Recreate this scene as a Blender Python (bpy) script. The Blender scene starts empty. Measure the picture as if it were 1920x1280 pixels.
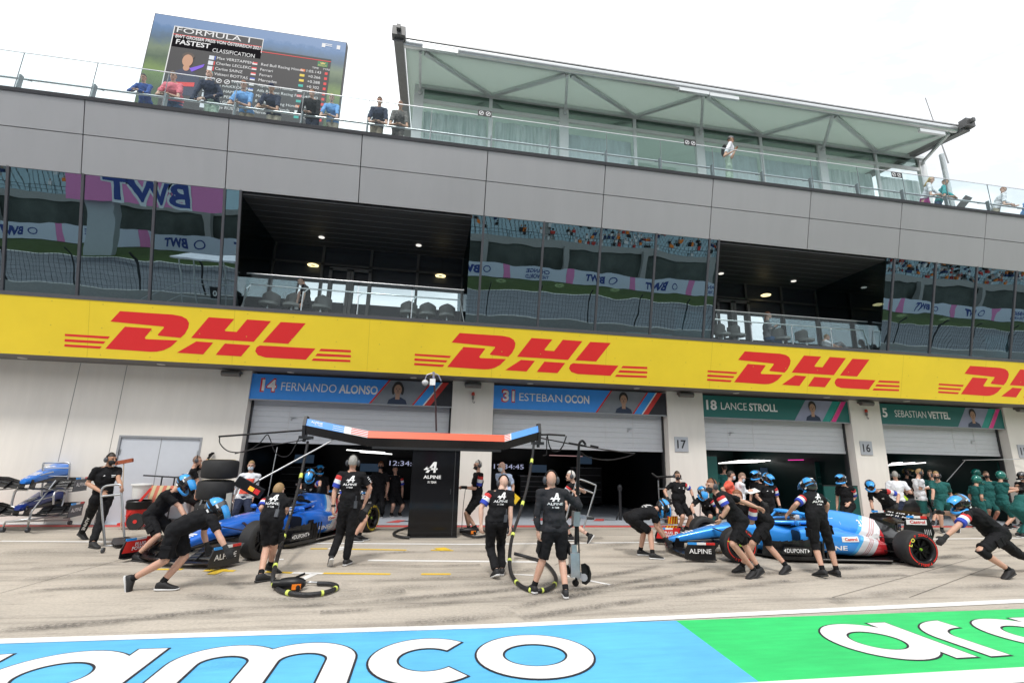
import bpy, bmesh, math, random
from mathutils import Vector, Matrix, noise
random.seed(7)
S = bpy.context.scene
COL = S.collection
rad = math.radians
# ---------------------------------------------------------------- camera
CAM_H, CAM_D, FPX = 1.971, 14.689, 909.26
YAW, TILT, ROLL = rad(9.4577), rad(13.1307), rad(1.4144)
def cam_axes():
    cy, sy, ct, st = math.cos(YAW), math.sin(YAW), math.cos(TILT), math.sin(TILT)
    fwd = Vector((sy*ct, cy*ct, st)); right = Vector((cy, -sy, 0)); up = right.cross(fwd)
    cr, sr = math.cos(ROLL), math.sin(ROLL)
    return right*cr + up*sr, up*cr - right*sr, fwd
RIGHT, UP, FWD = cam_axes()
CPOS = Vector((0, -CAM_D, CAM_H))
cam = bpy.data.cameras.new('camera')
cam.sensor_width = 36.0
cam.lens = FPX/1920*36.0
cam.clip_end = 3000
cam.clip_start = 0.05
camo = bpy.data.objects.new('camera', cam); COL.objects.link(camo)
M3 = Matrix((RIGHT, UP, -FWD)).transposed()
camo.matrix_world = Matrix.Translation(CPOS) @ M3.to_4x4()
S.camera = camo
# ---------------------------------------------------------------- sky, sun, exposure
W = bpy.data.worlds.new('World'); S.world = W; W.use_nodes = True
nt = W.node_tree; nt.nodes.clear()
SUN_EL, SUN_AZ = rad(58), rad(200)
sky = nt.nodes.new('ShaderNodeTexSky'); sky.sky_type = 'NISHITA'; sky.sun_disc = False
sky.sun_elevation = SUN_EL; sky.sun_rotation = SUN_AZ; sky.air_density = 1.0; sky.dust_density = 2.0
tc = nt.nodes.new('ShaderNodeTexCoord')
n1 = nt.nodes.new('ShaderNodeTexNoise'); n1.inputs['Scale'].default_value = 2.1; n1.inputs['Detail'].default_value = 7; n1.inputs['Roughness'].default_value = .62
n1.inputs['Distortion'].default_value = .6
mp = nt.nodes.new('ShaderNodeMapping'); mp.inputs['Scale'].default_value = (1, 1, 2.6)
rp = nt.nodes.new('ShaderNodeValToRGB')
rp.color_ramp.elements[0].position = .36; rp.color_ramp.elements[0].color = (6.7, 7.0, 7.5, 1)
rp.color_ramp.elements[1].position = .60; rp.color_ramp.elements[1].color = (12.3, 12.5, 12.7, 1)
mx = nt.nodes.new('ShaderNodeMix'); mx.data_type = 'RGBA'
rp2 = nt.nodes.new('ShaderNodeValToRGB')
rp2.color_ramp.elements[0].position = .20; rp2.color_ramp.elements[0].color = (.72, .72, .72, 1)
rp2.color_ramp.elements[1].position = .3; rp2.color_ramp.elements[1].color = (1, 1, 1, 1)
bg = nt.nodes.new('ShaderNodeBackground'); bg.inputs['Strength'].default_value = 0.09
wo = nt.nodes.new('ShaderNodeOutputWorld')
L = nt.links.new
L(tc.outputs['Generated'], mp.inputs['Vector']); L(mp.outputs['Vector'], n1.inputs['Vector'])
L(n1.outputs['Fac'], rp.inputs['Fac']); L(n1.outputs['Fac'], rp2.inputs['Fac'])
L(rp2.outputs['Color'], mx.inputs['Factor']); L(sky.outputs['Color'], mx.inputs['A']); L(rp.outputs['Color'], mx.inputs['B'])
L(mx.outputs['Result'], bg.inputs['Color']); L(bg.outputs['Background'], wo.inputs['Surface'])
sl = bpy.data.lights.new('sun', 'SUN'); sl.energy = 1.5; sl.angle = rad(10); sl.color = (1, .965, .91)
so = bpy.data.objects.new('sun', sl); COL.objects.link(so)
sd = Vector((math.sin(SUN_AZ)*math.cos(SUN_EL), math.cos(SUN_AZ)*math.cos(SUN_EL), math.sin(SUN_EL)))
so.rotation_euler = sd.to_track_quat('Z', 'Y').to_euler(); so.location = (0, -10, 40)
S.view_settings.view_transform = 'Standard'
S.view_settings.look = 'None'
S.view_settings.exposure = 0.68
S.view_settings.gamma = 1.0
S.cycles.max_bounces = 8; S.cycles.transparent_max_bounces = 16; S.cycles.caustics_reflective = False; S.cycles.caustics_refractive = False
# ---------------------------------------------------------------- pixel of the photograph -> point of the place
def ray(px, py):
    return RIGHT*((px-960)/FPX) - UP*((py-640)/FPX) + FWD
def at(px, py, Y=0.0):
    d = ray(px, py); return CPOS + d*((Y+CAM_D)/d.y)
def gr(px, py, z=0.0):
    d = ray(px, py); return CPOS + d*((z-CAM_H)/d.z)
def pl(px, py, P, N):
    d = ray(px, py); P = Vector(P); N = Vector(N)
    return CPOS + d*((P-CPOS).dot(N)/d.dot(N))
LN = Vector((0, 1, .25)).normalized()      # the leaning upper facade
LP0 = Vector((0, -.95, 4.115))
def lp(px, py): return pl(px, py, LP0, LN)
def LY(z): return -.95 - .25*(z-4.115)
def LZ(x, z, out=0.0):                      # point on the leaning facade, pushed `out` metres towards the pit lane
    return Vector((x, LY(z), z)) - LN*out
# ---------------------------------------------------------------- materials
MATS = {}
def M(name, col, rough=.55, metal=0.0, var=.08, orand=0.0, scale=6.0, bump=0.0, bscale=60.0, spec=.5, coat=0.0, emit=None, es=1.0, stretch=None, var2=0.0, scale2=.6):
    if name in MATS: return MATS[name]
    m = bpy.data.materials.new(name); m.use_nodes = True
    t = m.node_tree; b = t.nodes['Principled BSDF']
    b.inputs['Roughness'].default_value = rough; b.inputs['Metallic'].default_value = metal
    b.inputs['Specular IOR Level'].default_value = spec; b.inputs['Coat Weight'].default_value = coat
    b.inputs['Base Color'].default_value = (*col, 1)
    c = t.nodes.new('ShaderNodeTexCoord')
    src = c.outputs['Object']
    if stretch:
        mpn = t.nodes.new('ShaderNodeMapping'); mpn.inputs['Scale'].default_value = stretch
        t.links.new(src, mpn.inputs['Vector']); src = mpn.outputs['Vector']
    if var > 0:
        n = t.nodes.new('ShaderNodeTexNoise'); n.inputs['Scale'].default_value = scale; n.inputs['Detail'].default_value = 6; n.inputs['Roughness'].default_value = .65
        t.links.new(src, n.inputs['Vector'])
        r = t.nodes.new('ShaderNodeMapRange'); r.inputs['From Min'].default_value = .25; r.inputs['From Max'].default_value = .75
        r.inputs['To Min'].default_value = 1-var; r.inputs['To Max'].default_value = 1+var
        t.links.new(n.outputs['Fac'], r.inputs['Value'])
        last = r.outputs['Result']
        if var2 > 0:
            n2 = t.nodes.new('ShaderNodeTexNoise'); n2.inputs['Scale'].default_value = scale2; n2.inputs['Detail'].default_value = 4
            t.links.new(c.outputs['Object'], n2.inputs['Vector'])
            r2 = t.nodes.new('ShaderNodeMapRange'); r2.inputs['From Min'].default_value = .3; r2.inputs['From Max'].default_value = .7
            r2.inputs['To Min'].default_value = 1-var2; r2.inputs['To Max'].default_value = 1+var2
            t.links.new(n2.outputs['Fac'], r2.inputs['Value'])
            mm = t.nodes.new('ShaderNodeMath'); mm.operation = 'MULTIPLY'
            t.links.new(last, mm.inputs[0]); t.links.new(r2.outputs['Result'], mm.inputs[1]); last = mm.outputs[0]
        if orand > 0:      # slight difference of tone from panel to panel
            oi = t.nodes.new('ShaderNodeObjectInfo'); r4 = t.nodes.new('ShaderNodeMapRange'); r4.inputs['To Min'].default_value = 1-orand; r4.inputs['To Max'].default_value = 1+orand
            t.links.new(oi.outputs['Random'], r4.inputs['Value']); m4 = t.nodes.new('ShaderNodeMath'); m4.operation = 'MULTIPLY'
            t.links.new(last, m4.inputs[0]); t.links.new(r4.outputs['Result'], m4.inputs[1]); last = m4.outputs[0]
        v = t.nodes.new('ShaderNodeVectorMath'); v.operation = 'SCALE'; v.inputs[0].default_value = col
        t.links.new(last, v.inputs['Scale']); t.links.new(v.outputs[0], b.inputs['Base Color'])
    if bump > 0:
        n3 = t.nodes.new('ShaderNodeTexNoise'); n3.inputs['Scale'].default_value = bscale; n3.inputs['Detail'].default_value = 4
        t.links.new(src, n3.inputs['Vector'])
        bp = t.nodes.new('ShaderNodeBump'); bp.inputs['Strength'].default_value = bump; bp.inputs['Distance'].default_value = .02
        t.links.new(n3.outputs['Fac'], bp.inputs['Height']); t.links.new(bp.outputs['Normal'], b.inputs['Normal'])
    if emit:
        b.inputs['Emission Color'].default_value = (*emit, 1); b.inputs['Emission Strength'].default_value = es
    MATS[name] = m; return m
def glass(name, tint=(.8, .88, .9), refl=.12, rc=(1, 1, 1), rough=.0, wave=0.0, fres=True, wscale=.5):
    if name in MATS: return MATS[name]
    m = bpy.data.materials.new(name); m.use_nodes = True
    t = m.node_tree; t.nodes.clear()
    o = t.nodes.new('ShaderNodeOutputMaterial'); mxs = t.nodes.new('ShaderNodeMixShader')
    tr = t.nodes.new('ShaderNodeBsdfTransparent'); tr.inputs['Color'].default_value = (*tint, 1)
    gl = t.nodes.new('ShaderNodeBsdfGlossy'); gl.inputs['Color'].default_value = (*rc, 1); gl.inputs['Roughness'].default_value = rough
    if fres:
        lw = t.nodes.new('ShaderNodeLayerWeight'); lw.inputs['Blend'].default_value = .35
        ad = t.nodes.new('ShaderNodeMath'); ad.operation = 'ADD'; ad.use_clamp = True; ad.inputs[1].default_value = refl
        ml = t.nodes.new('ShaderNodeMath'); ml.operation = 'MULTIPLY'; ml.inputs[1].default_value = .12
        t.links.new(lw.outputs['Fresnel'], ml.inputs[0]); t.links.new(ml.outputs[0], ad.inputs[0]); t.links.new(ad.outputs[0], mxs.inputs['Fac'])
    else:
        mxs.inputs['Fac'].default_value = refl
    if wave > 0:
        c = t.nodes.new('ShaderNodeTexCoord'); n = t.nodes.new('ShaderNodeTexNoise'); n.inputs['Scale'].default_value = wscale; n.inputs['Detail'].default_value = 1.5
        bp = t.nodes.new('ShaderNodeBump'); bp.inputs['Strength'].default_value = wave; bp.inputs['Distance'].default_value = .05
        t.links.new(c.outputs['Object'], n.inputs['Vector']); t.links.new(n.outputs['Fac'], bp.inputs['Height']); t.links.new(bp.outputs['Normal'], gl.inputs['Normal'])
    t.links.new(tr.outputs[0], mxs.inputs[1]); t.links.new(gl.outputs[0], mxs.inputs[2]); t.links.new(mxs.outputs[0], o.inputs['Surface'])
    MATS[name] = m; return m
# ---------------------------------------------------------------- mesh collecting
def frame_of(d):
    d = Vector(d).normalized()
    a = Vector((0, 0, 1)) if abs(d.z) < .9 else Vector((1, 0, 0))
    u = a.cross(d).normalized(); return u, d.cross(u), d
class MB:
    def __init__(s): s.v = []; s.f = []; s.mi = []; s.m = 0
    def face(s, ids): s.f.append(tuple(ids)); s.mi.append(s.m)
    def add(s, vs, fs):
        o = len(s.v); s.v += [Vector(p) for p in vs]
        for q in fs: s.face([o+i for i in q])
    def poly(s, pts): s.add(pts, [range(len(pts))])
    def box(s, x0, x1, y0, y1, z0, z1):
        s.add([(x0,y0,z0),(x1,y0,z0),(x1,y1,z0),(x0,y1,z0),(x0,y0,z1),(x1,y0,z1),(x1,y1,z1),(x0,y1,z1)],
              [(3,2,1,0),(4,5,6,7),(0,1,5,4),(1,2,6,5),(2,3,7,6),(3,0,4,7)])
    def hexa(s, p):     # 8 points: bottom loop then top loop
        s.add(p, [(3,2,1,0),(4,5,6,7),(0,1,5,4),(1,2,6,5),(2,3,7,6),(3,0,4,7)])
    def obox(s, c, ux, uy, uz):     # half-axis vectors
        c = Vector(c); ux = Vector(ux); uy = Vector(uy); uz = Vector(uz)
        s.hexa([c-ux-uy-uz, c+ux-uy-uz, c+ux+uy-uz, c-ux+uy-uz, c-ux-uy+uz, c+ux-uy+uz, c+ux+uy+uz, c-ux+uy+uz])
    def bar(s, a, b, w, h, upv=(0, 0, 1)):   # rectangular bar from a to b, w wide, h deep along upv
        a = Vector(a); b = Vector(b); d = (b-a).normalized(); uz = Vector(upv); uy = uz.cross(d)
        if uy.length < 1e-4: uy = Vector((1, 0, 0)).cross(d)
        uy.normalize(); uz = d.cross(uy)
        s.obox((a+b)/2, (b-a)/2, uy*w/2, uz*h/2)
    def prism(s, pts, off):
        pts = [Vector(p) for p in pts]; off = Vector(off); n = len(pts)
        o = len(s.v); s.v += pts + [p+off for p in pts]
        s.face([o+i for i in range(n)]); s.face([o+n+i for i in reversed(range(n))])
        for i in range(n):
            j = (i+1) % n; s.face((o+j, o+i, o+n+i, o+n+j))
    def loft(s, rings, caps=True, closed=True):
        o = len(s.v); n = len(rings[0])
        for r in rings: s.v += [Vector(p) for p in r]
        for k in range(len(rings)-1):
            for i in range(n if closed else n-1):
                j = (i+1) % n
                s.face((o+k*n+i, o+k*n+j, o+(k+1)*n+j, o+(k+1)*n+i))
        if caps:
            s.face([o+i for i in reversed(range(n))]); s.face([o+(len(rings)-1)*n+i for i in range(n)])
    def cyl(s, a, b, r0, r1=None, n=10, caps=True):
        r1 = r0 if r1 is None else r1
        a = Vector(a); b = Vector(b); u, v, d = frame_of(b-a)
        s.loft([[p + (u*math.cos(t)+v*math.sin(t))*r for t in [2*math.pi*i/n for i in range(n)]] for p, r in ((a, r0), (b, r1))], caps)
    def tube(s, pts, r, n=8, caps=True):
        pts = [Vector(p) for p in pts]; rs = r if isinstance(r, (list, tuple)) else [r]*len(pts)
        rings = []; u = None
        for i, p in enumerate(pts):
            d = (pts[min(i+1, len(pts)-1)]-pts[max(i-1, 0)]).normalized()
            if u is None: u, v, _ = frame_of(d)
            else:
                u = (u - d*u.dot(d)); u = u.normalized() if u.length > 1e-5 else frame_of(d)[0]
                v = d.cross(u)
            rings.append([p + (u*math.cos(2*math.pi*k/n)+v*math.sin(2*math.pi*k/n))*rs[i] for k in range(n)])
        s.loft(rings, caps)
    def lathe(s, c, axis, prof, n=24, caps=False):   # prof: (along, radius)
        c = Vector(c); u, v, d = frame_of(axis)
        s.loft([[c + d*a + (u*math.cos(2*math.pi*k/n)+v*math.sin(2*math.pi*k/n))*r for k in range(n)] for a, r in prof], caps)
    def ball(s, c, r, seg=12, rings=8, rot=None):
        c = Vector(c); r = Vector(r) if hasattr(r, '__len__') else Vector((r, r, r))
        o = len(s.v)
        def P(th, ph):
            q = Vector((math.sin(th)*math.cos(ph)*r.x, math.sin(th)*math.sin(ph)*r.y, math.cos(th)*r.z))
            return c + (rot @ q if rot is not None else q)
        s.v.append(P(0, 0))
        for i in range(1, rings):
            for j in range(seg): s.v.append(P(math.pi*i/rings, 2*math.pi*j/seg))
        s.v.append(P(math.pi, 0)); e = len(s.v)-1
        for j in range(seg):
            k = (j+1) % seg
            s.face((o, o+1+j, o+1+k)); s.face((e, o+1+(rings-2)*seg+k, o+1+(rings-2)*seg+j))
        for i in range(rings-2):
            for j in range(seg):
                k = (j+1) % seg; a = o+1+i*seg
                s.face((a+j, a+seg+j, a+seg+k, a+k))
    def cap2(s, a, b, r0, r1, n=10):     # tapered capsule
        a = Vector(a); b = Vector(b); u, v, d = frame_of(b-a); rings = []
        for t in (-.97, -.7, -.35, 0): rings.append((a + d*t*r0, r0*math.sqrt(1-t*t)))
        for t in (0, .35, .7, .97): rings.append((b + d*t*r1, r1*math.sqrt(1-t*t)))
        s.loft([[p + (u*math.cos(2*math.pi*k/n)+v*math.sin(2*math.pi*k/n))*r for k in range(n)] for p, r in rings], True)
    def text(s, txt, o, u, v, h, w=None, bold=0.0, shear=0.0, align='L', wide=1.0):
        """flat lettering: o = baseline start, u / v unit directions, h = cap height, w = total width"""
        vs, fs, wd = glyphs(txt, bold, shear)
        sx = h*wide if w is None else w/wd
        o = Vector(o); u = Vector(u); v = Vector(v)
        ox = 0 if align == 'L' else (-wd*sx/2 if align == 'C' else -wd*sx)
        s.add([o + u*(x*sx+ox) + v*(y*h) for x, y in vs], fs)
    def build(s, name, mats, parent=None, smooth=None, local=False):
        me = bpy.data.meshes.new(name)
        vs = s.v
        if parent is not None and not local:
            inv = root_matrix(parent).inverted(); vs = [inv @ p for p in vs]
        org = None
        if parent is None and not local and vs:
            lo = Vector((min(p.x for p in vs), min(p.y for p in vs), min(p.z for p in vs))); hi = Vector((max(p.x for p in vs), max(p.y for p in vs), max(p.z for p in vs)))
            org = Vector(((lo.x+hi.x)/2, (lo.y+hi.y)/2, lo.z)); vs = [p-org for p in vs]
        me.from_pydata([tuple(p) for p in vs], [], s.f)
        mats = mats if isinstance(mats, (list, tuple)) else [mats]
        for m in mats: me.materials.append(m)
        if len(mats) > 1: me.polygons.foreach_set('material_index', s.mi)
        if smooth:
            me.polygons.foreach_set('use_smooth', [True]*len(me.polygons)); me.set_sharp_from_angle(angle=rad(smooth))
        o = bpy.data.objects.new(name, me); COL.objects.link(o)
        if parent is not None: o.parent = parent
        elif org is not None: o.location = org
        return o
def root_matrix(o):
    while o.parent is not None: o = o.parent
    return Matrix.Translation(o.location) @ o.rotation_euler.to_matrix().to_4x4()
GL = {}
def glyphs(txt, bold=0.0, shear=0.0):
    key = (txt, bold, shear)
    if key in GL: return GL[key]
    cu = bpy.data.curves.new('t', 'FONT'); cu.body = txt; cu.size = 1.0; cu.offset = bold; cu.shear = shear; cu.resolution_u = 3
    ob = bpy.data.objects.new('t', cu); me = bpy.data.meshes.new_from_object(ob)
    vs = [(p.co.x, p.co.y) for p in me.vertices]; fs = [tuple(p.vertices) for p in me.polygons]
    bpy.data.objects.remove(ob); bpy.data.meshes.remove(me); bpy.data.curves.remove(cu)
    x0 = min(x for x, y in vs); x1 = max(x for x, y in vs)
    vs = [((x-x0)/.69, y/.69) for x, y in vs]          # cap height of the built-in face is about .69
    GL[key] = (vs, fs, (x1-x0)/.69); return GL[key]
def tag(o, label, cat, group=None, kind=None):
    if label: o['label'] = label
    if cat: o['category'] = cat
    if group: o['group'] = group
    if kind: o['kind'] = kind
    return o
def thing(name, label, cat, loc=(0, 0, 0), rz=0.0, group=None):
    o = bpy.data.objects.new(name, None); COL.objects.link(o); o.empty_display_size = .2
    o.location = loc; o.rotation_euler = (0, 0, rz)
    return tag(o, label, cat, group)
def copy_tree(o, parent=None):
    c = o.copy(); COL.objects.link(c)
    if parent is not None: c.parent = parent
    for ch in list(o.children): copy_tree(ch, c)
    return c
def struct(o, ): o['kind'] = 'structure'; return o
# common materials
BLACKC = M('black_cloth', (.0075, .0075, .009), .85, spec=.25, var=.35, scale=14, bump=.25, bscale=26)
STEEL = M('steel', (.55, .56, .57), .32, 1.0, var=.1)
DARKM = M('dark_metal', (.03, .032, .035), .45, .3)
BLACKP = M('black_plastic', (.008, .008, .009), .4, spec=.3)
WHITE = M('white_paint', (.8, .8, .79), .5, var=.04)
RED = M('red_paint', (.62, .03, .025), .4, var=.06)
BLUE = M('blue_paint', (.02, .13, .62), .4, var=.06)
LBLUE = M('light_blue_paint', (.03, .3, .78), .35, var=.05)
YEL = M('yellow_paint', (.83, .55, .02), .5, var=.05)
def membrane(name, col, tr):
    m = bpy.data.materials.new(name); m.use_nodes = True; t = m.node_tree; l = t.links.new
    b = t.nodes['Principled BSDF']; b.inputs['Base Color'].default_value = (*col, 1); b.inputs['Roughness'].default_value = .6
    x = t.nodes.new('ShaderNodeBsdfTranslucent'); x.inputs['Color'].default_value = (*tr, 1); mxs = t.nodes.new('ShaderNodeMixShader'); mxs.inputs['Fac'].default_value = .55
    l(b.outputs[0], mxs.inputs[1]); l(x.outputs[0], mxs.inputs[2]); l(mxs.outputs[0], t.nodes['Material Output'].inputs['Surface']); return m
LETW = M('white_lettering', (.82, .82, .82), .5, var=0)
# ================================================================ GROUND
def ground_mat(name, base, marks=True):
    m = bpy.data.materials.new(name); m.use_nodes = True; t = m.node_tree; b = t.nodes['Principled BSDF']; b.inputs['Roughness'].default_value = .85
    c = t.nodes.new('ShaderNodeTexCoord'); l = t.links.new
    def nz(scale, detail, stretch=(1, 1, 1), rough=.6):
        mpn = t.nodes.new('ShaderNodeMapping'); mpn.inputs['Scale'].default_value = stretch; l(c.outputs['Object'], mpn.inputs['Vector'])
        n = t.nodes.new('ShaderNodeTexNoise'); n.inputs['Scale'].default_value = scale; n.inputs['Detail'].default_value = detail; n.inputs['Roughness'].default_value = rough
        l(mpn.outputs['Vector'], n.inputs['Vector']); return n.outputs['Fac']
    def rng(v, a, bb, lo, hi):
        r = t.nodes.new('ShaderNodeMapRange'); r.inputs['From Min'].default_value = a; r.inputs['From Max'].default_value = bb; r.inputs['To Min'].default_value = lo; r.inputs['To Max'].default_value = hi
        l(v, r.inputs['Value']); return r.outputs['Result']
    def mul(x, y):
        q = t.nodes.new('ShaderNodeMath'); q.operation = 'MULTIPLY'; l(x, q.inputs[0]); l(y, q.inputs[1]); return q.outputs[0]
    f = mul(rng(nz(.55, 5), .3, .7, .86, 1.1), rng(nz(26, 4, rough=.7), .25, .75, .78, 1.16))
    if marks:   # rubber streaks running along the lane, and oil blots
        st = rng(nz(1.0, 7, (.22, 2.6, 1), .7), .50, .72, 1.0, .52)
        st2 = rng(nz(2.3, 8, (.35, 4.5, 1), .75), .58, .72, 1.0, .45)
        f = mul(mul(f, st), mul(st2, rng(nz(1.7, 6, rough=.75), .60, .74, 1, .72)))
    v = t.nodes.new('ShaderNodeVectorMath'); v.operation = 'SCALE'; v.inputs[0].default_value = base
    l(f, v.inputs['Scale']); l(v.outputs[0], b.inputs['Base Color'])
    bp = t.nodes.new('ShaderNodeBump'); bp.inputs['Strength'].default_value = .25; bp.inputs['Distance'].default_value = .01
    l(nz(90, 3), bp.inputs['Height']); l(bp.outputs['Normal'], b.inputs['Normal'])
    return m
CONC = ground_mat('concrete_apron', (.46, .412, .35))
ASPH = ground_mat('track_asphalt', (.135, .145, .165), True)
def sheet(name, x0, x1, y0, y1, z, mat, kind='structure'):
    b = MB(); b.poly([(x0, y0, z), (x1, y0, z), (x1, y1, z), (x0, y1, z)]); o = b.build(name, mat); o['kind'] = kind; return o
sheet('ground', -900, 900, -900, 900, -.03, ground_mat('ground_base', (.12, .13, .09), False))
sheet('pit_apron', -60, 90, -10.42, -.12, 0, CONC)
sheet('track', -260, 260, -44.2, -10.42, 0, ASPH)
PAINTB = M('sky_blue_road_paint', (.105, .44, .76), .6, var=.13, scale=5, bump=.2, bscale=90, var2=.10, scale2=.9, stretch=(.35, 2.2, 1))
PAINTG = M('green_road_paint', (.03, .56, .15), .6, var=.13, scale=5, bump=.2, bscale=90, var2=.10, scale2=.9, stretch=(.35, 2.2, 1))
PAINTW = M('white_road_paint', (.76, .75, .73), .6, var=.12, scale=9, bump=.15, bscale=90)
PAINTY = M('yellow_road_paint', (.74, .50, .04), .6, var=.14, scale=14)
PAINTR = M('red_road_paint', (.60, .09, .085), .6, var=.1, scale=9)
PAINTK = M('black_road_paint', (.02, .02, .03), .6, var=.2, scale=20)
b = MB(); b.poly([(-40, -10.15, .004), (3.13, -10.15, .004), (3.21, -8.44, .004), (-40, -8.32, .004)]); b.build('blue_lane_paint', PAINTB)['kind'] = 'structure'
b = MB(); b.poly([(3.13, -10.15, .004), (60, -10.15, .004), (60, -8.3, .004), (3.21, -8.44, .004)]); b.build('green_lane_paint', PAINTG)['kind'] = 'structure'
b = MB()
b.poly([(-40, -8.36, .008), (1, -8.5, .008), (9, -8.17, .008), (60, -8.12, .008), (60, -8.02, .008), (9, -8.0, .008), (1, -8.36, .008), (-40, -8.16, .008)])
b.poly([(-40, -10.42, .008), (60, -10.42, .008), (60, -10.13, .008), (-40, -10.13, .008)])
def gline(b, p, q, w, z=.004):      # painted line between two ground pixels, w metres wide
    a = gr(*p); c = gr(*q); d = (c-a).normalized(); n = Vector((-d.y, d.x, 0))*w/2
    up = Vector((0, 0, z)); b.poly([a-n+up, c-n+up, c+n+up, a+n+up])
gline(b, (0, 1014), (880, 1020), .12); gline(b, (880, 1020), (1920, 1008), .12)
gline(b, (690, 1050), (1010, 1053), .13); gline(b, (548, 1073.5), (606, 1074.5), .1); gline(b, (563, 1087), (590, 1075), .12)
gline(b, (960, 1076), (1000, 1078), .07); gline(b, (1050, 1077), (1145, 1096), .07); gline(b, (505, 1049), (532, 1048), .1); gline(b, (615, 1028), (650, 1028.5), .1)
gline(b, (632, 1025), (640, 1031), .3)
o = b.build('white_road_markings', PAINTW); o['kind'] = 'structure'
b = MB()
gline(b, (582, 1028.5), (614, 1028.5), .1, .005); gline(b, (651, 1029), (762, 1031), .1, .005); gline(b, (808, 1031), (850, 1032), .1, .005)
gline(b, (498, 1071.5), (548, 1073.5), .1, .005); gline(b, (606, 1074.5), (732, 1076), .1, .005); gline(b, (790, 1076), (845, 1076), .1, .005)
gline(b, (824, 1027), (836, 1032), .25, .009)
gline(b, (290, 1067), (342, 1067), .1, .005); gline(b, (383, 1069), (440, 1070), .12, .005); gline(b, (395, 1077), (420, 1067), .15, .009)
b.build('yellow_road_markings', PAINTY)['kind'] = 'structure'
b = MB(); b.poly([(-60, -.52, .004), (60, -.52, .004), (60, -.2, .004), (-60, -.2, .004)])
b.build('red_threshold_line', PAINTR)['kind'] = 'structure'
# painted letters: thick strokes with a black outline below a white one
def stroke(b, pts, w, z, close=False):
    P = []
    for x, y in pts:
        if not P or (Vector((x, y))-P[-1]).length > 1e-3: P.append(Vector((x, y)))
    n = len(P); Lf = []; Rt = []
    for i in range(n):
        if close: d0 = (P[i]-P[i-1]).normalized(); d1 = (P[(i+1) % n]-P[i]).normalized()
        else:
            d0 = (P[i]-P[i-1]).normalized() if i > 0 else (P[1]-P[0]).normalized()
            d1 = (P[i+1]-P[i]).normalized() if i < n-1 else d0
        t = (d0+d1); t = t.normalized() if t.length > 1e-4 else d0
        nn = Vector((-t.y, t.x)); k = w/2/max(.45, nn.dot(Vector((-d0.y, d0.x))))
        Lf.append(P[i]+nn*k); Rt.append(P[i]-nn*k)
    for i in range(n if close else n-1):
        j = (i+1) % n
        b.poly([(Lf[i].x, Lf[i].y, z), (Rt[i].x, Rt[i].y, z), (Rt[j].x, Rt[j].y, z), (Lf[j].x, Lf[j].y, z)])
def arc(cx, cy, rx, ry, a0, a1, n=28):
    return [(cx+rx*math.cos(rad(a0+(a1-a0)*i/n)), cy+ry*math.sin(rad(a0+(a1-a0)*i/n))) for i in range(n+1)]
LT, LB, SW = -8.78, -9.86, .26        # tops, bottoms, stroke width of the painted letters
MID, HY = (LT+LB)/2, (LT-LB)/2-SW/2
def letter(ch, x0, x1):
    cx = (x0+x1)/2; hx = (x1-x0)/2-SW/2
    if ch == 'o': return [(arc(cx, MID, hx, HY, 0, 360, 44)[:-1], True)]
    if ch == 'c': return [(arc(cx+.02, MID, hx, HY, 48, 312, 36), False)]
    if ch == 'a': return [(arc(cx-.06, MID, hx-.05, HY, 0, 360, 40)[:-1], True), ([(x1-SW/2, LT), (x1-SW/2, LB)], False)]
    if ch == 'r': return [([(x0+SW/2, LB)] + arc(x1-.02, MID, (x1-x0)-SW/2, HY, 180, 92, 16), False)]
    if ch == 'm':
        q = (x1-x0-SW)/2; r = q/2
        A = [(x0+SW/2, LB), (x0+SW/2, MID+.1)] + arc(x0+SW/2+r, MID+.1, r, HY-.1, 180, 0, 18) + [(x0+SW/2+q, LB)]
        B = arc(x0+SW/2+q+r, MID+.1, r, HY-.1, 180, 0, 18) + [(x1-SW/2, LB)]
        return [(A, False), (B, False)]
bk = MB(); wh = MB(); zi = 0
for ch, x0, x1 in (('r', -4.35, -3.72), ('a', -3.62, -2.42), ('m', -2.24, -.56), ('c', -.44, .66), ('o', .62, 1.8),
                   ('a', 4.66, 5.88), ('r', 6.05, 6.72), ('a', 6.86, 8.06), ('m', 8.24, 9.9), ('c', 10.02, 11.1), ('o', 11.15, 12.3)):
    for pts, cl in letter(ch, x0, x1):
        ext = pts
        if not cl:
            a, c = Vector(pts[0]), Vector(pts[1]); d = (a-c).normalized()*.022; e, g = Vector(pts[-1]), Vector(pts[-2]); k = (e-g).normalized()*.022
            ext = [tuple(a+d)] + list(pts[1:-1]) + [tuple(e+k)]
        stroke(bk, ext, SW+.044, .0075+zi*.0004, cl); stroke(wh, pts, SW, .0105+zi*.0004, cl); zi = (zi+1) % 7
bk.build('black_letter_outline', PAINTK)['kind'] = 'structure'
wh.build('white_painted_letters', PAINTW)['kind'] = 'structure'
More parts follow.
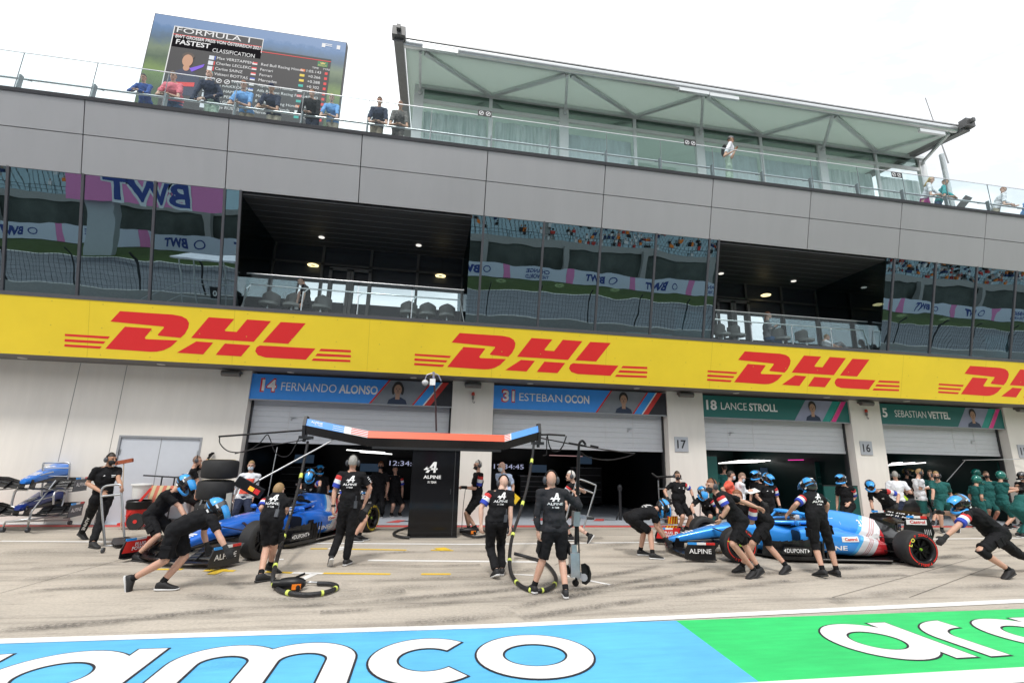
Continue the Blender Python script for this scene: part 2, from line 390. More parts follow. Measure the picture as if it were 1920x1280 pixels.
# tyre marks: dark worn rubber, see-through in patches, with a tread grain
def mark_mat(name, dens, col=(.03, .03, .032)):
    m = bpy.data.materials.new(name); m.use_nodes = True; t = m.node_tree; l = t.links.new
    bs = t.nodes['Principled BSDF']; bs.inputs['Base Color'].default_value = (*col, 1); bs.inputs['Roughness'].default_value = .8
    tr = t.nodes.new('ShaderNodeBsdfTransparent'); mxs = t.nodes.new('ShaderNodeMixShader'); out = t.nodes['Material Output']
    c = t.nodes.new('ShaderNodeTexCoord'); n = t.nodes.new('ShaderNodeTexNoise'); n.inputs['Scale'].default_value = 22; n.inputs['Detail'].default_value = 5; n.inputs['Roughness'].default_value = .8
    n2 = t.nodes.new('ShaderNodeTexNoise'); n2.inputs['Scale'].default_value = 1.1; n2.inputs['Detail'].default_value = 4
    l(c.outputs['Object'], n.inputs['Vector']); l(c.outputs['Object'], n2.inputs['Vector'])
    r = t.nodes.new('ShaderNodeMapRange'); r.inputs['From Min'].default_value = .38; r.inputs['From Max'].default_value = .66; r.inputs['To Max'].default_value = dens
    r2 = t.nodes.new('ShaderNodeMapRange'); r2.inputs['From Min'].default_value = .34; r2.inputs['From Max'].default_value = .6
    l(n.outputs['Fac'], r.inputs['Value']); l(n2.outputs['Fac'], r2.inputs['Value'])
    q = t.nodes.new('ShaderNodeMath'); q.operation = 'MULTIPLY'; l(r.outputs[0], q.inputs[0]); l(r2.outputs[0], q.inputs[1])
    # feather the edges across the strip (UV v)
    uv = t.nodes.new('ShaderNodeUVMap'); sp = t.nodes.new('ShaderNodeSeparateXYZ'); l(uv.outputs[0], sp.inputs[0])
    r3 = t.nodes.new('ShaderNodeMapRange'); r3.inputs['From Min'].default_value = 0; r3.inputs['From Max'].default_value = .35
    pp = t.nodes.new('ShaderNodeMath'); pp.operation = 'PINGPONG'; pp.inputs[1].default_value = .5; l(sp.outputs['Y'], pp.inputs[0]); l(pp.outputs[0], r3.inputs['Value'])
    q2 = t.nodes.new('ShaderNodeMath'); q2.operation = 'MULTIPLY'; l(q.outputs[0], q2.inputs[0]); l(r3.outputs[0], q2.inputs[1])
    l(q2.outputs[0], mxs.inputs['Fac']); l(tr.outputs[0], mxs.inputs[1]); l(bs.outputs[0], mxs.inputs[2]); l(mxs.outputs[0], out.inputs['Surface'])
    return m
TM1 = mark_mat('tyre_mark_rubber', .85); TM2 = mark_mat('faint_tyre_rubber', .75); TM3 = mark_mat('rubber_on_paint', .30, (.03, .12, .25))
def tyre_mark(pts, w, mat, z):
    P = [gr(*p) for p in pts]; Q = []
    for i in range(len(P)-1):       # smooth through the points
        p0, p1, p2, p3 = P[max(i-1, 0)], P[i], P[i+1], P[min(i+2, len(P)-1)]
        for k in range(8):
            t = k/8; Q.append(.5*((2*p1)+(p2-p0)*t+(2*p0-5*p1+4*p2-p3)*t*t+(3*p1-p0-3*p2+p3)*t**3))
    Q.append(P[-1]); b = MB(); n = len(Q); lo = []; hi = []
    for i, q in enumerate(Q):
        d = (Q[min(i+1, n-1)]-Q[max(i-1, 0)]).normalized(); nn = Vector((-d.y, d.x, 0))*w/2
        lo.append(q-nn+Vector((0, 0, z))); hi.append(q+nn+Vector((0, 0, z)))
    for i in range(n-1): b.poly([lo[i], lo[i+1], hi[i+1], hi[i]])
    o = b.build('tyre_mark', mat); o['kind'] = 'structure'
    uvl = o.data.uv_layers.new(name='UVMap')
    for i in range(len(o.data.polygons)):
        for k, v in enumerate((0, 0, 1, 1)): uvl.data[i*4+k].uv = (i/8, v)
zz = .0145
for pts, w, m in (([(960, 1142), (1120, 1110), (1300, 1092), (1440, 1075), (1640, 1062), (1800, 1040)], .3, TM1),
                  ([(975, 1160), (1120, 1138), (1330, 1110), (1480, 1090), (1700, 1078)], .28, TM1),
                  ([(0, 1184), (200, 1168), (420, 1145), (700, 1128), (960, 1105), (1180, 1072), (1280, 1052)], .28, TM1),
                  ([(0, 1118), (120, 1105), (330, 1098), (480, 1094)], .25, TM2), ([(60, 1066), (190, 1058), (330, 1050)], .3, TM2),
                  ([(600, 1150), (780, 1138), (980, 1118), (1150, 1098), (1330, 1066)], .22, TM2),
                  ([(760, 1172), (900, 1158), (960, 1148)], .35, TM1), ([(650, 1045), (760, 1036), (930, 1034)], .26, TM2),
                  ([(640, 1060), (800, 1062), (900, 1060)], .2, TM2), ([(1150, 1030), (1300, 1040), (1420, 1062)], .3, TM1),
                  ([(1500, 1072), (1640, 1060), (1780, 1046), (1920, 1042)], .3, TM2), ([(1780, 1030), (1860, 1026), (1920, 1024)], .3, TM2),
                  ([(1090, 1030), (1200, 1016), (1240, 1012)], .5, TM2), ([(40, 1090), (160, 1083), (300, 1078), (420, 1080)], .4, TM2), ([(640, 1098), (760, 1088), (900, 1082), (1000, 1070)], .25, TM2), ([(0, 1040), (90, 1036), (190, 1036)], .5, TM2), ([(1000, 1120), (1150, 1098), (1260, 1082)], .2, TM1), ([(620, 1112), (800, 1102), (960, 1094)], .35, TM2), ([(700, 1012), (820, 1010), (930, 1012)], .4, TM2), ([(1560, 1130), (1700, 1112), (1920, 1098)], .35, TM2), ([(350, 1120), (520, 1128), (760, 1112)], .3, TM2), ([(1130, 1010), (1020, 1008)], .5, TM2)):
    tyre_mark(pts, w, m, zz); zz += .0012
for pts, w in (([(130, 1290), (270, 1262), (430, 1232), (560, 1206), (780, 1186)], .2), ([(300, 1275), (420, 1252), (600, 1230)], .16)):
    tyre_mark(pts, w, TM3, zz); zz += .0012
# expansion joints of the concrete
b = MB()
for p, q in (((0, 1112), (330, 1020)), ((1560, 1120), (1920, 1020)), ((1705, 1120), (1870, 1058)), ((1090, 1030), (1040, 1060))):
    gline(b, p, q, .008, .006)
b.build('ground_joint', M('dark_joint', (.05, .045, .04), .9))['kind'] = 'structure'
# ================================================================ PIT BUILDING
PB = thing('pit_building', 'long grey pit lane building with leaning glass front and four open garages', 'building', (5, 0, 0))
CONCW = M('pale_concrete', (.77, .735, .68), .85, var=.05, scale=1.6, bump=.15, bscale=45, var2=.05, scale2=.45, stretch=(2.2, 2.2, .35))
FASC = M('grey_composite_panel', (.385, .383, .388), .42, .25, var=.035, scale=1.6, var2=.03, scale2=.25, orand=.025, stretch=(1.6, 1, .25))
DK = M('charcoal_frame', (.045, .046, .05), .5, .3)
DARKIN = M('dark_interior', (.022, .024, .027), .7, var=.2)
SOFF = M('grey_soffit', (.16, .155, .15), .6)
XL, XR = -24.0, 48.0
DOORS = [(-5.02, .67), (1.92, 7.59), (8.86, 14.38), (15.6, 20.9), (22.2, 27.8), (29, 34.6), (36, 41.5)]
SHUT_Z = [2.14, 2.17, 2.28, 2.34, 2.2, 2.2, 2.2]
# walls and pillars
prev = XL
for i, (a, c) in enumerate(DOORS + [(XR, XR+1)]):
    b = MB()
    if i == 0:      # the long left wall with a doorway
        dx0, dx1, dz = -8.05, -6.02, at(320, 818, 0).z
        b.box(prev, dx0, 0, .45, 0, 4.11); b.box(dx1, a, 0, .45, 0, 4.11); b.box(dx0, dx1, 0, .45, dz, 4.11)
    else: b.box(prev, a, 0, .45, 0, 4.11)
    b.build('wall', CONCW, PB); prev = c
b = MB()
for px, py in ((138.75, 676), (227, 680)):
    X = at(px, py+60, 0).x; b.box(X-.008, X+.008, -.003, 0, 0, 4.1)
b.build('wall_joint', M('joint_grey', (.30, .29, .28), .9), PB)
# side door in the left wall
GRD = M('pale_grey_door', (.57, .60, .65), .45, var=.03)
b = MB(); b.box(-8.05, -6.02, .03, .1, 0, dz); sd_ = b.build('door', GRD, PB)
b = MB(); b.box(-7.045, -7.03, .024, .03, 0, dz-.05); b.box(-8.05, -8.0, -.012, .03, 0, dz); b.box(-6.07, -6.02, -.012, .03, 0, dz); b.box(-8.0, -6.07, -.012, .03, dz-.05, dz)
b.build('door_frame', M('door_frame_grey', (.3, .31, .33), .5), sd_)
b = MB()
for z in (.4, 1.1, 1.75):
    b.cyl((-7.98, .02, z), (-7.98, .02, z+.12), .02); b.cyl((-6.09, .02, z), (-6.09, .02, z+.12), .02)
b.build('hinge', STEEL, sd_)
# soffit under the overhanging band
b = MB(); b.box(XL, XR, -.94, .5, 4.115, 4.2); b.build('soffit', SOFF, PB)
b = MB(); b.box(XL, XR, .45, .6, 3.3, 4.115); b.build('lintel', M('lintel_dark', (.02, .02, .022), .7), PB)
SLAT = M('shutter_slats', (.64, .66, .69), .5, .15, var=.03)
SEAM = M('shutter_seam', (.12, .12, .13), .6)
for i, (a, c) in enumerate(DOORS):
    b = MB(); zb = SHUT_Z[i]; y = .36; prof = []; z = zb+.1
    while z < 3.5:
        prof += [(y, z+.004), (y, z+.140), (y+.012, z+.147), (y+.012, z+.157)]; z += .16
    rings = [[(X, yy, zq) for yy, zq in prof] for X in (a, c)]
    b.loft(rings, caps=False, closed=False); b.box(a, c, y-.015, y+.04, zb, zb+.1)
    sh = b.build('roller_shutter', SLAT, PB)
    sx = (a+1.05, a+1.98) if i in (0, 2) else (c-1.98, c-1.05)
    for X in sx: b = MB(); b.box(X-.012, X+.012, y-.006, y, zb+.1, 3.34); b.build('wicket_door_seam', M('seam_light', (.62, .63, .65), .4), sh)
    hx = sx[0]+.12 if i in (0, 2) else sx[1]-.12
    b = MB(); b.box(hx-.07, hx+.07, y-.05, y-.03, 2.86, 2.885); b.cyl((hx, y-.04, 2.87), (hx, y, 2.87), .012); b.cyl((hx-.05, y-.03, 2.8), (hx-.05, y, 2.8), .02)
    b.build('handle', STEEL, sh)
    # guide rails on both jambs
    for gx_ in (a, c-.05): b = MB(); b.box(gx_, gx_+.05, .3, .44, 0, 3.4); b.build('guide_rail', DK, PB)
# garage boxes
GFLOOR = M('garage_floor_paint', (.50, .54, .60), .35, var=.04)
GREEN = M('racing_green_panel', (.006, .085, .075), .5, var=.1)
sheet('garage_floor', XL, XR, -.12, 9, .006, GFLOOR)
INW = M('garage_shade_black', (.008, .008, .009), .35)  # lack of light in the garages put into a near-black panel colour
INW2 = M('dark_green_garage_panel', (.006, .03, .028), .45)
for i, (a, c) in enumerate(DOORS):
    mt = INW if i < 2 else INW2
    b = MB(); b.box(a-.5, c+.5, 7.6, 7.7, 0, 3.3); b.box(a-.6, a-.5, .45, 7.7, 0, 3.3); b.box(c+.5, c+.6, .45, 7.7, 0, 3.3); b.box(a-.6, c+.6, .6, 7.7, 3.3, 3.36)
    b.build('garage_lining', mt, PB)
# yellow band
BANDY = M('yellow_band_vinyl', (.90, .655, .03), .42, var=.03, scale=1.5, var2=.04, scale2=.3, bump=.5, bscale=.9)
BAND = thing('advertising_band', 'long yellow band with red slanted letters running above the garages', 'banner', (5, -1, 4.12))
def leanbox(b, x0, x1, z0, z1, th, out=0.0):     # slab on the leaning plane
    b.hexa([LZ(x0, z0, out+th), LZ(x1, z0, out+th), LZ(x1, z0, out), LZ(x0, z0, out), LZ(x0, z1, out+th), LZ(x1, z1, out+th), LZ(x1, z1, out), LZ(x0, z1, out)])
b = MB(); leanbox(b, XL, XR, 4.115, 5.525, .05); b.build('band_panel', BANDY, BAND)
for X in (-12.0, -8.6, -5.2, -1.75, 1.7, 5.1, 8.5, 11.9, 15.4, 18.7): b = MB(); leanbox(b, X-.004, X+.004, 4.12, 5.52, .001, .0500); b.build('band_seam', M('band_seam_yellow', (.62, .44, .02), .6), BAND)  # seams in a duller yellow than the band
b = MB(); X = -14.0
while X < 26:
    for z in (4.2, 4.86, 5.44): leanbox(b, X-.012, X+.012, z-.012, z+.012, .004, .05)
    X += 1.14
b.build('band_fixing', M('fixing_yellow', (.62, .46, .05), .5), BAND)  # fixing heads in a duller yellow than the band
DHLP = [[(665,852),(905,868),(945,876),(968,890),(978,910),(974,935),(958,965),(938,985),(838,975),(834,970),(863,935),(862,929),(620,905)],
 [(686,930),(805,938),(808,942),(775,985),(780,992),(925,998),(893,1030),(860,1048),(830,1055),(800,1056),(595,1042)],
 [(1068,880),(1185,888),(1140,945),(1145,950),(1195,953),(1243,890),(1353,898),(1272,1003),(986,985)],
 [(1010,1002),(1087,1008),(1040,1068),(920,1060)], [(1140,1012),(1257,1020),(1213,1077),(1097,1070)],
 [(1397,902),(1512,908),(1430,1012),(1313,1005)], [(1300,1021),(1555,1035),(1510,1092),(1325,1082),(1290,1070),(1278,1050),(1285,1030)],
 [(413,968),(617,980),(608,992),(413,979)], [(412,994),(597,1005),(588,1017),(411,1007)], [(411,1020),(580,1030),(570,1042),(410,1032)],
 [(1580,1036),(1717,1042),(1717,1054),(1570,1048)], [(1563,1060),(1717,1068),(1717,1079),(1553,1073)], [(1545,1085),(1715,1092),(1714,1103),(1535,1097)]]
DREDM = M('red_band_lettering', (.77, .022, .022), .45, var=.02)
base = lp(778, 675).x
for px in (125, 778, 1325, 1757, 2120):
    b = MB(); off = (lp(px, {125: 640, 778: 675, 1325: 707, 1757: 730, 2120: 755}[px]).x if px < 2000 else lp(1757, 730).x+8.45) - base
    for poly in DHLP:
        pts = []
        for zx, zy in poly:
            q = lp(640+zx/3, 340+zy/3); pts.append(LZ(q.x+off, q.z, .053))
        b.poly(pts)
    b.build('lettering', DREDM, BAND)
# sill between band and glass
b = MB(); leanbox(b, XL, XR, 5.525, 5.62, .06, 0); b.build('window_sill', M('sill_grey', (.12, .12, .13), .5, .4), PB)
# fascia panels
SEX = [-19.2, -15.75, -12.35, -8.97, -5.62, -2.25, 1.2, 4.7, 8.17, 11.56, 14.94, 18.3, 21.7, 25.1, 28.5, 31.9, 35.3, 38.7, 42.1, 45.5]
b = MB(); leanbox(b, SEX[0], SEX[-1], 8.6, 10.4, .02, -.06); b.build('fascia_backing', DK, PB)
for x0, x1 in zip(SEX, SEX[1:]):
    for z0, z1 in ((8.575, 9.515), (9.535, 10.36)):
        b = MB(); leanbox(b, x0+.012, x1-.012, z0, z1, .05, -.03); b.build('fascia_panel', FASC, PB)
b = MB(); leanbox(b, SEX[0], SEX[-1], 10.36, 10.45, .1, -.05); b.build('coping', M('coping_dark', (.06, .06, .065), .5, .5), PB)
b = MB(); b.box(SEX[0], SEX[-1], -2.02, -1.6, 8.6, 8.64); b.build('fascia_underside', DK, PB)
sheet('roof_terrace', SEX[0], SEX[-1], -2.25, 12, 9.82, M('terrace_paving', (.4, .39, .37), .8))['kind'] = 'structure'
# glazed bays, mullions, loggias
WGL = glass('tinted_window_glass', (.20, .28, .30), .33, (.70, .90, .98), 0.0, .09, False, .8)
CGL = glass('corner_glass', (.55, .66, .68), .16, (.85, .95, 1), 0.0, .05, False, .8)
BAYS = [[-19.5, -17.85, -16.2, -14.5, -12.2, -10.57, -8.93, -7.28, -5.63, -5.24], [.86, 1.21, 2.97, 4.71, 6.45, 8.2, 8.51], [14.54, 14.83, 16.45, 18.11, 19.75, 21.4, 22.1], [28.1, 28.5, 30.2, 31.9, 33.6, 35.3, 37]]
MULL = M('mullion_grey', (.10, .10, .11), .45, .5)
for bay in BAYS:
    for x0, x1 in zip(bay, bay[1:]):
        b = MB(); j = random.uniform(-.004, .004)
        b.hexa([LZ(x0, 5.62, -.01), LZ(x1, 5.62, -.01+j), LZ(x1, 5.62, -.03+j), LZ(x0, 5.62, -.03), LZ(x0, 8.6, -.01-j), LZ(x1, 8.6, -.01), LZ(x1, 8.6, -.03), LZ(x0, 8.6, -.03-j)])
        w = b.build('window_pane', WGL, PB)
        b = MB(); leanbox(b, x1-.03, x1+.03, 5.62, 8.6, .05, -.03); b.build('mullion', MULL, w)
    x0, x1 = bay[0], bay[-1]
    for X, s in ((x0, 1), (x1, -1)):       # glazed cheeks towards the loggias
        b = MB(); b.hexa([(X, LY(5.62)+.06, 5.62), (X+.015*s, LY(5.62)+.06, 5.62), (X+.015*s, 1.05, 5.62), (X, 1.05, 5.62), (X, LY(8.5)+.06, 8.5), (X+.015*s, LY(8.5)+.06, 8.5), (X+.015*s, 1.05, 8.5), (X, 1.05, 8.5)])
        b.build('window_pane', CGL, PB)
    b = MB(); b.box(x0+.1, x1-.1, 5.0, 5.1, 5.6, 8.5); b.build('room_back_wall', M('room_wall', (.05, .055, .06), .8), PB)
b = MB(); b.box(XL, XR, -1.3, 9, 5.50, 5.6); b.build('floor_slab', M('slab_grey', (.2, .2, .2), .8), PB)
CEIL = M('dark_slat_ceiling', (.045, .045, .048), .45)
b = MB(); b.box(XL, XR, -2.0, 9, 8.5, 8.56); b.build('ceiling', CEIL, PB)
b = MB()
for k in range(9): b.box(XL, XR, -1.9+k*.36, -1.89+k*.36, 8.494, 8.5)
b.build('ceiling_joint', M('ceiling_joint_light', (.16, .16, .17), .5), PB)
# loggia rear glazing at y = 1.1: dark blinds above, a mirroring pane sized for a bright sky reflection, dark panel below it, frames and double doors
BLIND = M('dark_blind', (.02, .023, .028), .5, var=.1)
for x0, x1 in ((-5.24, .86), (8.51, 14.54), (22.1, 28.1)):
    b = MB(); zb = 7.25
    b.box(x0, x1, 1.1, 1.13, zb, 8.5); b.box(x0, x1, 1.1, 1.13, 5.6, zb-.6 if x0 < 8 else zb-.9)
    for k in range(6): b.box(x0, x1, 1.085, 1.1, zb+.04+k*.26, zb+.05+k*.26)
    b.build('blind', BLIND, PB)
    n = 4; b = MB()
    for k in range(n+1):
        X = x0+(x1-x0)*k/n; b.box(X-.04, X+.04, 1.0, 1.08, 5.6, 8.5)
    b.box(x0, x1, 1.0, 1.08, 5.6, 5.7); b.box(x0, x1, 1.0, 1.08, 7.85, 7.92)
    b.build('glazing_frame', M('frame_bronze', (.10, .095, .09), .5, .3), PB)
    xc = x0+(x1-x0)*.40
    b = MB()
    for X in (xc-.62, xc-.06, xc+.06, xc+.62): b.box(X-.05, X+.05, .95, 1.0, 5.6, 7.75)
    b.box(xc-.67, xc+.67, .95, 1.0, 7.68, 7.8)
    ld = b.build('balcony_door', M('door_bronze', (.13, .125, .12), .5, .3), PB)
    b = MB(); b.cyl((xc-.1, .9, 6.5), (xc-.1, .9, 6.75), .015); b.build('handle', STEEL, ld)
    b = MB(); b.poly([(x0, 1.085, zb-.62 if x0 < 8 else zb-.92), (x1, 1.085, zb-.62 if x0 < 8 else zb-.92), (x1, 1.085, zb), (x0, 1.085, zb)]); b.build('window_pane', glass('rear_glass', (.5, .55, .6), .62, (.9, .97, 1), 0, .02, False), PB)
# round downlights and ring lamps; balcony rings model lamp reflections in the rear glass
LAMPW = M('downlight_white', (.8, .8, .78), .4, emit=(1, .96, .88), es=.6)
RINGL = M('ring_lamp_glow', (.8, .7, .4), .4, emit=(1, .83, .42), es=1.1)
for px, py in ((603, 445), (785, 460), (1352, 513), (1488, 527)):
    p = gr(px, py, 8.49); b = MB(); b.lathe(p, (0, 0, -1), [(-.004, .09), (.012, .085), (.012, .001)], 20)
    o = b.build('downlight', LAMPW); tag(o, 'small round white downlight set in the dark balcony ceiling', 'ceiling light', 'round downlights in the balcony ceilings')
for i, (px, py, Y) in enumerate([(587, 497, 1.0), (826, 517, 1.0), (958, 477, 1.2), (939, 526, 1.6), (1082, 488, 1.2), (1049, 535, 1.6), (1199, 500, 1.2), (1153, 543, 1.6), (1615, 540, .6), (1706, 550, 1.2), (1792, 558, 1.2), (1690, 591, 1.6), (1771, 598, 1.6), (1436, 553, .7)]):
    p = at(px, py, Y); b = MB()
    b.lathe(p, (0, 0, -1), [(0, .085), (.02, .075), (.03, .12), (.02, .165), (0, .175), (-.02, .13), (0, .085)], 22)
    o = b.build("ring_lamp", RINGL, smooth=50); b = MB(); b.cyl(p+Vector((.1, 0, 0)), (p.x, p.y, 8.5), .004, n=5); b.bar(p-Vector((.1, 0, 0)), p+Vector((.1, 0, 0)), .01, .01); b.build('lamp_cord', BLACKP, o); tag(o, 'glowing yellow ring shaped ceiling lamp behind the upper windows', 'ceiling lamp', 'yellow ring lamps of the upper floor')
# ================================================================ GARAGE NAME BOARDS, PLATES, LAMPS
def portrait(b, x, z, s, skin, hair, coat):   # simple head and shoulders printed on a board; b collects on 3 materials
    def ell(cx, cz, rx, rz, m, y, n=18):
        b.m = m; b.poly([(x+cx*s+rx*s*math.cos(2*math.pi*k/n), y, z+cz*s+rz*s*math.sin(2*math.pi*k/n)) for k in range(n)])
    b.m = coat; y = YB-.012
    b.poly([(x-.42*s, y, z), (x+.42*s, y, z), (x+.36*s, y, z+.18*s), (x+.14*s, y, z+.3*s), (x-.14*s, y, z+.3*s), (x-.36*s, y, z+.18*s)])
    b.m = skin; b.poly([(x-.09*s, y-.001, z+.2*s), (x+.09*s, y-.001, z+.2*s), (x+.09*s, y-.001, z+.42*s), (x-.09*s, y-.001, z+.42*s)])
    ell(0, .72, .22, .27, hair, y-.002); ell(0, .62, .165, .23, skin, y-.003)
    ell(-.07, .66, .03, .014, hair, y-.004, 8); ell(.07, .66, .03, .014, hair, y-.004, 8); ell(0, .5, .05, .012, hair, y-.004, 8); ell(0, .58, .02, .03, hair, y-.0035, 8)
    if hair == 4: ell(-.19, .6, .07, .2, hair, y-.0015); ell(.19, .6, .07, .2, hair, y-.0015)
YB = .06
NAVY = M('print_navy', (.015, .03, .07), .5); SKINP = M('print_skin', (.42, .25, .17), .5); HAIRP = M('print_hair', (.02, .016, .014), .5)
GREYP = M('print_grey', (.20, .22, .25), .5, var=.2, scale=1); SBLUE = M('sky_print_blue', (.04, .29, .84), .45, var=.04); TEAL = M('print_teal', (.012, .30, .25), .45)
PINK = M('print_pink', (.75, .03, .25), .45); BLACKPR = M('print_black', (.012, .012, .018), .45); DGREEN = M('print_green', (.008, .14, .125), .45, var=.05); LGREY = M('print_bluegrey', (.28, .30, .42), .5, var=.15, scale=1)
boards = [(0, '14', 'FERNANDO', 'ALONSO', 0, 'bright blue name board over the leftmost garage, curly haired portrait'), (1, '31', 'ESTEBAN', 'OCON', 0, 'bright blue name board over the garage left of plate 17'),
          (2, '18', 'LANCE', 'STROLL', 1, 'dark green name board over the garage between plates 17 and 16'), (3, '5', 'SEBASTIAN', 'VETTEL', 1, 'dark green name board over the garage right of plate 16')]
for i, num, fn, ln, kind, lab in boards:
    a, c = DOORS[i]; a -= .02; c += .02; z0, z1 = 3.335, 4.045; w = c-a
    bd = thing('name_board', lab, 'sign', ((a+c)/2, YB, z0), group='driver name boards over the garages')
    b = MB(); b.box(a, c, YB, YB+.05, z0, z1); b.build('board_panel', SBLUE if kind == 0 else DGREEN, bd)
    b = MB(); b.box(a, c, YB-.02, YB+.06, z0-.035, z0-.002); b.box(a-.03, a, YB-.02, YB+.06, z0-.035, z1); b.box(c, c+.03, YB-.02, YB+.06, z0-.035, z1); b.build('board_frame', M('board_frame', (.35, .36, .38), .4, .6), bd)
    y = YB-.003
    def st(b, f0, f1, m, slant=.09, yy=None):     # slanted stripe from fraction f0 to f1 of the width at the bottom
        b.m = m; yq = y if yy is None else yy
        b.poly([(a+w*f0, yq, z0), (a+w*f1, yq, z0), (min(c, a+w*(f1+slant)), yq, z1), (min(c, a+w*(f0+slant)), yq, z1)])
    b = MB(); y2 = YB-.006
    if kind == 0:
        st(b, .585, .86, 0); st(b, .575, .585, 1, yy=y2); st(b, .79, .80, 1, yy=y2); st(b, .80, .845, 2, yy=y2); st(b, .845, .853, 3, yy=y2); st(b, .853, .885, 1, yy=y2)
        b.m = 4; b.poly([(a+w*.885, y2, z0), (c, y2, z0), (c, y2, z1), (a+w*.975, y2, z1)])
        b.build('stripe_print', [GREYP, RED, LBLUE, WHITE, BLACKPR], bd)
    else:
        st(b, .61, .83, 0); st(b, .80, .83, 1, yy=y2); st(b, .83, .86, 1, yy=y2); st(b, .855, .862, 2, yy=y2); st(b, .862, .895, 3, yy=y2)
        b.build('stripe_print', [LGREY, TEAL, WHITE, PINK], bd)
    b = MB(); z = z0+.25
    b.text(num, (a+w*(.055 if kind == 0 else .03), y-.001, z), (1, 0, 0), (0, 0, 1), .3, bold=.03, wide=1.05)
    b.text(fn, (a+w*(.145 if kind == 0 else .125), y, z+.02), (1, 0, 0), (0, 0, 1), .235, w=w*{0: .265, 1: .24, 2: .17, 3: .245}[i])
    b.text(ln, (a+w*{0: .422, 1: .40, 2: .31, 3: .385}[i], y, z+.02), (1, 0, 0), (0, 0, 1), .235, w=w*{0: .192, 1: .14, 2: .19, 3: .175}[i], bold=.028)
    b.build('lettering', LETW, bd)
    if kind == 0:       # outlined start number
        b = MB(); b.text(num, (a+w*.047, y+.0012, z-.02), (1, 0, 0), (0, 0, 1), .345, bold=.06, wide=1.0); b.build('number_outline', RED, bd)
    b = MB(); portrait(b, a+w*{0: .715, 1: .74, 2: .74, 3: .745}[i], z0+.01, .68, 0, 4 if i == 0 else 1, 2); b.mi = [1 if q == 4 else q for q in b.mi]
    b.build('portrait_print', [SKINP, HAIRP, NAVY], bd)
for px0, py0, txt, dx in ((1264, 819, '17', 0), (1611, 827, '16', 0), (1906, 834, '15', 0)):
    p = at(px0, py0, 0); x0, z1 = p.x, p.z+.01; s = .46
    o = thing('number_plate', 'square pale grey plate with the number %s on a garage pillar' % txt, 'sign', (x0+s/2, 0, z1-s), group='garage number plates')
    b = MB(); b.box(x0, x0+s, -.025, 0, z1-s, z1); b.build('plate', M('plate_grey', (.43, .45, .49), .45, .2), o)
    b = MB(); b.text(txt, (x0+s/2, -.028, z1-s+.11), (1, 0, 0), (0, 0, 1), .25, align='C', wide=1.0, bold=.02); b.build('lettering', M('plate_black', (.02, .02, .025), .5), o)
WL = M('lamp_housing_grey', (.16, .155, .15), .5, .3)
def walllamp(X, Z, lab, beacon):
    o = thing('wall_lamp', lab, 'wall lamp', (X, 0, Z), group='grey wall lamps under the soffit')
    b = MB(); b.tube([(X-.24, -.14, Z), (X+.24, -.14, Z)], .085, 14); b.box(X-.25, X+.25, -.14, 0, Z, Z+.07); b.build('housing', WL, o, smooth=40)
    if beacon:
        q = thing('warning_beacon', 'small red beacon with hanging hook below a pillar lamp, ' + beacon, 'beacon', (X+.02, -.06, Z-.4), group='red beacons on the pillars')
        b = MB(); b.lathe((X+.02, -.06, Z-.3), (0, 0, 1), [(0, .05), (.06, .05), (.1, .03), (.11, .001)], 12); b.build('beacon_lens', M('beacon_red', (.5, .04, .02), .3), q, smooth=40)
        b = MB(); b.cyl((X+.02, -.06, Z-.42), (X+.02, -.06, Z-.3), .035); b.tube([(X+.02, -.06, Z-.42), (X+.02, -.06, Z-.5), (X+.06, -.06, Z-.53), (X+.08, -.06, Z-.48)], .012, 6); b.build('beacon_base', WL, q)
for px, py, bc, wh in ((434, 700, None, 'near the blue board on the left wall'), (887, 722, 'between the two blue boards', 'between the two blue boards'), (1286, 740, None, 'above plate 17'), (1624, 756, 'above plate 16', 'above plate 16'), (1917, 768, None, 'above plate 15 at the right edge')):
    p = at(px, py, -.12); walllamp(p.x, p.z, 'grey box wall lamp ' + wh, bc)
for i, (px, py) in enumerate(((42, 671), (302, 683), (545, 698), (775, 708), (994, 719), (1194, 728), (1380, 737), (1550, 745), (1700, 752))):
    p = gr(px, py, 4.11); b = MB(); b.lathe(p, (0, 0, -1), [(-.003, .1), (.012, .09), (.012, .001)], 18)
    o = b.build('soffit_light', M('unlit_spot', (.6, .6, .56), .3)); tag(o, 'small round spot recessed in the soffit under the yellow band', 'soffit light', 'round spots under the yellow band')
# ================================================================ TERRACE RAILING
RAILG = glass('railing_glass', (.92, .965, .968), .015, (.9, .97, 1), 0, 0, False)
RB, RT = 10.43, 11.52
def terrace_y(z): return -2.46
TR = thing('terrace_railing', 'long glass railing with steel handrail along the roof terrace edge', 'railing', (5, -2.46, 10.4))
posts = [at(px, py, -2.46).x for px, py in ((24, 170), (166, 186), (303, 200), (435, 216), (562, 232), (686, 247))]
k = posts[-1]; posts = [posts[0]-3.4, posts[0]-1.7] + posts
while k < 44: k += 1.74; posts.append(k)
for i, (x0, x1) in enumerate(zip(posts, posts[1:])):
    b = MB(); b.box(x0+.012, x1-.012, -2.468, -2.456, RB, RT); b.build('glass_pane', RAILG, TR)
for x in posts:
    b = MB(); b.box(x-.02, x+.02, -2.4, -2.30, RB-.05, 10.95)
    b.prism([(x-.012, -2.40, 10.85), (x-.012, -2.34, 10.85), (x-.012, -2.05, 11.02), (x-.012, -2.05, 11.06)], (.024, 0, 0)); b.bar((x, -2.45, RB), (x, -2.45, RT), .02, .012)
    b.build('post', M('post_grey', (.22, .23, .24), .45, .6), TR)
b = MB(); b.tube([(posts[0], -2.08, 11.05), (posts[-1], -2.08, 11.05)], .03, 10); b.build('handrail', STEEL, TR, smooth=50)
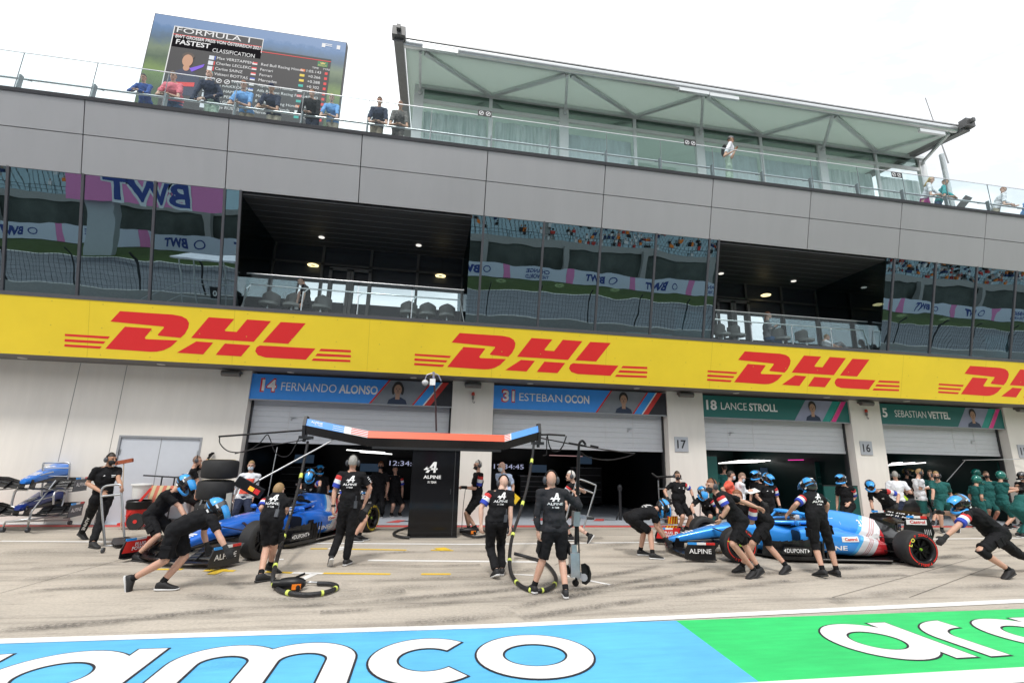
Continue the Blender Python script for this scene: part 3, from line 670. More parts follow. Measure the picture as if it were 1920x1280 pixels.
b = MB(); b.box(posts[0], posts[-1], -2.472, -2.452, RT, RT+.02); b.build('top_rail', STEEL, TR)
NOS = M('sticker_black', (.012, .012, .014), .5)
for i, (px, py) in enumerate(((418, 153), (909, 213), (1294, 268), (1681, 328))):
    p = at(px, py, -2.475); b = MB(); b.box(p.x-.2, p.x+.2, -2.475, -2.4725, p.z-.1, p.z+.1); s = b.build('sticker', NOS, TR)
    b = MB()
    for q in (-.1, .1):
        pts = arc(p.x+q, p.z, .07, .07, 0, 360, 20); n = len(pts)
        for j in range(n-1):
            u, v = Vector(pts[j]), Vector(pts[j+1]); c = Vector((p.x+q, p.z)); b.poly([(u.x, -2.478, u.y), (v.x, -2.478, v.y), ((v-c)*.78+c)[:1]+(-2.478,)+((v-c)*.78+c)[1:], ((u-c)*.78+c)[:1]+(-2.478,)+((u-c)*.78+c)[1:]])
        b.poly([(p.x+q-.06, -2.478, p.z-.045), (p.x+q-.045, -2.478, p.z-.06), (p.x+q+.06, -2.478, p.z+.045), (p.x+q+.045, -2.478, p.z+.06)])
    b.build('symbol', LETW, s)
# balcony railings in the loggias
for x0, x1, lab in ((-5.15, .8, 'glass railing with steel rails in front of the left balcony seats'), (8.6, 14.45, 'glass railing with steel rails in front of the right balcony')):
    o = thing('balcony_railing', lab, 'railing', ((x0+x1)/2, -1.1, 5.6), group='balcony railings')
    n = 4
    for k in range(n):
        a = x0+(x1-x0)*k/n; c = x0+(x1-x0)*(k+1)/n; b = MB(); b.box(a+.02, c-.02, -1.112, -1.1, 5.62, 6.62); b.build('glass_pane', RAILG, o)
        b = MB(); b.bar((a+.02, -1.06, 5.6), (a+.02, -1.06, 6.25), .03, .02, (0, 1, 0)); b.bar((a+.02, -1.06, 6.2), (a+.12, -1.0, 6.34), .025, .02); b.build('post', STEEL, o)
    b = MB(); b.tube([(x0, -1.09, 6.64), (x1, -1.09, 6.64)], .02, 8); b.build('top_rail', STEEL, o, smooth=50)
    b = MB(); b.tube([(x0-.05, -.98, 5.7), (x0+.1, -.98, 6.36), (x1-.1, -.98, 6.36), (x1+.05, -.98, 5.7)], .022, 8); b.build('handrail', STEEL, o, smooth=50)
SEATM = M('pale_grey_seat', (.26, .26, .25), .5)
def seat_mesh(b, x, y):
    rings = []
    for k in range(7):
        t = k/6; a = -70+140*t; rings.append([(x+.27*math.sin(rad(a)), y+.25-.25*math.cos(rad(a))+.1, z) for z in (6.0, 6.1, 6.38-.1*abs(t-.5)*2, 6.4-.1*abs(t-.5)*2, 6.1)])
    b.loft(rings)
for i, (px, py, Y, lab) in enumerate([(500, 578, -.5, 'leftmost'), (545, 582, -.5, ''), (600, 583, -.5, ''), (765, 590, -.55, ''), (801, 592, -.55, ''), (838, 595, -.55, ''), (1357, 632, -.6, ''), (1386, 634, -.6, ''), (1470, 640, -.6, ''), (1515, 643, -.6, '')]):
    p = at(px, py, Y); o = thing('tub_chair', 'pale grey tub shaped seat on the %s balcony' % ('left' if px < 900 else 'right'), 'seat', (p.x, p.y, 5.6), group='grey tub seats on the %s balcony' % ('left' if px < 900 else 'right'))
    b = MB(); seat_mesh(b, p.x, p.y); b.build('backrest', SEATM, o, smooth=40)
    b = MB(); b.lathe((p.x, p.y+.05, 5.96), (0, 0, 1), [(0, .05), (.0, .24), (.07, .25), (.08, .001)], 16); b.build('seat', SEATM, o, smooth=40)
    b = MB(); b.cyl((p.x, p.y+.05, 5.6), (p.x, p.y+.05, 5.96), .03); b.lathe((p.x, p.y+.05, 5.6), (0, 0, 1), [(0, .2), (.02, .19), (.03, .03)], 14); b.build('leg', STEEL, o)
# ================================================================ ROOF PAVILION
PV = thing('roof_pavilion', 'white framed glass pavilion on the roof with a sloping green underside roof', 'pavilion', (8, .5, 9.82))
PW = M('pavilion_white', (.80, .82, .81), .45, .1, var=.03)
ALU = M('eave_aluminium', (.62, .64, .64), .3, .7, var=.04)
MEMB = membrane('pale_green_membrane', (.66, .71, .68), (.52, .585, .545))
YE, YW = -1.5, .5
eL, eR = at(757, 78, YE), at(1800, 248, YE)
def eave(t): return eL.lerp(eR, t)
ze = (eL.z+eR.z)/2
X0, X1 = eL.x+.05, eR.x-.2
ZT = at(800, 150, YW).z        # top of the clerestory glass
ZS = at(790, 186, YW).z
XC0, XC1 = at(775, 200, YW).x, at(1742, 330, YW).x
# roof: shallow slab from the eave back over the building
b = MB(); b.hexa([(X0, YE+.1, ze-.03), (X1, YE+.1, ze-.03), (X1, 7, ze+1.2), (X0, 7, ze+1.2), (X0, YE+.1, ze+.03), (X1, YE+.1, ze+.03), (X1, 7, ze+1.3), (X0, 7, ze+1.3)]); b.build('roof', [MEMB], PV)
b = MB(); b.tube([(X0-.1, YE, ze), (X1+.1, YE, ze)], .13, 12); b.build('eave_tube', ALU, PV, smooth=50)
b = MB(); b.bar((X0-.1, YE+.02, ze+.17), (X1+.1, YE+.02, ze+.17), .2, .05); b.build('gutter', M('gutter_grey', (.4, .4, .4), .4, .6), PV)
def zr(y): return ze-.05+(y-YE)*(1.23/8.4)
for X in (X0-.18, X1+.18):      # gable ends
    b = MB(); b.hexa([(X-.14, YE-.25, ze-.2), (X+.14, YE-.25, ze-.2), (X+.14, 7, ze+1.0), (X-.14, 7, ze+1.0), (X-.14, YE-.25, ze+.12), (X+.14, YE-.25, ze+.12), (X+.14, 7, ze+1.35), (X-.14, 7, ze+1.35)]); b.build('gable_beam', M('gable_grey', (.2, .2, .2), .5, .4), PV)
    b = MB(); b.box(X-.2, X+.2, YE-.42, YE-.15, ze-.1, ze+.22); b.box(X-.06, X+.06, YE-.55, YE-.4, ze+.02, ze+.16); b.build('gable_bracket', M('bracket_dark', (.12, .12, .12), .5, .5), PV)
colpx = [785, 1057, 1312, 1543, 1735]
colX = [at(px, 190+(px-785)*.165, YW).x for px in colpx]
mulpx = [920, 1190, 1428, 1646]
mulX = [at(px, 205+(px-920)*.165, YW).x for px in mulpx]
for X in colX:
    b = MB(); b.box(X-.17, X+.17, YW-.06, YW+.1, 9.82, zr(YW)-.02); b.build('column', PW, PV)
for X in mulX:
    b = MB(); b.box(X-.06, X+.06, YW-.03, YW+.06, 9.82, zr(YW)-.02); b.build('glazing_bar', PW, PV)
xs = sorted(colX+mulX)
b = MB()
for x0, x1 in zip(xs, xs[1:]):
    b.box(x0, x1, YW-.02, YW+.05, ZS-.12, ZS+.02); b.box(x0, x1, YW-.025, YW+.06, ZT+.02, ZT+.16)
b.build('transom', PW, PV)
CLG = glass('clerestory_glass', (.36, .42, .40), .3, (.8, .92, .86), 0, .05, False)
DGL = glass('pavilion_door_glass', (.92, .96, .95), .05, (1, 1, 1), 0, .05, False)
CURT = bpy.data.materials.new('white_net_curtain'); CURT.use_nodes = True
t = CURT.node_tree; bb = t.nodes['Principled BSDF']; bb.inputs['Roughness'].default_value = .8
cc = t.nodes.new('ShaderNodeTexCoord'); mpn = t.nodes.new('ShaderNodeMapping'); mpn.inputs['Scale'].default_value = (7, 1, .5)
nn = t.nodes.new('ShaderNodeTexNoise'); nn.inputs['Scale'].default_value = 2.2; nn.inputs['Detail'].default_value = 5; cr_ = t.nodes.new('ShaderNodeValToRGB')
cr_.color_ramp.elements[0].position = .38; cr_.color_ramp.elements[0].color = (.68, .73, .72, 1); cr_.color_ramp.elements[1].position = .6; cr_.color_ramp.elements[1].color = (.97, .97, .97, 1)
t.links.new(cc.outputs['Object'], mpn.inputs[0]); t.links.new(mpn.outputs[0], nn.inputs['Vector']); t.links.new(nn.outputs['Fac'], cr_.inputs['Fac']); t.links.new(cr_.outputs['Color'], bb.inputs['Base Color'])
GREYC = M('grey_sheet_curtain', (.74, .78, .82), .7, var=.15, scale=3, stretch=(3, 1, .5))
for i, (x0, x1) in enumerate(zip(xs, xs[1:])):
    b = MB(); b.box(x0, x1, YW+.02, YW+.03, ZS+.02, ZT+.02); b.build('clerestory_pane', CLG, PV)
    b = MB(); b.box(x0, x1, YW+.02, YW+.03, 9.82, ZS-.12); b.build('door_pane', DGL, PV)
    if i == 3: continue
    zt = ZS-(.36, .38, .5, 0, .42, .45, .48, .5, .6)[i]; pleat = .045 if i in (0, 1, 6) else .012; n = 44
    b = MB(); w0, w1 = x0+.2, x1-(.1 if i != 4 else .1)
    b.loft([[(w0+(w1-w0)*k/n, YW+.16+pleat*math.sin(k*1.35+math.sin(k*.7)), z) for k in range(n+1)] for z in (9.9, zt)], caps=False, closed=False)
    b.build('curtain', CURT if i in (0, 1, 6, 7) else GREYC, PV, smooth=60)
b = MB(); b.box(xs[0], xs[-1], 4.5, 4.6, 9.82, ze+.8); b.build('back_wall', M('pavilion_inside', (.06, .065, .065), .8), PV)
# angled glass of the right end
pe = at(1715, 360, YW)
b = MB(); b.bar((xs[-1]-1.2, YW-.1, 9.9), (xs[-1]+.5, -.6, 12.3), .12, .25); b.build('end_strut', M('end_strut_dark', (.06, .06, .06), .5), PV)
# truss braces in the roof underside: zig-zag between eave and wall, and drop struts to the columns
BR = M('brace_grey', (.58, .61, .60), .4, .4)
top = [at(px, 108+(px-790)*.163, YE).x for px in (790, 1068, 1325, 1570, 1790)]
def brace(a, c, w=.13, h=.1):
    b = MB(); b.bar(a, c, w, h); b.build('brace', BR, PV)
for i in range(4):
    xm = mulX[i]; z1 = ze-.12; zw = zr(YW)-.1
    brace((top[i]+.1, YE+.12, z1), (xm, YW-.1, zw)); brace((top[i+1]-.1, YE+.12, z1), (xm, YW-.1, zw))
for i in range(5):
    b = MB(); X = colX[i] if i < 4 else colX[i]-.1; b.bar((top[i]-.05, YE+.1, ze-.15), (X+.03, YW-.12, ZS+.25), .09, .09); b.ball((X+.03, YW-.1, ZS+.2), .09, 8, 6); b.build('strut', BR, PV)
b = MB(); b.bar((xs[0], YW-.1, zr(YW)-.12), (xs[-1], YW-.1, zr(YW)-.12), .1, .12); b.build('wall_beam', BR, PV)
for px, py in ((826, 94), (1300, 172), (1356, 182), (1745, 248)):
    p = at(px, py, YE-.14); b = MB(); b.box(p.x-.55, p.x+.55, YE-.22, YE-.12, p.z-.09, p.z+.03); b.build('splice_plate', ALU, PV)
# mast and leaning pole right of the pavilion
p0, p1 = at(1752, 232, 3), at(1735, 184, 3); b = MB(); b.tube([p0+(p0-p1)*1.5, p1], [.035, .02], 8); tag(b.build('mast', M('mast_grey', (.3, .3, .3), .5)), 'thin grey mast rising behind the right end of the pavilion roof', 'mast')
p0, p1 = at(1790, 398, -.2), at(1765, 290, -.2); b = MB(); b.tube([(p0.x, p0.y, 9.82), p1], .09, 12); tag(b.build('flag_pole', M('pole_pale', (.55, .6, .62), .4, .2), smooth=50), 'thick pale pole on the terrace beside the pavilion right end', 'pole')
# ================================================================ BIG SCREEN
SY = 20.0
s00, s10, s11 = at(291, 29, SY), at(650, 78, SY), at(637, 240, SY)
sx0, sx1, sz1 = s00.x, s10.x, (s00.z+s10.z)/2; sz0 = at(250, 200, SY).z-.8
SCR = thing('big_screen', 'large video screen showing a timing table over green hills', 'video screen', ((sx0+sx1)/2, SY, sz0))
def em(name, col, k=1.0):
    return M(name, (.01, .01, .01), .6, var=0, emit=col, es=k*.8)
def uvp(u, v, d=0.0): return (sx0+(sx1-sx0)*u, SY-.01-d, sz1-(sz1-sz0)*v)
def rect(b, u0, v0, u1, v1, d):
    b.poly([uvp(u0, v1, d), uvp(u1, v1, d), uvp(u1, v0, d), uvp(u0, v0, d)])
b = MB(); b.box(sx0-.05, sx1+.05, SY, SY+.5, sz0-.05, sz1+.05); b.build('cabinet', M('screen_black', (.02, .02, .02), .6), SCR)
pic = bpy.data.materials.new('landscape_picture'); pic.use_nodes = True; t = pic.node_tree; bb = t.nodes['Principled BSDF']; bb.inputs['Base Color'].default_value = (.01, .01, .01, 1)
cc = t.nodes.new('ShaderNodeTexCoord'); sp = t.nodes.new('ShaderNodeSeparateXYZ'); nn = t.nodes.new('ShaderNodeTexNoise'); nn.inputs['Scale'].default_value = 1.3; nn.inputs['Detail'].default_value = 9; nn.inputs['Roughness'].default_value = .68
ad = t.nodes.new('ShaderNodeMath'); ad.operation = 'MULTIPLY_ADD'; ad.inputs[1].default_value = .16; cr_ = t.nodes.new('ShaderNodeValToRGB'); mr = t.nodes.new('ShaderNodeMapRange')
t.links.new(cc.outputs['Generated'], sp.inputs[0]); t.links.new(cc.outputs['Object'], nn.inputs['Vector']); t.links.new(nn.outputs['Fac'], ad.inputs[0]); t.links.new(sp.outputs['Z'], ad.inputs[2]); t.links.new(ad.outputs[0], cr_.inputs['Fac'])
E_ = cr_.color_ramp.elements; E_[0].position = 0; E_[0].color = (.045, .11, .03, 1); E_[1].position = 1.0; E_[1].color = (.10, .19, .36, 1)
for p_, c_ in ((.35, (.02, .05, .012)), (.55, (.12, .20, .04)), (.66, (.03, .07, .03)), (.76, (.11, .16, .09)), (.86, (.035, .085, .14)), (.97, (.05, .14, .30))):
    e = E_.new(p_); e.color = (*c_, 1)
t.links.new(cr_.outputs['Color'], bb.inputs['Emission Color']); bb.inputs['Emission Strength'].default_value = .75
b = MB(); b.poly([uvp(0, 1, 0), uvp(1, 1, 0), uvp(1, 0, 0), uvp(0, 0, 0)]); b.build('picture', pic, SCR)
b = MB(); rect(b, .105, .1, .56, .3, .02); rect(b, .105, .2, .93, 1.0, .02); b.build('table_panel', em('screen_charcoal', (.012, .011, .013)), SCR)
b = MB(); rect(b, .105, .095, .562, .103, .03); rect(b, .105, .095, .11, .8, .03); rect(b, .558, .095, .562, .24, .03); b.build('panel_outline', em('screen_white', (.62, .62, .62)), SCR)
b = MB(); rect(b, .108, .175, .555, .182, .035); rect(b, .555, .222, .93, .229, .03); b.build('panel_rule', em('screen_red', (.6, .03, .03)), SCR)
SU, SV = Vector((1, 0, 0)), Vector((0, 0, 1)); Wd = sx1-sx0; Hd = sz1-sz0
b = MB()
def stx(s, u, v, h, w=None, bold=0, al='L'): b = MB(); b.text(s, uvp(u, v, .04), SU, SV, h*Hd, None if w is None else w*Wd, bold, align=al); b.build('lettering', em('screen_white', (.62, .62, .62)), SCR)
stx('FORMULA 1', .122, .155, .05, .37, 0); stx('BWT GROSSER PREIS VON ÖSTERREICH 2021', .122, .21, .03, .43, .015); stx('FASTEST', .13, .27, .045, .17, .02); stx('CLASSIFICATION', .315, .30, .038, .215)
rows = [('Max VERSTAPPEN', 'Red Bull Racing Honda', '1:05.143'), ('Charles LECLERC', 'Ferrari', '+0.266'), ('Carlos SAINZ', 'Ferrari', '+0.288'), ('Valtteri BOTTAS', 'Mercedes', '+0.302'), ('Yuki TSUNODA', 'AlphaTauri Honda', '+0.331'),
        ('Kimi RÄIKKÖNEN', 'Alfa Romeo Racing Ferrari', '+0.443'), ('Lewis HAMILTON', 'Mercedes', '+0.451'), ('Sergio PEREZ', 'Red Bull Racing Honda', '+0.483'), ('Pierre GASLY', 'AlphaTauri Honda', '+0.492'), ('George RUSSELL', 'Mercedes', '+0.530')]
for k, (n_, t_, s_) in enumerate(rows):
    v = .365+k*.052; stx(n_, .345, v, .026); stx(t_, .57, v, .026); stx(s_, .885, v, .026, al='R')
stx('TIME', .87, .32, .018, al='R'); stx('TYRE', .93, .32, .018, al='R'); stx('F1', .87, .085, .04, .1, .02)
b = MB()
for k in range(10): rect(b, .305, .337+k*.052, .33, .376+k*.052, .03)
b.build('position_box', em('screen_pale', (.55, .58, .62)), SCR)
b = MB(); rect(b, .86, .235, .915, .29, .03); b.build('clock_logo_panel', em('screen_green', (.01, .14, .05)), SCR)
b = MB(); b.text('ROLEX', uvp(.888, .285, .04), SU, SV, .018*Hd, .045*Wd, align='C'); b.poly([uvp(.878, .262, .04), uvp(.898, .262, .04), uvp(.903, .243, .04), uvp(.893, .252, .04), uvp(.888, .24, .04), uvp(.883, .252, .04), uvp(.873, .243, .04)]); b.build('clock_logo', em('screen_gold', (.55, .42, .12)), SCR)
b = MB()
for k in range(10):
    v = .34+k*.052; b.m = (0, 0, 0, 1, 2, 1, 2, 0, 0, 1)[k]; rect(b, .525, v, .55, v+.013, .03); b.m = (3, 3, 2, 3, 3, 2, 3, 3, 3, 0)[k]; rect(b, .525, v+.013, .55, v+.026, .031); b.m = 0; rect(b, .905, v, .92, v+.026, .03); b.m = (4, 5, 5, 6, 2, 0, 6, 4, 2, 6)[k]; rect(b, .775, v, .80, v+.024, .03); b.m = (1, 0, 0, 6, 1, 0, 6, 1, 1, 4)[k]; rect(b, .333, v-.003, .338, v+.036, .032)
b.build('table_icon', [em('screen_red', (.6, .03, .03)), em('screen_blue', (.03, .08, .4)), em('screen_white', (.62,)*3), em('screen_white', (.62,)*3), em('screen_orange', (.6, .15, .03)), em('screen_yellow', (.6, .45, .04)), em('screen_teal', (.02, .35, .3))], SCR)
b = MB()     # driver picture, kept generic
def uell(u, v, ru, rv, d, n=20): b.poly([uvp(u+ru*math.cos(2*math.pi*k/n), v+rv*math.sin(2*math.pi*k/n), d) for k in range(n)])
b.m = 1; b.poly([uvp(.12, .75, .03), uvp(.29, .75, .03), uvp(.275, .56, .03), uvp(.225, .5, .03), uvp(.185, .5, .03), uvp(.135, .56, .03)])
b.m = 0; uell(.205, .42, .026, .06, .05); uell(.205, .49, .016, .03, .045)
b.m = 2; uell(.205, .375, .03, .035, .045); b.m = 3; b.poly([uvp(.15, .64, .04), uvp(.26, .62, .04), uvp(.26, .66, .04), uvp(.15, .68, .04)]); b.m = 4; b.poly([uvp(.22, .49, .035), uvp(.29, .43, .035), uvp(.285, .46, .035), uvp(.235, .52, .035)])
b.build('driver_picture', [em('screen_skin', (.42, .22, .13)), em('screen_navy', (.01, .015, .05)), em('screen_hair', (.05, .03, .02)), em('screen_red', (.6, .03, .03)), em('screen_violet', (.15, .06, .55))], SCR)
b = MB()
for k in range(24):
    x = sx0+.3+(sx1-sx0-.6)*k/23; b.bar((x, SY+.2, sz0-.35), (x+.3, SY+.2, sz0-.75), .04, .04); b.bar((x+.3, SY+.2, sz0-.75), (x+.55, SY+.2, sz0-.35), .04, .04)
b.bar((sx0, SY+.2, sz0-.3), (sx1, SY+.2, sz0-.3), .08, .08); b.bar((sx0, SY+.2, sz0-.8), (sx1, SY+.2, sz0-.8), .08, .08)
b.bar((sx0+2, SY+.6, 0), (sx0+2, SY+.6, sz0), .4, .4); b.bar((sx1-2, SY+.6, 0), (sx1-2, SY+.6, sz0), .4, .4)
b.build('support_truss', ALU, SCR)
# ================================================================ ACROSS THE TRACK (seen in the glass)
GRASSM = M('mown_grass', (.06, .095, .022), .9, var=.25, scale=1.2, var2=.2, scale2=.08)
sheet('grass_verge', -260, 260, -54, -44.5, .01, GRASSM)
sheet('track_edge_line', -260, 260, -44.6, -44.1, .012, PAINTW)
STANDC = M('stand_concrete', (.36, .36, .35), .85, var=.1)
SEATB = M('pale_blue_stand_seat', (.42, .55, .60), .5)
b = MB()
for x in range(-240, 240, 8): b.box(x, x+7.6, -54.6, -54.3, 0, .35)
ar = thing('armco_barrier', 'low steel crash barrier along the grass across the track', 'barrier', (0, -55.2, 0))
b = MB()
for z in (.5, .85, 1.2): b.box(-240, 240, -55.3, -55.22, z-.12, z+.12)
b.build('rail', M('barrier_steel', (.36, .38, .39), .5, .6), ar)
b = MB()
for x in range(-240, 240, 4): b.box(x-.06, x+.06, -55.4, -55.3, 0, 1.4)
b.build('post', DARKM, ar); 
# advertising wall: pale blue with pink end pieces and mirrored-in-the-glass lettering
BWB = M('banner_pale_blue', (.62, .68, .80), .6, var=.03); BWP = M('banner_pink', (.72, .24, .50), .6); BWN = M('banner_navy', (.03, .06, .26), .6)
for k in range(-9, 22):
    x0 = k*9.0; o = thing('advertising_banner', 'white and pink banner with blue letters across the track, mirrored in the glass', 'banner', (x0+4.5, -54, 0), group='banners across the track')
    y = -53.9
    b = MB(); b.m = 0; b.box(x0+1, x0+8.98, y-.1, y, .1, 2.05); b.m = 1; b.box(x0, x0+1, y-.1, y, .1, 2.05); b.build('banner_panel', [BWB, BWP], o)
    b = MB(); u = Vector((-1, 0, 0))
    if k % 3 == 1:
        b.text('CHANGE', (x0+6.6, y+.02, 1.15), u, (0, 0, 1), .55, 3.4, .03); b.text('THE WORLD', (x0+6.6, y+.02, .4), u, (0, 0, 1), .5, 3.4, .03)
    else:
        b.text('BWT', (x0+5.6, y+.02, .6), u, (0, 0, 1), 1.0, 2.9, .05)
        for r0, r1 in ((.5, .34),):
            pts = arc(x0+6.7, 1.08, .55, .5, 0, 360, 20)
            for j in range(20):
                (a1, c1), (a2, c2) = pts[j], pts[j+1]; cx, cz = x0+6.7, 1.08
                b.poly([(a1, y+.02, c1), (a2, y+.02, c2), (cx+(a2-cx)*.72, y+.02, cz+(c2-cz)*.72), (cx+(a1-cx)*.72, y+.02, cz+(c1-cz)*.72)])
    b.build('lettering', BWN, o)
# grandstand: dark undercroft, front wall, stepped tiers with rows of seats, stairs, roof
GS = thing('grandstand', 'stepped grandstand with pale blue seats across the track, mirrored in the glass', 'grandstand', (0, -62, 0))
b = MB(); b.box(-140, 200, -58.2, -58, 0, 4.9); b.build('undercroft_wall', M('undercroft_dark', (.085, .10, .09), .9, var=.5, scale=.3), GS)
b = MB(); b.box(-140, 200, -58.0, -57.8, 4.6, 5.6); b.build('front_wall', STANDC, GS)
b = MB()
for r in range(26): b.box(-140, 200, -58.2-.8*(r+1), -58.2-.8*r, 4.8, 5.2+.42*r)
b.build('tier', STANDC, GS)
b = MB(); random.seed(3)
for r in range(24):
    x = -120.0
    while x < 190:
        if (int((x+120)/9) % 4 == 3 and (x+120) % 9 < 1.6): x += .6; continue
        y = -58.6-.8*r; z = 5.2+.42*r; b.box(x, x+.5, y-.45, y-.38, z+.35, z+.85); b.box(x, x+.5, y-.38, y, z+.35, z+.42); x += .62
so_ = b.build('seat_rows', SEATB, GS); so_['kind'] = 'stuff'
b = MB()
for x in range(-140, 200, 3): b.bar((x, -57.7, 5.6), (x, -57.7, 6.5), .05, .05)
b.bar((-140, -57.7, 6.5), (200, -57.7, 6.5), .06, .06); b.bar((-140, -57.7, 6.05), (200, -57.7, 6.05), .04, .04); b.build('front_railing', DARKM, GS)
b = MB()
for x in range(-138, 200, 12): b.box(x, x+.8, -57.6, -56.8, 0, 5)
b.build('column', STANDC, GS)
b = MB(); b.hexa([(-140, -56, 20), (200, -56, 20), (200, -82, 17), (-140, -82, 17), (-140, -56, 20.5), (200, -56, 20.5), (200, -82, 17.6), (-140, -82, 17.6)]); b.build('roof', M('stand_roof', (.25, .26, .27), .7), GS)
# big pink banner and pale gantry leg opposite the left windows
gx = -32.0
gl_ = thing('gantry_column', 'pale curved gantry column by the track, mirrored in the left windows', 'column', (-34.5, -45.5, 0))
b = MB(); b.loft([[(-37+.9*math.sin(z*.25), -46.6, z), (-34.3+.9*math.sin(z*.25), -46.6, z), (-34.3+.9*math.sin(z*.25), -45.7, z), (-37+.9*math.sin(z*.25), -45.7, z)] for z in (0, 1, 2, 3, 4, 5, 6, 7)]); b.build('shaft', M('gantry_pale', (.42, .46, .48), .6), gl_)
o = thing('bridge_banner', 'large pink banner with blue outlined letters across the track, mirrored in the left windows', 'banner', (-27, -45, 5.6))
b = MB(); b.m = 0; b.box(-37.5, -22.5, -45.2, -45, 5.7, 8.6); b.m = 1; b.box(-22.5, -15, -45.2, -45, 6.0, 8.6); b.build('banner_panel', [BWP, M('banner_pale_cyan', (.5, .68, .75), .6)], o)
b = MB(); b.text('BWT', (-25.8, -44.96, 5.9), (-1, 0, 0), (0, 0, 1), 2.3, 8.2, .09); b.build('lettering_outline', M('banner_cream', (.7, .75, .78), .6), o)
b = MB(); b.text('BWT', (-26.0, -44.94, 6.0), (-1, 0, 0), (0, 0, 1), 2.1, 7.8, .03); b.build('lettering', BWN, o)
b = MB(); b.box(-38, -14, -45.6, -45.2, 8.3, 9.2); b.build('bridge_beam', STANDC, o)
# pit wall debris fence on the near side of the track
PF = thing('debris_fence', 'tall mesh debris fence along the pit wall, mirrored in the glass', 'fence', (0, -24, 0))
b = MB(); b.box(-120, 150, -24.2, -23.9, 0, 1.1); b.build('barrier_wall', STANDC, PF)
b = MB()
for x in range(-120, 150, 4):
    b.bar((x, -24.05, 1.1), (x, -24.05, 3.2), .08, .08, (1, 0, 0)); b.bar((x, -24.05, 3.2), (x, -23.6, 3.7), .07, .07, (1, 0, 0))
b.build('post', DARKM, PF)
b = MB()
for z in (1.3, 1.6, 1.9, 2.2, 2.5, 2.8, 3.1): b.bar((-120, -24.05, z), (150, -24.05, z), .012, .012)
x = -60.0
while x < 90: b.bar((x, -24.05, 1.1), (x, -24.05, 3.2), .012, .012, (1, 0, 0)); x += .25
b.build('mesh_wire', DARKM, PF)
PS = thing('pit_stand', 'scaffold pit stand with pale roof by the pit wall, mirrored in the left windows', 'stand', (-14, -22.5, 0))
b = MB()
for x in (-16.2, -13.9, -11.8):
    for y in (-23.4, -21.6): b.bar((x, y, 0), (x, y, 3.9), .07, .07, (1, 0, 0))
for z in (1.4, 2.4, 3.85):
    for y in (-23.4, -21.6): b.bar((-16.2, y, z), (-11.8, y, z), .06, .06)
b.bar((-18.6, -21.6, .1), (-16.2, -21.6, 1.5), .06, .06); b.bar((-18.6, -21.6, 1.0), (-16.2, -21.6, 2.4), .05, .05); b.build('frame', ALU, PS)
b = MB(); b.hexa([(-16.5, -23.8, 3.9), (-11.5, -23.8, 3.9), (-11.5, -21.2, 3.9), (-16.5, -21.2, 3.9), (-16.5, -23.8, 4.0), (-11.5, -23.8, 4.0), (-11.5, -21.2, 4.0), (-16.5, -21.2, 4.0)]); b.build('roof', M('stand_roof_pale', (.7, .7, .76), .5, var=.3, scale=4), PS)
b = MB(); b.box(-14.6, -13.7, -21.62, -21.58, 1.4, 2.3); b.build('board', NOS, PS)
b = MB(); b.text('30', (-13.85, -21.56, 1.6), (-1, 0, 0), (0, 0, 1), .4, .55, .03); b.build('lettering', LETW, PS)

random.seed(11); b = MB(); cc_ = [CLR for CLR in (M('crowd_red', (.5, .05, .04), .8), M('crowd_white', (.7, .7, .7), .8), M('crowd_orange', (.8, .22, .03), .8), M('crowd_navy', (.02, .04, .12), .8), M('crowd_black', (.02, .02, .02), .8), M('crowd_skin', (.42, .25, .18), .8))]
for i in range(2600):
    r = random.randint(0, 21); x = random.uniform(18, 190) if random.random() < .85 else random.uniform(-110, 18); y = -58.75-.8*r; z = 5.6+.42*r; b.m = random.choice((0, 1, 1, 2, 2, 3, 4, 4)); b.hexa([(x-.2, y-.15, z), (x+.2, y-.15, z), (x+.2, y+.15, z), (x-.2, y+.15, z), (x-.24, y-.12, z+.5), (x+.24, y-.12, z+.5), (x+.24, y+.1, z+.5), (x-.24, y+.1, z+.5)]); b.m = random.choice((5, 5, 4)); b.ball((x, y, z+.66), .12, 6, 5)
o = b.build('crowd', cc_); tag(o, 'seated spectators in the grandstand across the track, mirrored in the right windows', 'crowd', kind='stuff')
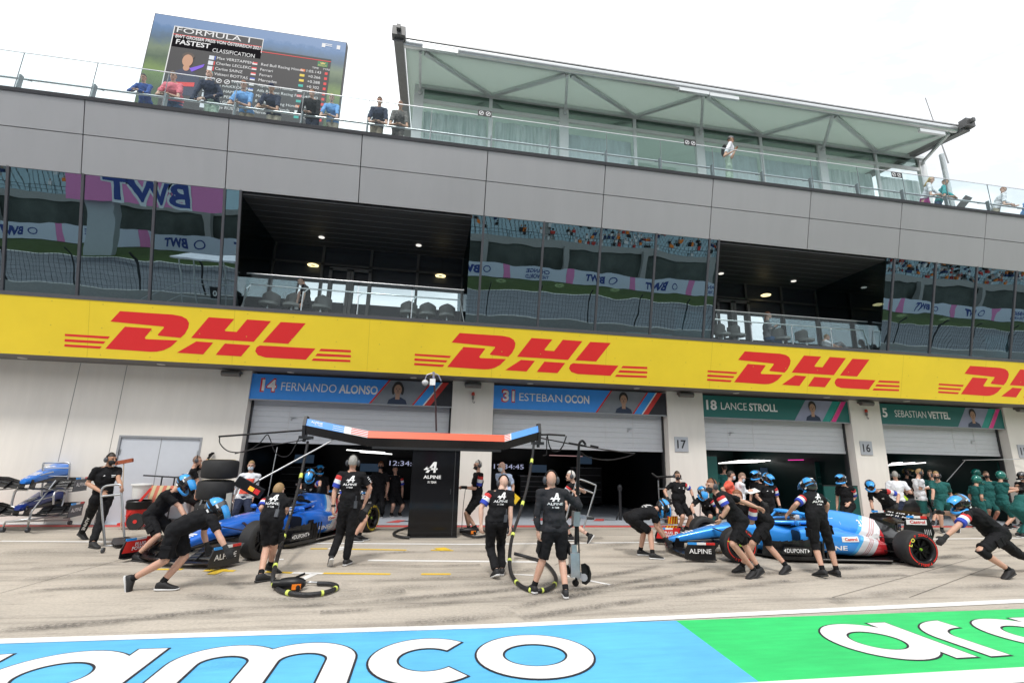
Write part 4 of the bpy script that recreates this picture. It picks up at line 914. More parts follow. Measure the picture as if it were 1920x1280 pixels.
# ================================================================ PEOPLE
SKIN = M('skin', (.56, .33, .24), .5, var=.08, scale=30, spec=.4); SKIN2 = M('skin_tanned', (.47, .26, .17), .5, var=.08, scale=30, spec=.4); SKIN3 = M('skin_pale', (.62, .40, .31), .5, var=.08, scale=30, spec=.4)
for sk in (SKIN, SKIN2, SKIN3):
    bs_ = sk.node_tree.nodes['Principled BSDF']; bs_.inputs['Subsurface Weight'].default_value = .12; bs_.inputs['Subsurface Radius'].default_value = (.02, .008, .004); bs_.inputs['Subsurface Scale'].default_value = .4
def cloth(name, c, v=.12): return M('cloth_'+name, c, .85, var=v, scale=12, bump=.3, bscale=22)
CL = dict(black=BLACKC, blackz=cloth('charcoal', (.012, .0125, .016)), white=cloth('white', (.72, .74, .78)), palebl=cloth('pale_blue', (.48, .58, .78)), green=cloth('green', (.006, .095, .09)), green2=cloth('deep_green', (.005, .07, .066)),
          pink=cloth('pink', (.70, .17, .21)), navy=cloth('navy', (.012, .02, .05)), blue=cloth('blue', (.02, .07, .28)), sky=cloth('sky', (.16, .36, .68)), khaki=cloth('khaki', (.30, .25, .18)), beige=cloth('beige', (.42, .38, .30)), mint=cloth('mint', (.40, .52, .42)),
          jeans=cloth('denim', (.05, .11, .22)), grey=cloth('grey', (.18, .18, .19)), orange=cloth('orange', (.80, .13, .08)), brown=cloth('brown', (.14, .085, .05)), magenta=cloth('magenta', (.35, .03, .2)), royal=cloth('royal', (.03, .06, .42)), camo=M('cloth_pattern', (.13, .12, .11), .85, var=.9, scale=26), teal=cloth('teal', (.05, .32, .33)), red=cloth('red', (.55, .04, .04)))
HAIR = dict(dark=M('hair_dark', (.025, .018, .013), .6, var=.4, scale=60), brown=M('hair_brown', (.075, .045, .025), .6, var=.4, scale=60), grey=M('hair_grey', (.30, .29, .27), .6, var=.35, scale=60), fair=M('hair_fair', (.30, .19, .085), .6, var=.3, scale=60), ginger=M('hair_ginger', (.20, .075, .03), .6, var=.3, scale=60), blond=M('hair_blond', (.50, .38, .19), .6, var=.3, scale=60), white=M('hair_white', (.60, .58, .55), .6, var=.15, scale=60), stubble=M('hair_stubble', (.22, .14, .10), .7, var=.2, scale=90))
HELB = M('helmet_carbon', (.02, .021, .024), .25, .1, coat=.5); HELC = M('helmet_cyan', (.03, .33, .80), .3, coat=.6); HELG = M('helmet_green', (.006, .16, .13), .2, .2, coat=.8); HELGY = M('helmet_grey', (.10, .10, .105), .3, .2, coat=.5); HELGO = M('helmet_gold', (.35, .27, .10), .3, .7, var=.5, scale=14); HELW = M('helmet_white', (.75, .75, .78), .3, coat=.5)
SHOEU = M('shoe_black', (.014, .014, .016), .7, var=.2, scale=20); SHOES = M('shoe_sole_white', (.62, .62, .62), .6); SHOEK = M('shoe_sole_black', (.02, .02, .02), .7)
MASKB = M('mask_black', (.012, .012, .014), .8); MASKW = M('mask_pale_blue', (.52, .60, .68), .8); EYEM = M('eye_dark', (.02, .015, .012), .2); EARC = M('headset_grey', (.055, .06, .07), .45); GLOVE = M('glove_black', (.015, .015, .016), .8)
PENDING = []       # objects with modifiers, baked once at the end
DECALS = []        # (lettering mesh object, shirt object, inward direction)
TEXN = bpy.data.textures.new('cloth_folds', 'CLOUDS'); TEXN.noise_scale = .085; TEXN.noise_depth = 2
def remesh(o, vox, it, folds=0.0):
    m = o.modifiers.new('r', 'REMESH'); m.mode = 'VOXEL'; m.voxel_size = vox; m.use_smooth_shade = True
    s = o.modifiers.new('s', 'SMOOTH'); s.factor = .5; s.iterations = it
    if folds: d = o.modifiers.new('d', 'DISPLACE'); d.texture = TEXN; d.strength = folds; d.mid_level = .5; d.texture_coords = 'GLOBAL'
    PENDING.append(o); return o
def fdir(az): return Vector((math.sin(rad(az)), -math.cos(rad(az)), 0))
def ldir(az): return Vector((math.cos(rad(az)), math.sin(rad(az)), 0))
def ik(a, c, l1, l2, pole):
    d = c-a; D = d.length
    if D > (l1+l2)*.995: return a + d*(l1/(l1+l2))
    u = d/D; x = (l1*l1-l2*l2+D*D)/(2*D); h = math.sqrt(max(0, l1*l1-x*x))
    p = pole-u*pole.dot(u); p = p.normalized() if p.length > 1e-4 else frame_of(u)[0]
    return a+u*x+p*h
def hand(b, w, d, pn, k, inf=0.0, curl=.6, side=1):
    """palm + five fingers; w wrist, d finger direction, pn palm normal, side: thumb on +-cross"""
    d = d.normalized(); pn = (pn-d*pn.dot(d)); pn = pn.normalized() if pn.length > 1e-3 else frame_of(d)[0]; s = d.cross(pn)*side
    rot = Matrix((s, pn, d)).transposed()
    b.ball(w+d*.05*k, (.044*k+inf, .02*k+inf, .058*k+inf), 10, 7, rot)
    for i, (o, ln) in enumerate(((-.033, .062), (-.011, .075), (.012, .07), (.034, .055))):
        p0 = w+(d*.085+s*o)*k; c1 = curl; p1 = p0+(d*math.cos(c1*.6)+pn*math.sin(c1*.6)).normalized()*ln*.55*k; p2 = p1+(d*math.cos(c1*1.5)+pn*math.sin(c1*1.5)).normalized()*ln*.55*k
        b.cap2(p0, p1, .0105*k+inf, .0095*k+inf, 7); b.cap2(p1, p2, .0095*k+inf, .008*k+inf, 7)
    t0 = w+(d*.03-s*.035)*k; t1 = t0+(d*.6-s*.75+pn*.25).normalized()*.035*k; t2 = t1+(d*.9-s*.25+pn*.4).normalized()*.03*k
    b.cap2(t0, t1, .013*k+inf, .011*k+inf, 7); b.cap2(t1, t2, .011*k+inf, .009*k+inf, 7)
def shoe(o, ank, d, pitch, k, sole, upper, lean=None):
    up = Vector((0, 0, 1)); d = d.normalized(); s = Vector((-d.y, d.x, 0))
    cp, sp = math.cos(pitch), math.sin(pitch); f = d*cp-up*sp; u = up*cp+d*sp
    base = ank-u*.085*k-f*.055*k
    def ring(x, w, h0, h1, n=10):
        c = base+f*x*k; out = []
        for i in range(n):
            a = 2*math.pi*i/n; ca, sa = math.cos(a), math.sin(a)
            out.append(c+s*(w*k*math.copysign(abs(ca)**.7, ca))+u*((h0+h1)/2+(h1-h0)/2*math.copysign(abs(sa)**.7, sa))*k)
        return out
    b = MB(); b.loft([ring(-.01, .02, .03, .07), ring(.0, .036, .025, .10), ring(.05, .04, .022, .125), ring(.1, .043, .02, .115), ring(.15, .046, .018, .082), ring(.2, .048, .016, .062), ring(.245, .042, .016, .048), ring(.275, .02, .02, .034)])
    so = b.build('shoe', upper, o, smooth=60)
    b = MB(); b.loft([ring(-.018, .022, .006, .03), ring(.0, .039, 0, .032), ring(.1, .04, 0, .028), ring(.2, .051, 0, .025), ring(.25, .045, .002, .025), ring(.285, .022, .01, .028)]); b.build('sole', sole, so, smooth=50)
def ball_part(c, r, rot, keep, seg=20, rings=14, mfun=None):
    b = MB(); b.ball(c, r, seg, rings, rot); inv = rot.transposed(); f2 = []; m2 = []
    for q in b.f:
        ctr = sum((b.v[i] for i in q), Vector())/len(q); l = inv @ (ctr-c); l = Vector((l.x/r[0], l.y/r[1], l.z/r[2]))
        if keep(l): f2.append(q); m2.append(mfun(l) if mfun else 0)
    b.f, b.mi = f2, m2; return b
def decal_a(b, o, u, v, s):      # slanted letter with an arrow stroke, used on shirts and panels
    P = lambda x, y: o+u*(x*s)+v*(y*s)
    b.poly([P(.30, .98), P(.58, .98), P(.50, 0), P(.30, 0), P(.33, .70), P(-.15, 0), P(-.42, 0)])
    b.poly([P(-.62, .25), P(-.28, .55), P(-.30, .42), P(.34, .42), P(.33, .25)]); b.poly([P(.47, .42), P(.72, .38), P(.62, .25), P(.49, .25)])
def person(label, sp, cat='person', group=None):
    k = sp.get('k', 1.03); az = sp['az']; F, Lv = fdir(az), ldir(az); UPV = Vector((0, 0, 1)); fz = sp.get('z', 0.0)
    near = sp.get('near', 0)
    # ---- feet
    feet = {}
    for s in 'LR':
        t = sp[s+'F']
        faz = t[2] if len(t) > 2 and t[2] is not None else az
        pitch = rad(t[3]) if len(t) > 3 else 0; fd = fdir(faz)
        if isinstance(t[0], Vector): g = t[0]
        elif len(t) > 4: g = None
        else: g = gr(t[0], t[1], fz)
        feet[s] = [g, fd, pitch, t]
    gy = [f[0].y for f in feet.values() if f[0] is not None]
    Y = sp.get('Y', sum(gy)/len(gy) if gy else 0)
    J = lambda t: t if isinstance(t, Vector) else at(t[0], t[1], Y+(t[2] if len(t) > 2 else 0))
    ank = {}
    for s in 'LR':
        g, fd, pitch, t = feet[s]
        if g is None: ank[s] = at(t[0], t[1], Y+t[4])
        else:
            u = UPV*math.cos(pitch)+fd*math.sin(pitch); f = fd*math.cos(pitch)-UPV*math.sin(pitch)
            ball = g if pitch > 0 else g+fd*.07*k      # pitched: the given point is the ball of the foot
            ank[s] = (ball-f*.13*k+u*.088*k) if pitch > 0 else g+UPV*.088*k
    P = J(sp['P']); N = J(sp['N']); H = J(sp['H'])
    T = (N-P).normalized(); tl = (N-P).length
    SL = sp.get('saz'); SLv = ldir(SL) if SL is not None else Lv
    Lv = Lv; fwdT = SLv.cross(T).normalized()        # chest direction: left x up
    if fwdT.dot(F) < 0: fwdT = -fwdT
    fat = sp.get('fat', 1.0)*1.08
    sh = {}; hp = {}
    for s, q in (('L', 1), ('R', -1)):
        sh[s] = J(sp[s+'S']) if s+'S' in sp else N+SLv*(.185*k*q)-T*(.055*k)
        hp[s] = P+Lv*(.088*k*q)
    kn = {}; el = {}; wr = {}
    for s, q in (('L', 1), ('R', -1)):
        kn[s] = J(sp[s+'K']) if s+'K' in sp else ik(hp[s], ank[s], .43*k, .42*k, F+Lv*.12*q)
        w = sp.get(s+'W')
        if w is None: wr[s] = sh[s]-UPV*.52*k+Lv*.06*q*k+F*.06*k
        else: wr[s] = J(w)
        el[s] = J(sp[s+'E']) if s+'E' in sp else ik(sh[s], wr[s], .29*k, .26*k, -F*.7-UPV*.5+Lv*.55*q)
    if sp.get('dbg'): print(label[:40], 'Y', round(Y, 2), 'torso', round(tl/k, 2), 'neck', round((H-N).length/k, 2), 'legs', [(round((kn[s]-hp[s]).length/k, 2), round((ank[s]-kn[s]).length/k, 2)) for s in 'LR'], 'arms', [(round((el[s]-sh[s]).length/k, 2), round((wr[s]-el[s]).length/k, 2)) for s in 'LR'])
    base = (feet['L'][0] or ank['L'])*.5+(feet['R'][0] or ank['R'])*.5; base.z = fz
    R_ = thing('person', label, cat, base, group=group)
    skin = {0: SKIN, 1: SKIN2, 2: SKIN3}[sp.get('skin', 0)]
    haz = sp.get('haz', az); hp_ = rad(sp.get('hpitch', 0)); hf0 = fdir(haz)
    HF = hf0*math.cos(hp_)-UPV*math.sin(hp_); HL = ldir(haz); HU = HF.cross(HL)*-1
    if HU.z < 0: HU = -HU
    HR = Matrix((HL, -HF, HU)).transposed()        # local x = left, y = back, z = up
    rotT = Matrix((SLv, -fwdT, T)).transposed()
    hl = lambda x, y, z: H+HR @ (Vector((x, y, z))*k)
    # ---- bare body, one continuous surface
    b = MB()
    b.cap2(hp['L'], hp['R'], .088*k, .088*k, 12)
    b.ball(P+T*tl*.28, (.135*k*fat, .095*k*fat, .16*k), 14, 10, rotT); b.ball(P+T*tl*.68, (.15*k, .105*k, .19*k), 14, 10, rotT)
    b.cap2(sh['L'], sh['R'], .052*k, .052*k, 10); b.cap2(N, N.lerp(H, .8), .054*k, .05*k, 10)
    for s in 'LR':
        b.cap2(N, sh[s], .05*k, .045*k, 8); b.cap2(sh[s], el[s], .05*k, .04*k, 9)
        b.cap2(el[s], el[s].lerp(wr[s], .35), .041*k, .043*k, 9); b.cap2(el[s].lerp(wr[s], .35), wr[s], .043*k, .027*k, 9)
        b.cap2(hp[s], kn[s], .088*k, .056*k, 10); c3 = kn[s].lerp(ank[s], .32)-((kn[s]-hp[s]).normalized()-(ank[s]-kn[s]).normalized()*0).cross(Lv).normalized()*0
        b.cap2(kn[s], c3, .055*k, .056*k, 10); b.cap2(c3, ank[s], .056*k, .036*k, 10)
        fd = feet[s][1]; pt_ = feet[s][2]; fu_ = UPV*math.cos(pt_)+fd*math.sin(pt_); ff_ = fd*math.cos(pt_)-UPV*math.sin(pt_); b.cap2(ank[s]-fu_*.02*k, ank[s]+ff_*.08*k-fu_*.045*k, .034*k, .024*k, 8)
        fdv = (wr[s]-el[s]).normalized(); pn = J(sp[s+'PN']) if s+'PN' in sp else (-UPV*.6+F*.2 - Lv*(.5 if s == 'L' else -.5))
        hd = sp.get(s+'HD'); hd = Vector(hd) if hd else fdv
        hand(b, wr[s]+fdv*.005, (hd*1.0+fdv*.6), pn, k, 0, sp.get('curl', .7), 1 if s == 'L' else -1)
    b.ball(hl(0, .008, .015), (.074*k, .094*k, .108*k), 16, 12, HR); b.ball(hl(0, -.03, -.055), (.056*k, .06*k, .062*k), 12, 9, HR)
    b.cap2(hl(0, -.088, .01), hl(0, -.105, -.022), .010*k, .015*k, 8); b.ball(hl(0, -.082, -.095), (.026*k, .02*k, .018*k), 8, 6, HR); b.ball(hl(0, -.086, -.058), (.026*k, .012*k, .010*k), 8, 6, HR)
    b.cap2(hl(-.04, -.078, .034), hl(.04, -.078, .034), .014*k, .014*k, 8)
    for q in (1, -1): b.ball(hl(.076*q, .012, -.005), (.012*k, .022*k, .034*k), 8, 6, HR)
    body = b.build('body', skin, R_); remesh(body, .0085 if near else .0115, 3 if near else 2)
    if not sp.get('helmet'):
        b = MB()
        for q in (1, -1): b.ball(hl(.031*q, -.086, .012), (.013*k, .006*k, .008*k), 8, 6, HR)
        b.build('eyes', EYEM, R_, smooth=60)
    # ---- clothes
    top = CL[sp.get('top', 'black')]; g = .02*k
    vx = .016
    b = MB(); b.cap2(hp['L']+T*.03*k, hp['R']+T*.03*k, .115*k, .115*k, 12)
    b.ball(P+T*tl*.28, (.165*k*fat, .125*k*fat, .19*k), 14, 10, rotT); b.ball(P+T*tl*.66, (.178*k*(1+.4*(fat-1)), .13*k*fat, .21*k), 14, 10, rotT)
    b.cap2(sh['L'], sh['R'], .07*k, .07*k, 10); b.ball(N-T*.01*k, (.068*k, .066*k, .04*k), 12, 8, rotT)
    slv = sp.get('sleeve', 'short'); sv = {}
    for s in 'LR':
        b.cap2(N-T*.02*k, sh[s], .06*k, .062*k, 8)
        if slv == 'short': e = sh[s].lerp(el[s], .72); b.cyl(sh[s], e, .064*k, .062*k, 12); sv[s] = e
        elif slv == 'long': b.cap2(sh[s], el[s], .064*k, .054*k, 10); b.cyl(el[s], el[s].lerp(wr[s], .93), .054*k, .04*k, 12)
        elif slv == 'none': pass
    shirt = b.build('shirt', top, R_); remesh(shirt, vx, 3, .042*k)
    if slv == 'short' and sp.get('stripe'):
        s = sp['stripe']; d = (el[s]-sh[s])
        for t0, t1, mt in ((.0, .26, CL['red']), (.26, .5, CL['white']), (.5, .74, CL['royal'])):
            b = MB(); n = 5; b.tube([sh[s]+d*(t0+(t1-t0)*i/(n-1)) for i in range(n)], [.073*k if t0 > 0 or i > 0 else .06*k for i in range(n)], 14); b.build('sleeve_stripe', mt, shirt, smooth=50)
    # ---- legs wear
    bot = CL[sp.get('bot', 'black')]; kind = sp.get('legs', 'shorts')
    b = MB(); b.cap2(hp['L'], hp['R'], .108*k, .108*k, 12); b.ball(P+T*.06*k, (.15*k*fat, .115*k*fat, .09*k), 12, 8, rotT)
    for s in 'LR':
        if kind == 'shorts':
            e = hp[s].lerp(kn[s], sp.get('short_len', .93)); b.cap2(hp[s], hp[s].lerp(e, .5), .108*k, .094*k, 12); b.cyl(hp[s].lerp(e, .4), e, .096*k, .082*k, 14)
        elif kind == 'skirt':
            b.cyl(P+T*.02, (kn['L']+kn['R'])/2, .14*k, .27*k, 18)
        else:
            b.cap2(hp[s], kn[s], .106*k, .078*k, 12); b.cap2(kn[s], kn[s].lerp(ank[s], .3), .078*k, .074*k, 12); b.cyl(kn[s].lerp(ank[s], .3), kn[s].lerp(ank[s], .95), .074*k, .062*k, 14)
    remesh(b.build({'shorts': 'shorts', 'skirt': 'skirt'}.get(kind, 'trousers'), bot, R_), vx, 3, .034*k)
    for s in 'LR': shoe(R_, ank[s], feet[s][1], feet[s][2], k, SHOES if sp.get('sole', 1) else SHOEK, SHOEU)
    if kind == 'shorts':
        for s in 'LR':
            b = MB(); b.tube([ank[s]+(kn[s]-ank[s]).normalized()*.02*k, ank[s]+(kn[s]-ank[s]).normalized()*.085*k], .043*k, 12); b.build('sock', BLACKC, R_, smooth=50)
    if sp.get('kneepad'):
        for s in 'LR':
            b = MB(); b.tube([kn[s].lerp(hp[s], .16), kn[s], kn[s].lerp(ank[s], .26)], [.072*k, .07*k, .068*k], 14); b.build('knee_pad', BLACKC, R_, smooth=60)
    if sp.get('gloves'):
        for s in sp['gloves']:
            b = MB(); fdv = (wr[s]-el[s]).normalized(); pn = (-UPV*.6+F*.2 - Lv*(.5 if s == 'L' else -.5)); hd = sp.get(s+'HD'); hd = Vector(hd) if hd else fdv
            hand(b, wr[s]+fdv*.005, (hd+fdv*.6), pn, k, .005, sp.get('curl', .7), 1 if s == 'L' else -1); b.cap2(wr[s]-fdv*.05*k, wr[s]+fdv*.02, .034*k, .034*k, 9)
            remesh(b.build('glove', GLOVE, R_), .010, 2)
    if sp.get('watch'):
        s = sp['watch']; d = (wr[s]-el[s]).normalized(); b = MB(); b.tube([wr[s]-d*.035, wr[s]-d*.005], .036*k, 12); b.build('watch', BLACKP, R_, smooth=50)
    if slv == 'short' and top is BLACKC and sp.get('stripe') == 'L' or sp.get('chest'):      # small white print on the plain sleeve
        b = MB(); s = 'R'; d = (el[s]-sh[s]).normalized(); side = -F*.3-Lv if s == 'R' else Lv; side = (side-d*side.dot(d)).normalized(); w_ = d.cross(side)
        for i_, (a_, l_) in enumerate(((.07, .05), (.105, .06), (.14, .045), (.165, .03))):
            c_ = sh[s]+d*a_*k+side*.077*k; b.poly([c_-w_*l_*.5*k, c_+w_*l_*.5*k, c_+w_*l_*.5*k+d*.014*k, c_-w_*l_*.5*k+d*.014*k])
        b.build('sleeve_print', LETW, shirt)
    if kind == 'shorts' and near:      # leg pockets
        for s, q in (('L', 1), ('R', -1)):
            d = (kn[s]-hp[s]).normalized(); side = Lv*q; side = (side-d*side.dot(d)).normalized(); w_ = d.cross(side); c_ = hp[s]+d*.27*k+side*.10*k
            b = MB(); b.obox(c_, w_*.06*k, d*.075*k, side*.012*k); b.obox(c_-d*.06*k+side*.012*k, w_*.064*k, d*.022*k, side*.008*k); b.build('pocket', bot, R_)
    # ---- head wear
    hc = hl(0, .008, .015); hr = (.074*k, .094*k, .108*k)
    hair = sp.get('hair')
    if hair:
        col = HAIR[hair]; kk = 1.10 if hair != 'stubble' else 1.03
        long_ = sp.get('long')
        bb_ = ball_part(hc, tuple(x*kk for x in hr), HR, lambda l: not (l.y < -.12 and l.z < .52) and not (l.z < (-.42 if not long_ else -2)) and not (abs(l.x) > .8 and l.z < -.05 and l.y < .25) and not (hair == 'stubble' and l.z > 2))
        hh = bb_.build('hair', col, R_, smooth=70)
        if long_:
            b = MB(); b.loft([[hl(x*w, .06+.045*y+yo, z) for x, y in ((-1, 0), (-.6, .8), (0, 1.1), (.6, .8), (1, 0), (.6, -.5), (0, -.6), (-.6, -.5))] for w, yo, z in ((.075, 0, .05), (.088, .01, -.06), (.095, .03, -.16), (.08, .04, -.25), (.03, .04, -.30))]); b.build('hair_length', col, hh, smooth=70)
    if sp.get('cap'):
        bb_ = ball_part(hl(0, .005, .03), (.083*k, .103*k, .105*k), HR, lambda l: l.z > .05); cp_ = bb_.build('cap', CL[sp['cap']], R_, smooth=60)
        b = MB(); b.loft([[hl(x, -.07-y*(1-(x/.075)**2)*.9, .045-y*.16+dz) for x in (-.07, -.045, -.015, .015, .045, .07)] for y, dz in ((0, 0), (.09, 0), (.09, -.006), (0, -.006))], caps=False, closed=False); b.build('peak', CL[sp['cap']], cp_)
    if sp.get('mask'):
        ball_part(hl(0, -.03, -.055), (.064*k, .078*k, .066*k), HR, lambda l: l.y < -.05 and -.95 < l.z < .62, 20, 14).build('face_mask', MASKB if sp['mask'] == 'black' else MASKW, R_, smooth=60)
    if sp.get('glasses'):
        b = MB()
        for q in (1, -1): b.ball(hl(.033*q, -.094, .014), (.027*k, .006*k, .018*k), 10, 6, HR); b.bar(hl(.06*q, -.09, .018), hl(.08*q, .0, .012), .005, .006)
        b.build('glasses', BLACKP, R_)
    if sp.get('headset'):
        b = MB(); b.tube([hl(.09*math.cos(rad(a)), .01, .01+.125*math.sin(rad(a))) for a in range(0, 181, 15)], .012*k, 8); b.tube([hl(.095, -.02, -.03), hl(.085, -.09, -.07), hl(.03, -.13, -.075)], .005*k, 6); b.ball(hl(.03, -.13, -.075), .013*k, 8, 6); hs = b.build('headset', BLACKP, R_, smooth=50)
        for q in (1, -1): b = MB(); b.ball(hl(.096*q, .012, -.005), (.03*k, .046*k, .056*k), 12, 8, HR); b.build('ear_cup', EARC, hs, smooth=60)
    hk = sp.get('helmet')
    if hk:
        main, sec = {'blue': (HELB, HELC), 'green': (HELG, HELG), 'gold': (HELB, HELGO), 'black': (HELB, HELGY), 'driver': (HELW, LBLUE)}[hk]
        mats = [main, sec, HELGY]
        def mf(l): return 1 if (l.y > .15 and l.z > -.35 and abs(l.x) > .12) else (2 if l.z > .35 else 0)
        if hk == 'green': mf = lambda l: 0
        sb = ball_part(hl(0, .01, .01), (.122*k, .148*k, .142*k), HR, lambda l: not (l.y < -.28 and -.42 < l.z < .36 and abs(l.x) < .82) and l.z > -.86, 28, 20, mf)
        ho = sb.build('helmet', mats, R_, smooth=50)
        ball_part(hl(0, .012, .01), (.112*k, .132*k, .13*k), HR, lambda l: l.y > -.35 and l.z > -.8).build('helmet_lining', BLACKP, ho, smooth=50)
        b = MB(); b.tube([hl(.105*math.cos(rad(a)), -.03-.145*math.sin(rad(a)), -.085-.03*math.sin(rad(a))) for a in range(0, 181, 15)], .024*k, 8); b.build('chin_bar', HELC if hk == 'blue' else main, ho, smooth=50)
        if hk == 'blue':
            b = MB(); b.loft([[hl(.127*math.sin(t), .01-.152*math.cos(t), z+.01*math.cos(t)) for t in [math.pi*(.36+1.28*i/14) for i in range(15)]] for z in (-.012, .03)], caps=False, closed=False); b.build('goggle_strap', BLACKP, ho, smooth=60)
            b = MB()
            for q in (1, -1):
                b.poly([hl(.127*q, -.03, .075), hl(.127*q, .03, .085), hl(.124*q, .035, .06), hl(.127*q, -.02, .052)]); b.poly([hl(.128*q, .0, -.05), hl(.124*q, .05, -.045), hl(.122*q, .05, -.07), hl(.126*q, .005, -.072)])
            b.poly([hl(-.03, .155, .055), hl(.03, .155, .055), hl(.025, .153, .075), hl(-.025, .153, .075)]); b.build('helmet_print', LETW, ho)
            b = MB(); b.loft([[hl(x, y, z) for x in (-.018, .018)] for y, z in ((-.06, .147), (0, .157), (.06, .147), (.11, .115), (.145, .065))], caps=False, closed=False); b.build('helmet_stripe', HELB, ho, smooth=60)
        if hk == 'blue' or hk == 'gold':
            b = MB(); pts = []
            for y, z, w in ((-.02, .142, .085), (-.09, .142, .10), (-.17, .118, .095), (-.235, .085, .06)): pts.append([hl(w*math.sin(t), y+.03*abs(math.sin(t)), z-.04*(1-math.cos(t))*1.6) for t in (-1.35, -.9, -.45, 0, .45, .9, 1.35)])
            n0 = len(pts); b.loft(pts+[[q-HU*.006 for q in r] for r in reversed(pts)], caps=False, closed=False); b.build('peak', HELC if hk == 'blue' else HELGO, ho, smooth=60)
            b = MB(); b.loft([[hl(.094*math.sin(t), -.118*math.cos(t)-.012, z) for t in (-.95, -.6, -.3, 0, .3, .6, .95)] for z in (-.03, .045)], caps=False, closed=False); b.build('goggles', BLACKP, ho, smooth=60)
        else:
            ball_part(hl(0, .008, .01), (.124*k, .15*k, .138*k), HR, lambda l: l.y < -.2 and -.05 < l.z < .42 and abs(l.x) < .86).build('visor', M('visor_dark', (.01, .012, .014), .08, .0, coat=1), ho, smooth=60)
    # ---- logos and printing on the shirt
    def decal(name, mat, centre, u, v, draw, into):
        b = MB(); draw(b, centre-into*.25, u, v)
        DECALS.append((b.build(name, mat, shirt), shirt, into.copy()))
    Ud, Vd = SLv, T
    if sp.get('logo') == 'back':
        c = P+T*tl*.72-fwdT*.05; uu = SLv*-1
        def dr(b, c, u, v):
            u = SLv; u = -u if RIGHT.dot(u) < 0 else u
            s_ = .16*k; decal_a(b, c+v*.0, u, v, s_*.72); b.text('ALPINE', c-v*.05*k, u, v, .034*k, w=.235*k, bold=.02, align='C'); b.text('F1 TEAM', c-v*.095*k, u, v, .024*k, w=.10*k, bold=.02, align='C')
        decal('back_logo', LETW, c, uu, T, dr, fwdT)
    if sp.get('logo') == 'front' or sp.get('chest'):
        def dr(b, c, u, v):
            u = SLv if RIGHT.dot(SLv) > 0 else -SLv
            decal_a(b, c-u*.07*k+v*.02*k, u, v, .028*k); b.poly([c+u*.05*k+v*.03*k, c+u*.10*k+v*.03*k, c+u*.10*k+v*.045*k, c+u*.05*k+v*.045*k]); b.poly([c+u*.055*k, c+u*.095*k, c+u*.095*k+v*.018*k, c+u*.055*k+v*.018*k])
        decal('chest_logo', LETW, P+T*tl*.70, Ud, Vd, dr, -fwdT)
    if sp.get('bib'):
        mt = {'red': M('bib_red_print', (.75, .10, .06), .7, var=.5, scale=18), 'white': M('bib_white_print', (.75, .55, .52), .7, var=.5, scale=16)}[sp['bib']]
        dw = .13*k
        def dr(b, c, u, v):
            n = 6
            for i in range(n):
                for j in range(n):
                    x0, x1, y0, y1 = -dw+2*dw*i/n, -dw+2*dw*(i+1)/n, -.26*k+.36*k*j/n, -.26*k+.36*k*(j+1)/n; b.poly([c+u*x0+v*y0, c+u*x1+v*y0, c+u*x1+v*y1, c+u*x0+v*y1])
        decal('bib', mt, P+T*tl*.66, SLv, T, dr, -fwdT)
        def dr2(b, c, u, v):
            u = SLv if RIGHT.dot(SLv) > 0 else -SLv
            for t_, yy, h in (('FORMULA 1', .03, .022), ('F1', -.14, .03)): b.text(t_, c+v*yy*k+(-fwdT)*-.0, u, v, h*k, align='C', bold=.03)
        decal('bib_lettering', LETW, P+T*tl*.66, SLv, T, dr2, -fwdT)
    if sp.get('leg_text'):      # letters running down the outer trouser leg
        s = sp['leg_text']; a, c = kn[s].lerp(hp[s], .2), ank[s]; d = (c-a).normalized(); side = (CPOS-a); side = (side-d*side.dot(d)).normalized(); u = d; v = side.cross(d)*1
        if v.dot(RIGHT) < 0: v = -v
        b = MB(); b.text('ALPINE', a+side*.088*k-v*.025*k, u, v, .05*k, w=.40*k, bold=.02); b.build('leg_lettering', LETW, R_)
    if sp.get('radio'):
        s = sp['radio']; q = 1 if s == 'L' else -1; c = P+Lv*(.12*q*k)-fwdT*.11*k+T*.06*k; b = MB(); b.obox(c, Lv*.028, fwdT*.018, T*.06); b.cyl(c+T*.06, c+T*.15, .008); b.build('radio', EARC, R_)
    if sp.get('backpack'):
        c = P+T*tl*.62-fwdT*.17*k; b = MB(); b.ball(c, (.14*k, .09*k, .21*k), 14, 10, rotT); b.build('backpack', BLACKC, R_, smooth=60)
    return dict(root=R_, wr=wr, el=el, P=P, N=N, H=H, Y=Y, sh=sh, F=F, ank=ank)
ALP = dict(top='black', bot='black', stripe='L')
def D(*ds, **kw):
    r = {}
    for d in ds: r.update(d)
    r.update(kw); return r
PITG = 'crew and officials in the pit lane'
DBG = 0
def C_(label, **kw):
    return person(label, D(ALP, kw, dbg=DBG), group=PITG)
PP = {}
PP['A'] = C_('masked headset man in black trousers holding a steel hand trolley', az=45, haz=70, H=(208, 861, 0), N=(202, 876, .02), P=(190, 938, 0), LF=(172, 1027, 60), RF=(157, 1011, 70, 25), RE=(164, 906, -.12), RW=(189, 921, -.25), LE=(222, 898, -.1), LW=(228, 912, -.3),
  legs='trousers', hair='dark', headset=1, mask='black', chest=1, skin=1, leg_text='R', sole=0, near=1, stripe=None)
PP['B1'] = C_('crew member in blue peaked helmet bending at the far side of the left car nose', az=80, H=(347, 905, 0), N=(326, 921, 0), P=(286, 966, 0), LF=(288, 1042, 80), RF=(254, 1052, 70), RE=(337, 949, -.1), RW=(347, 970, -.15), LW=(352, 972, .15), helmet='blue', hpitch=45, gloves='LR', near=1, sole=0, stripe=None)
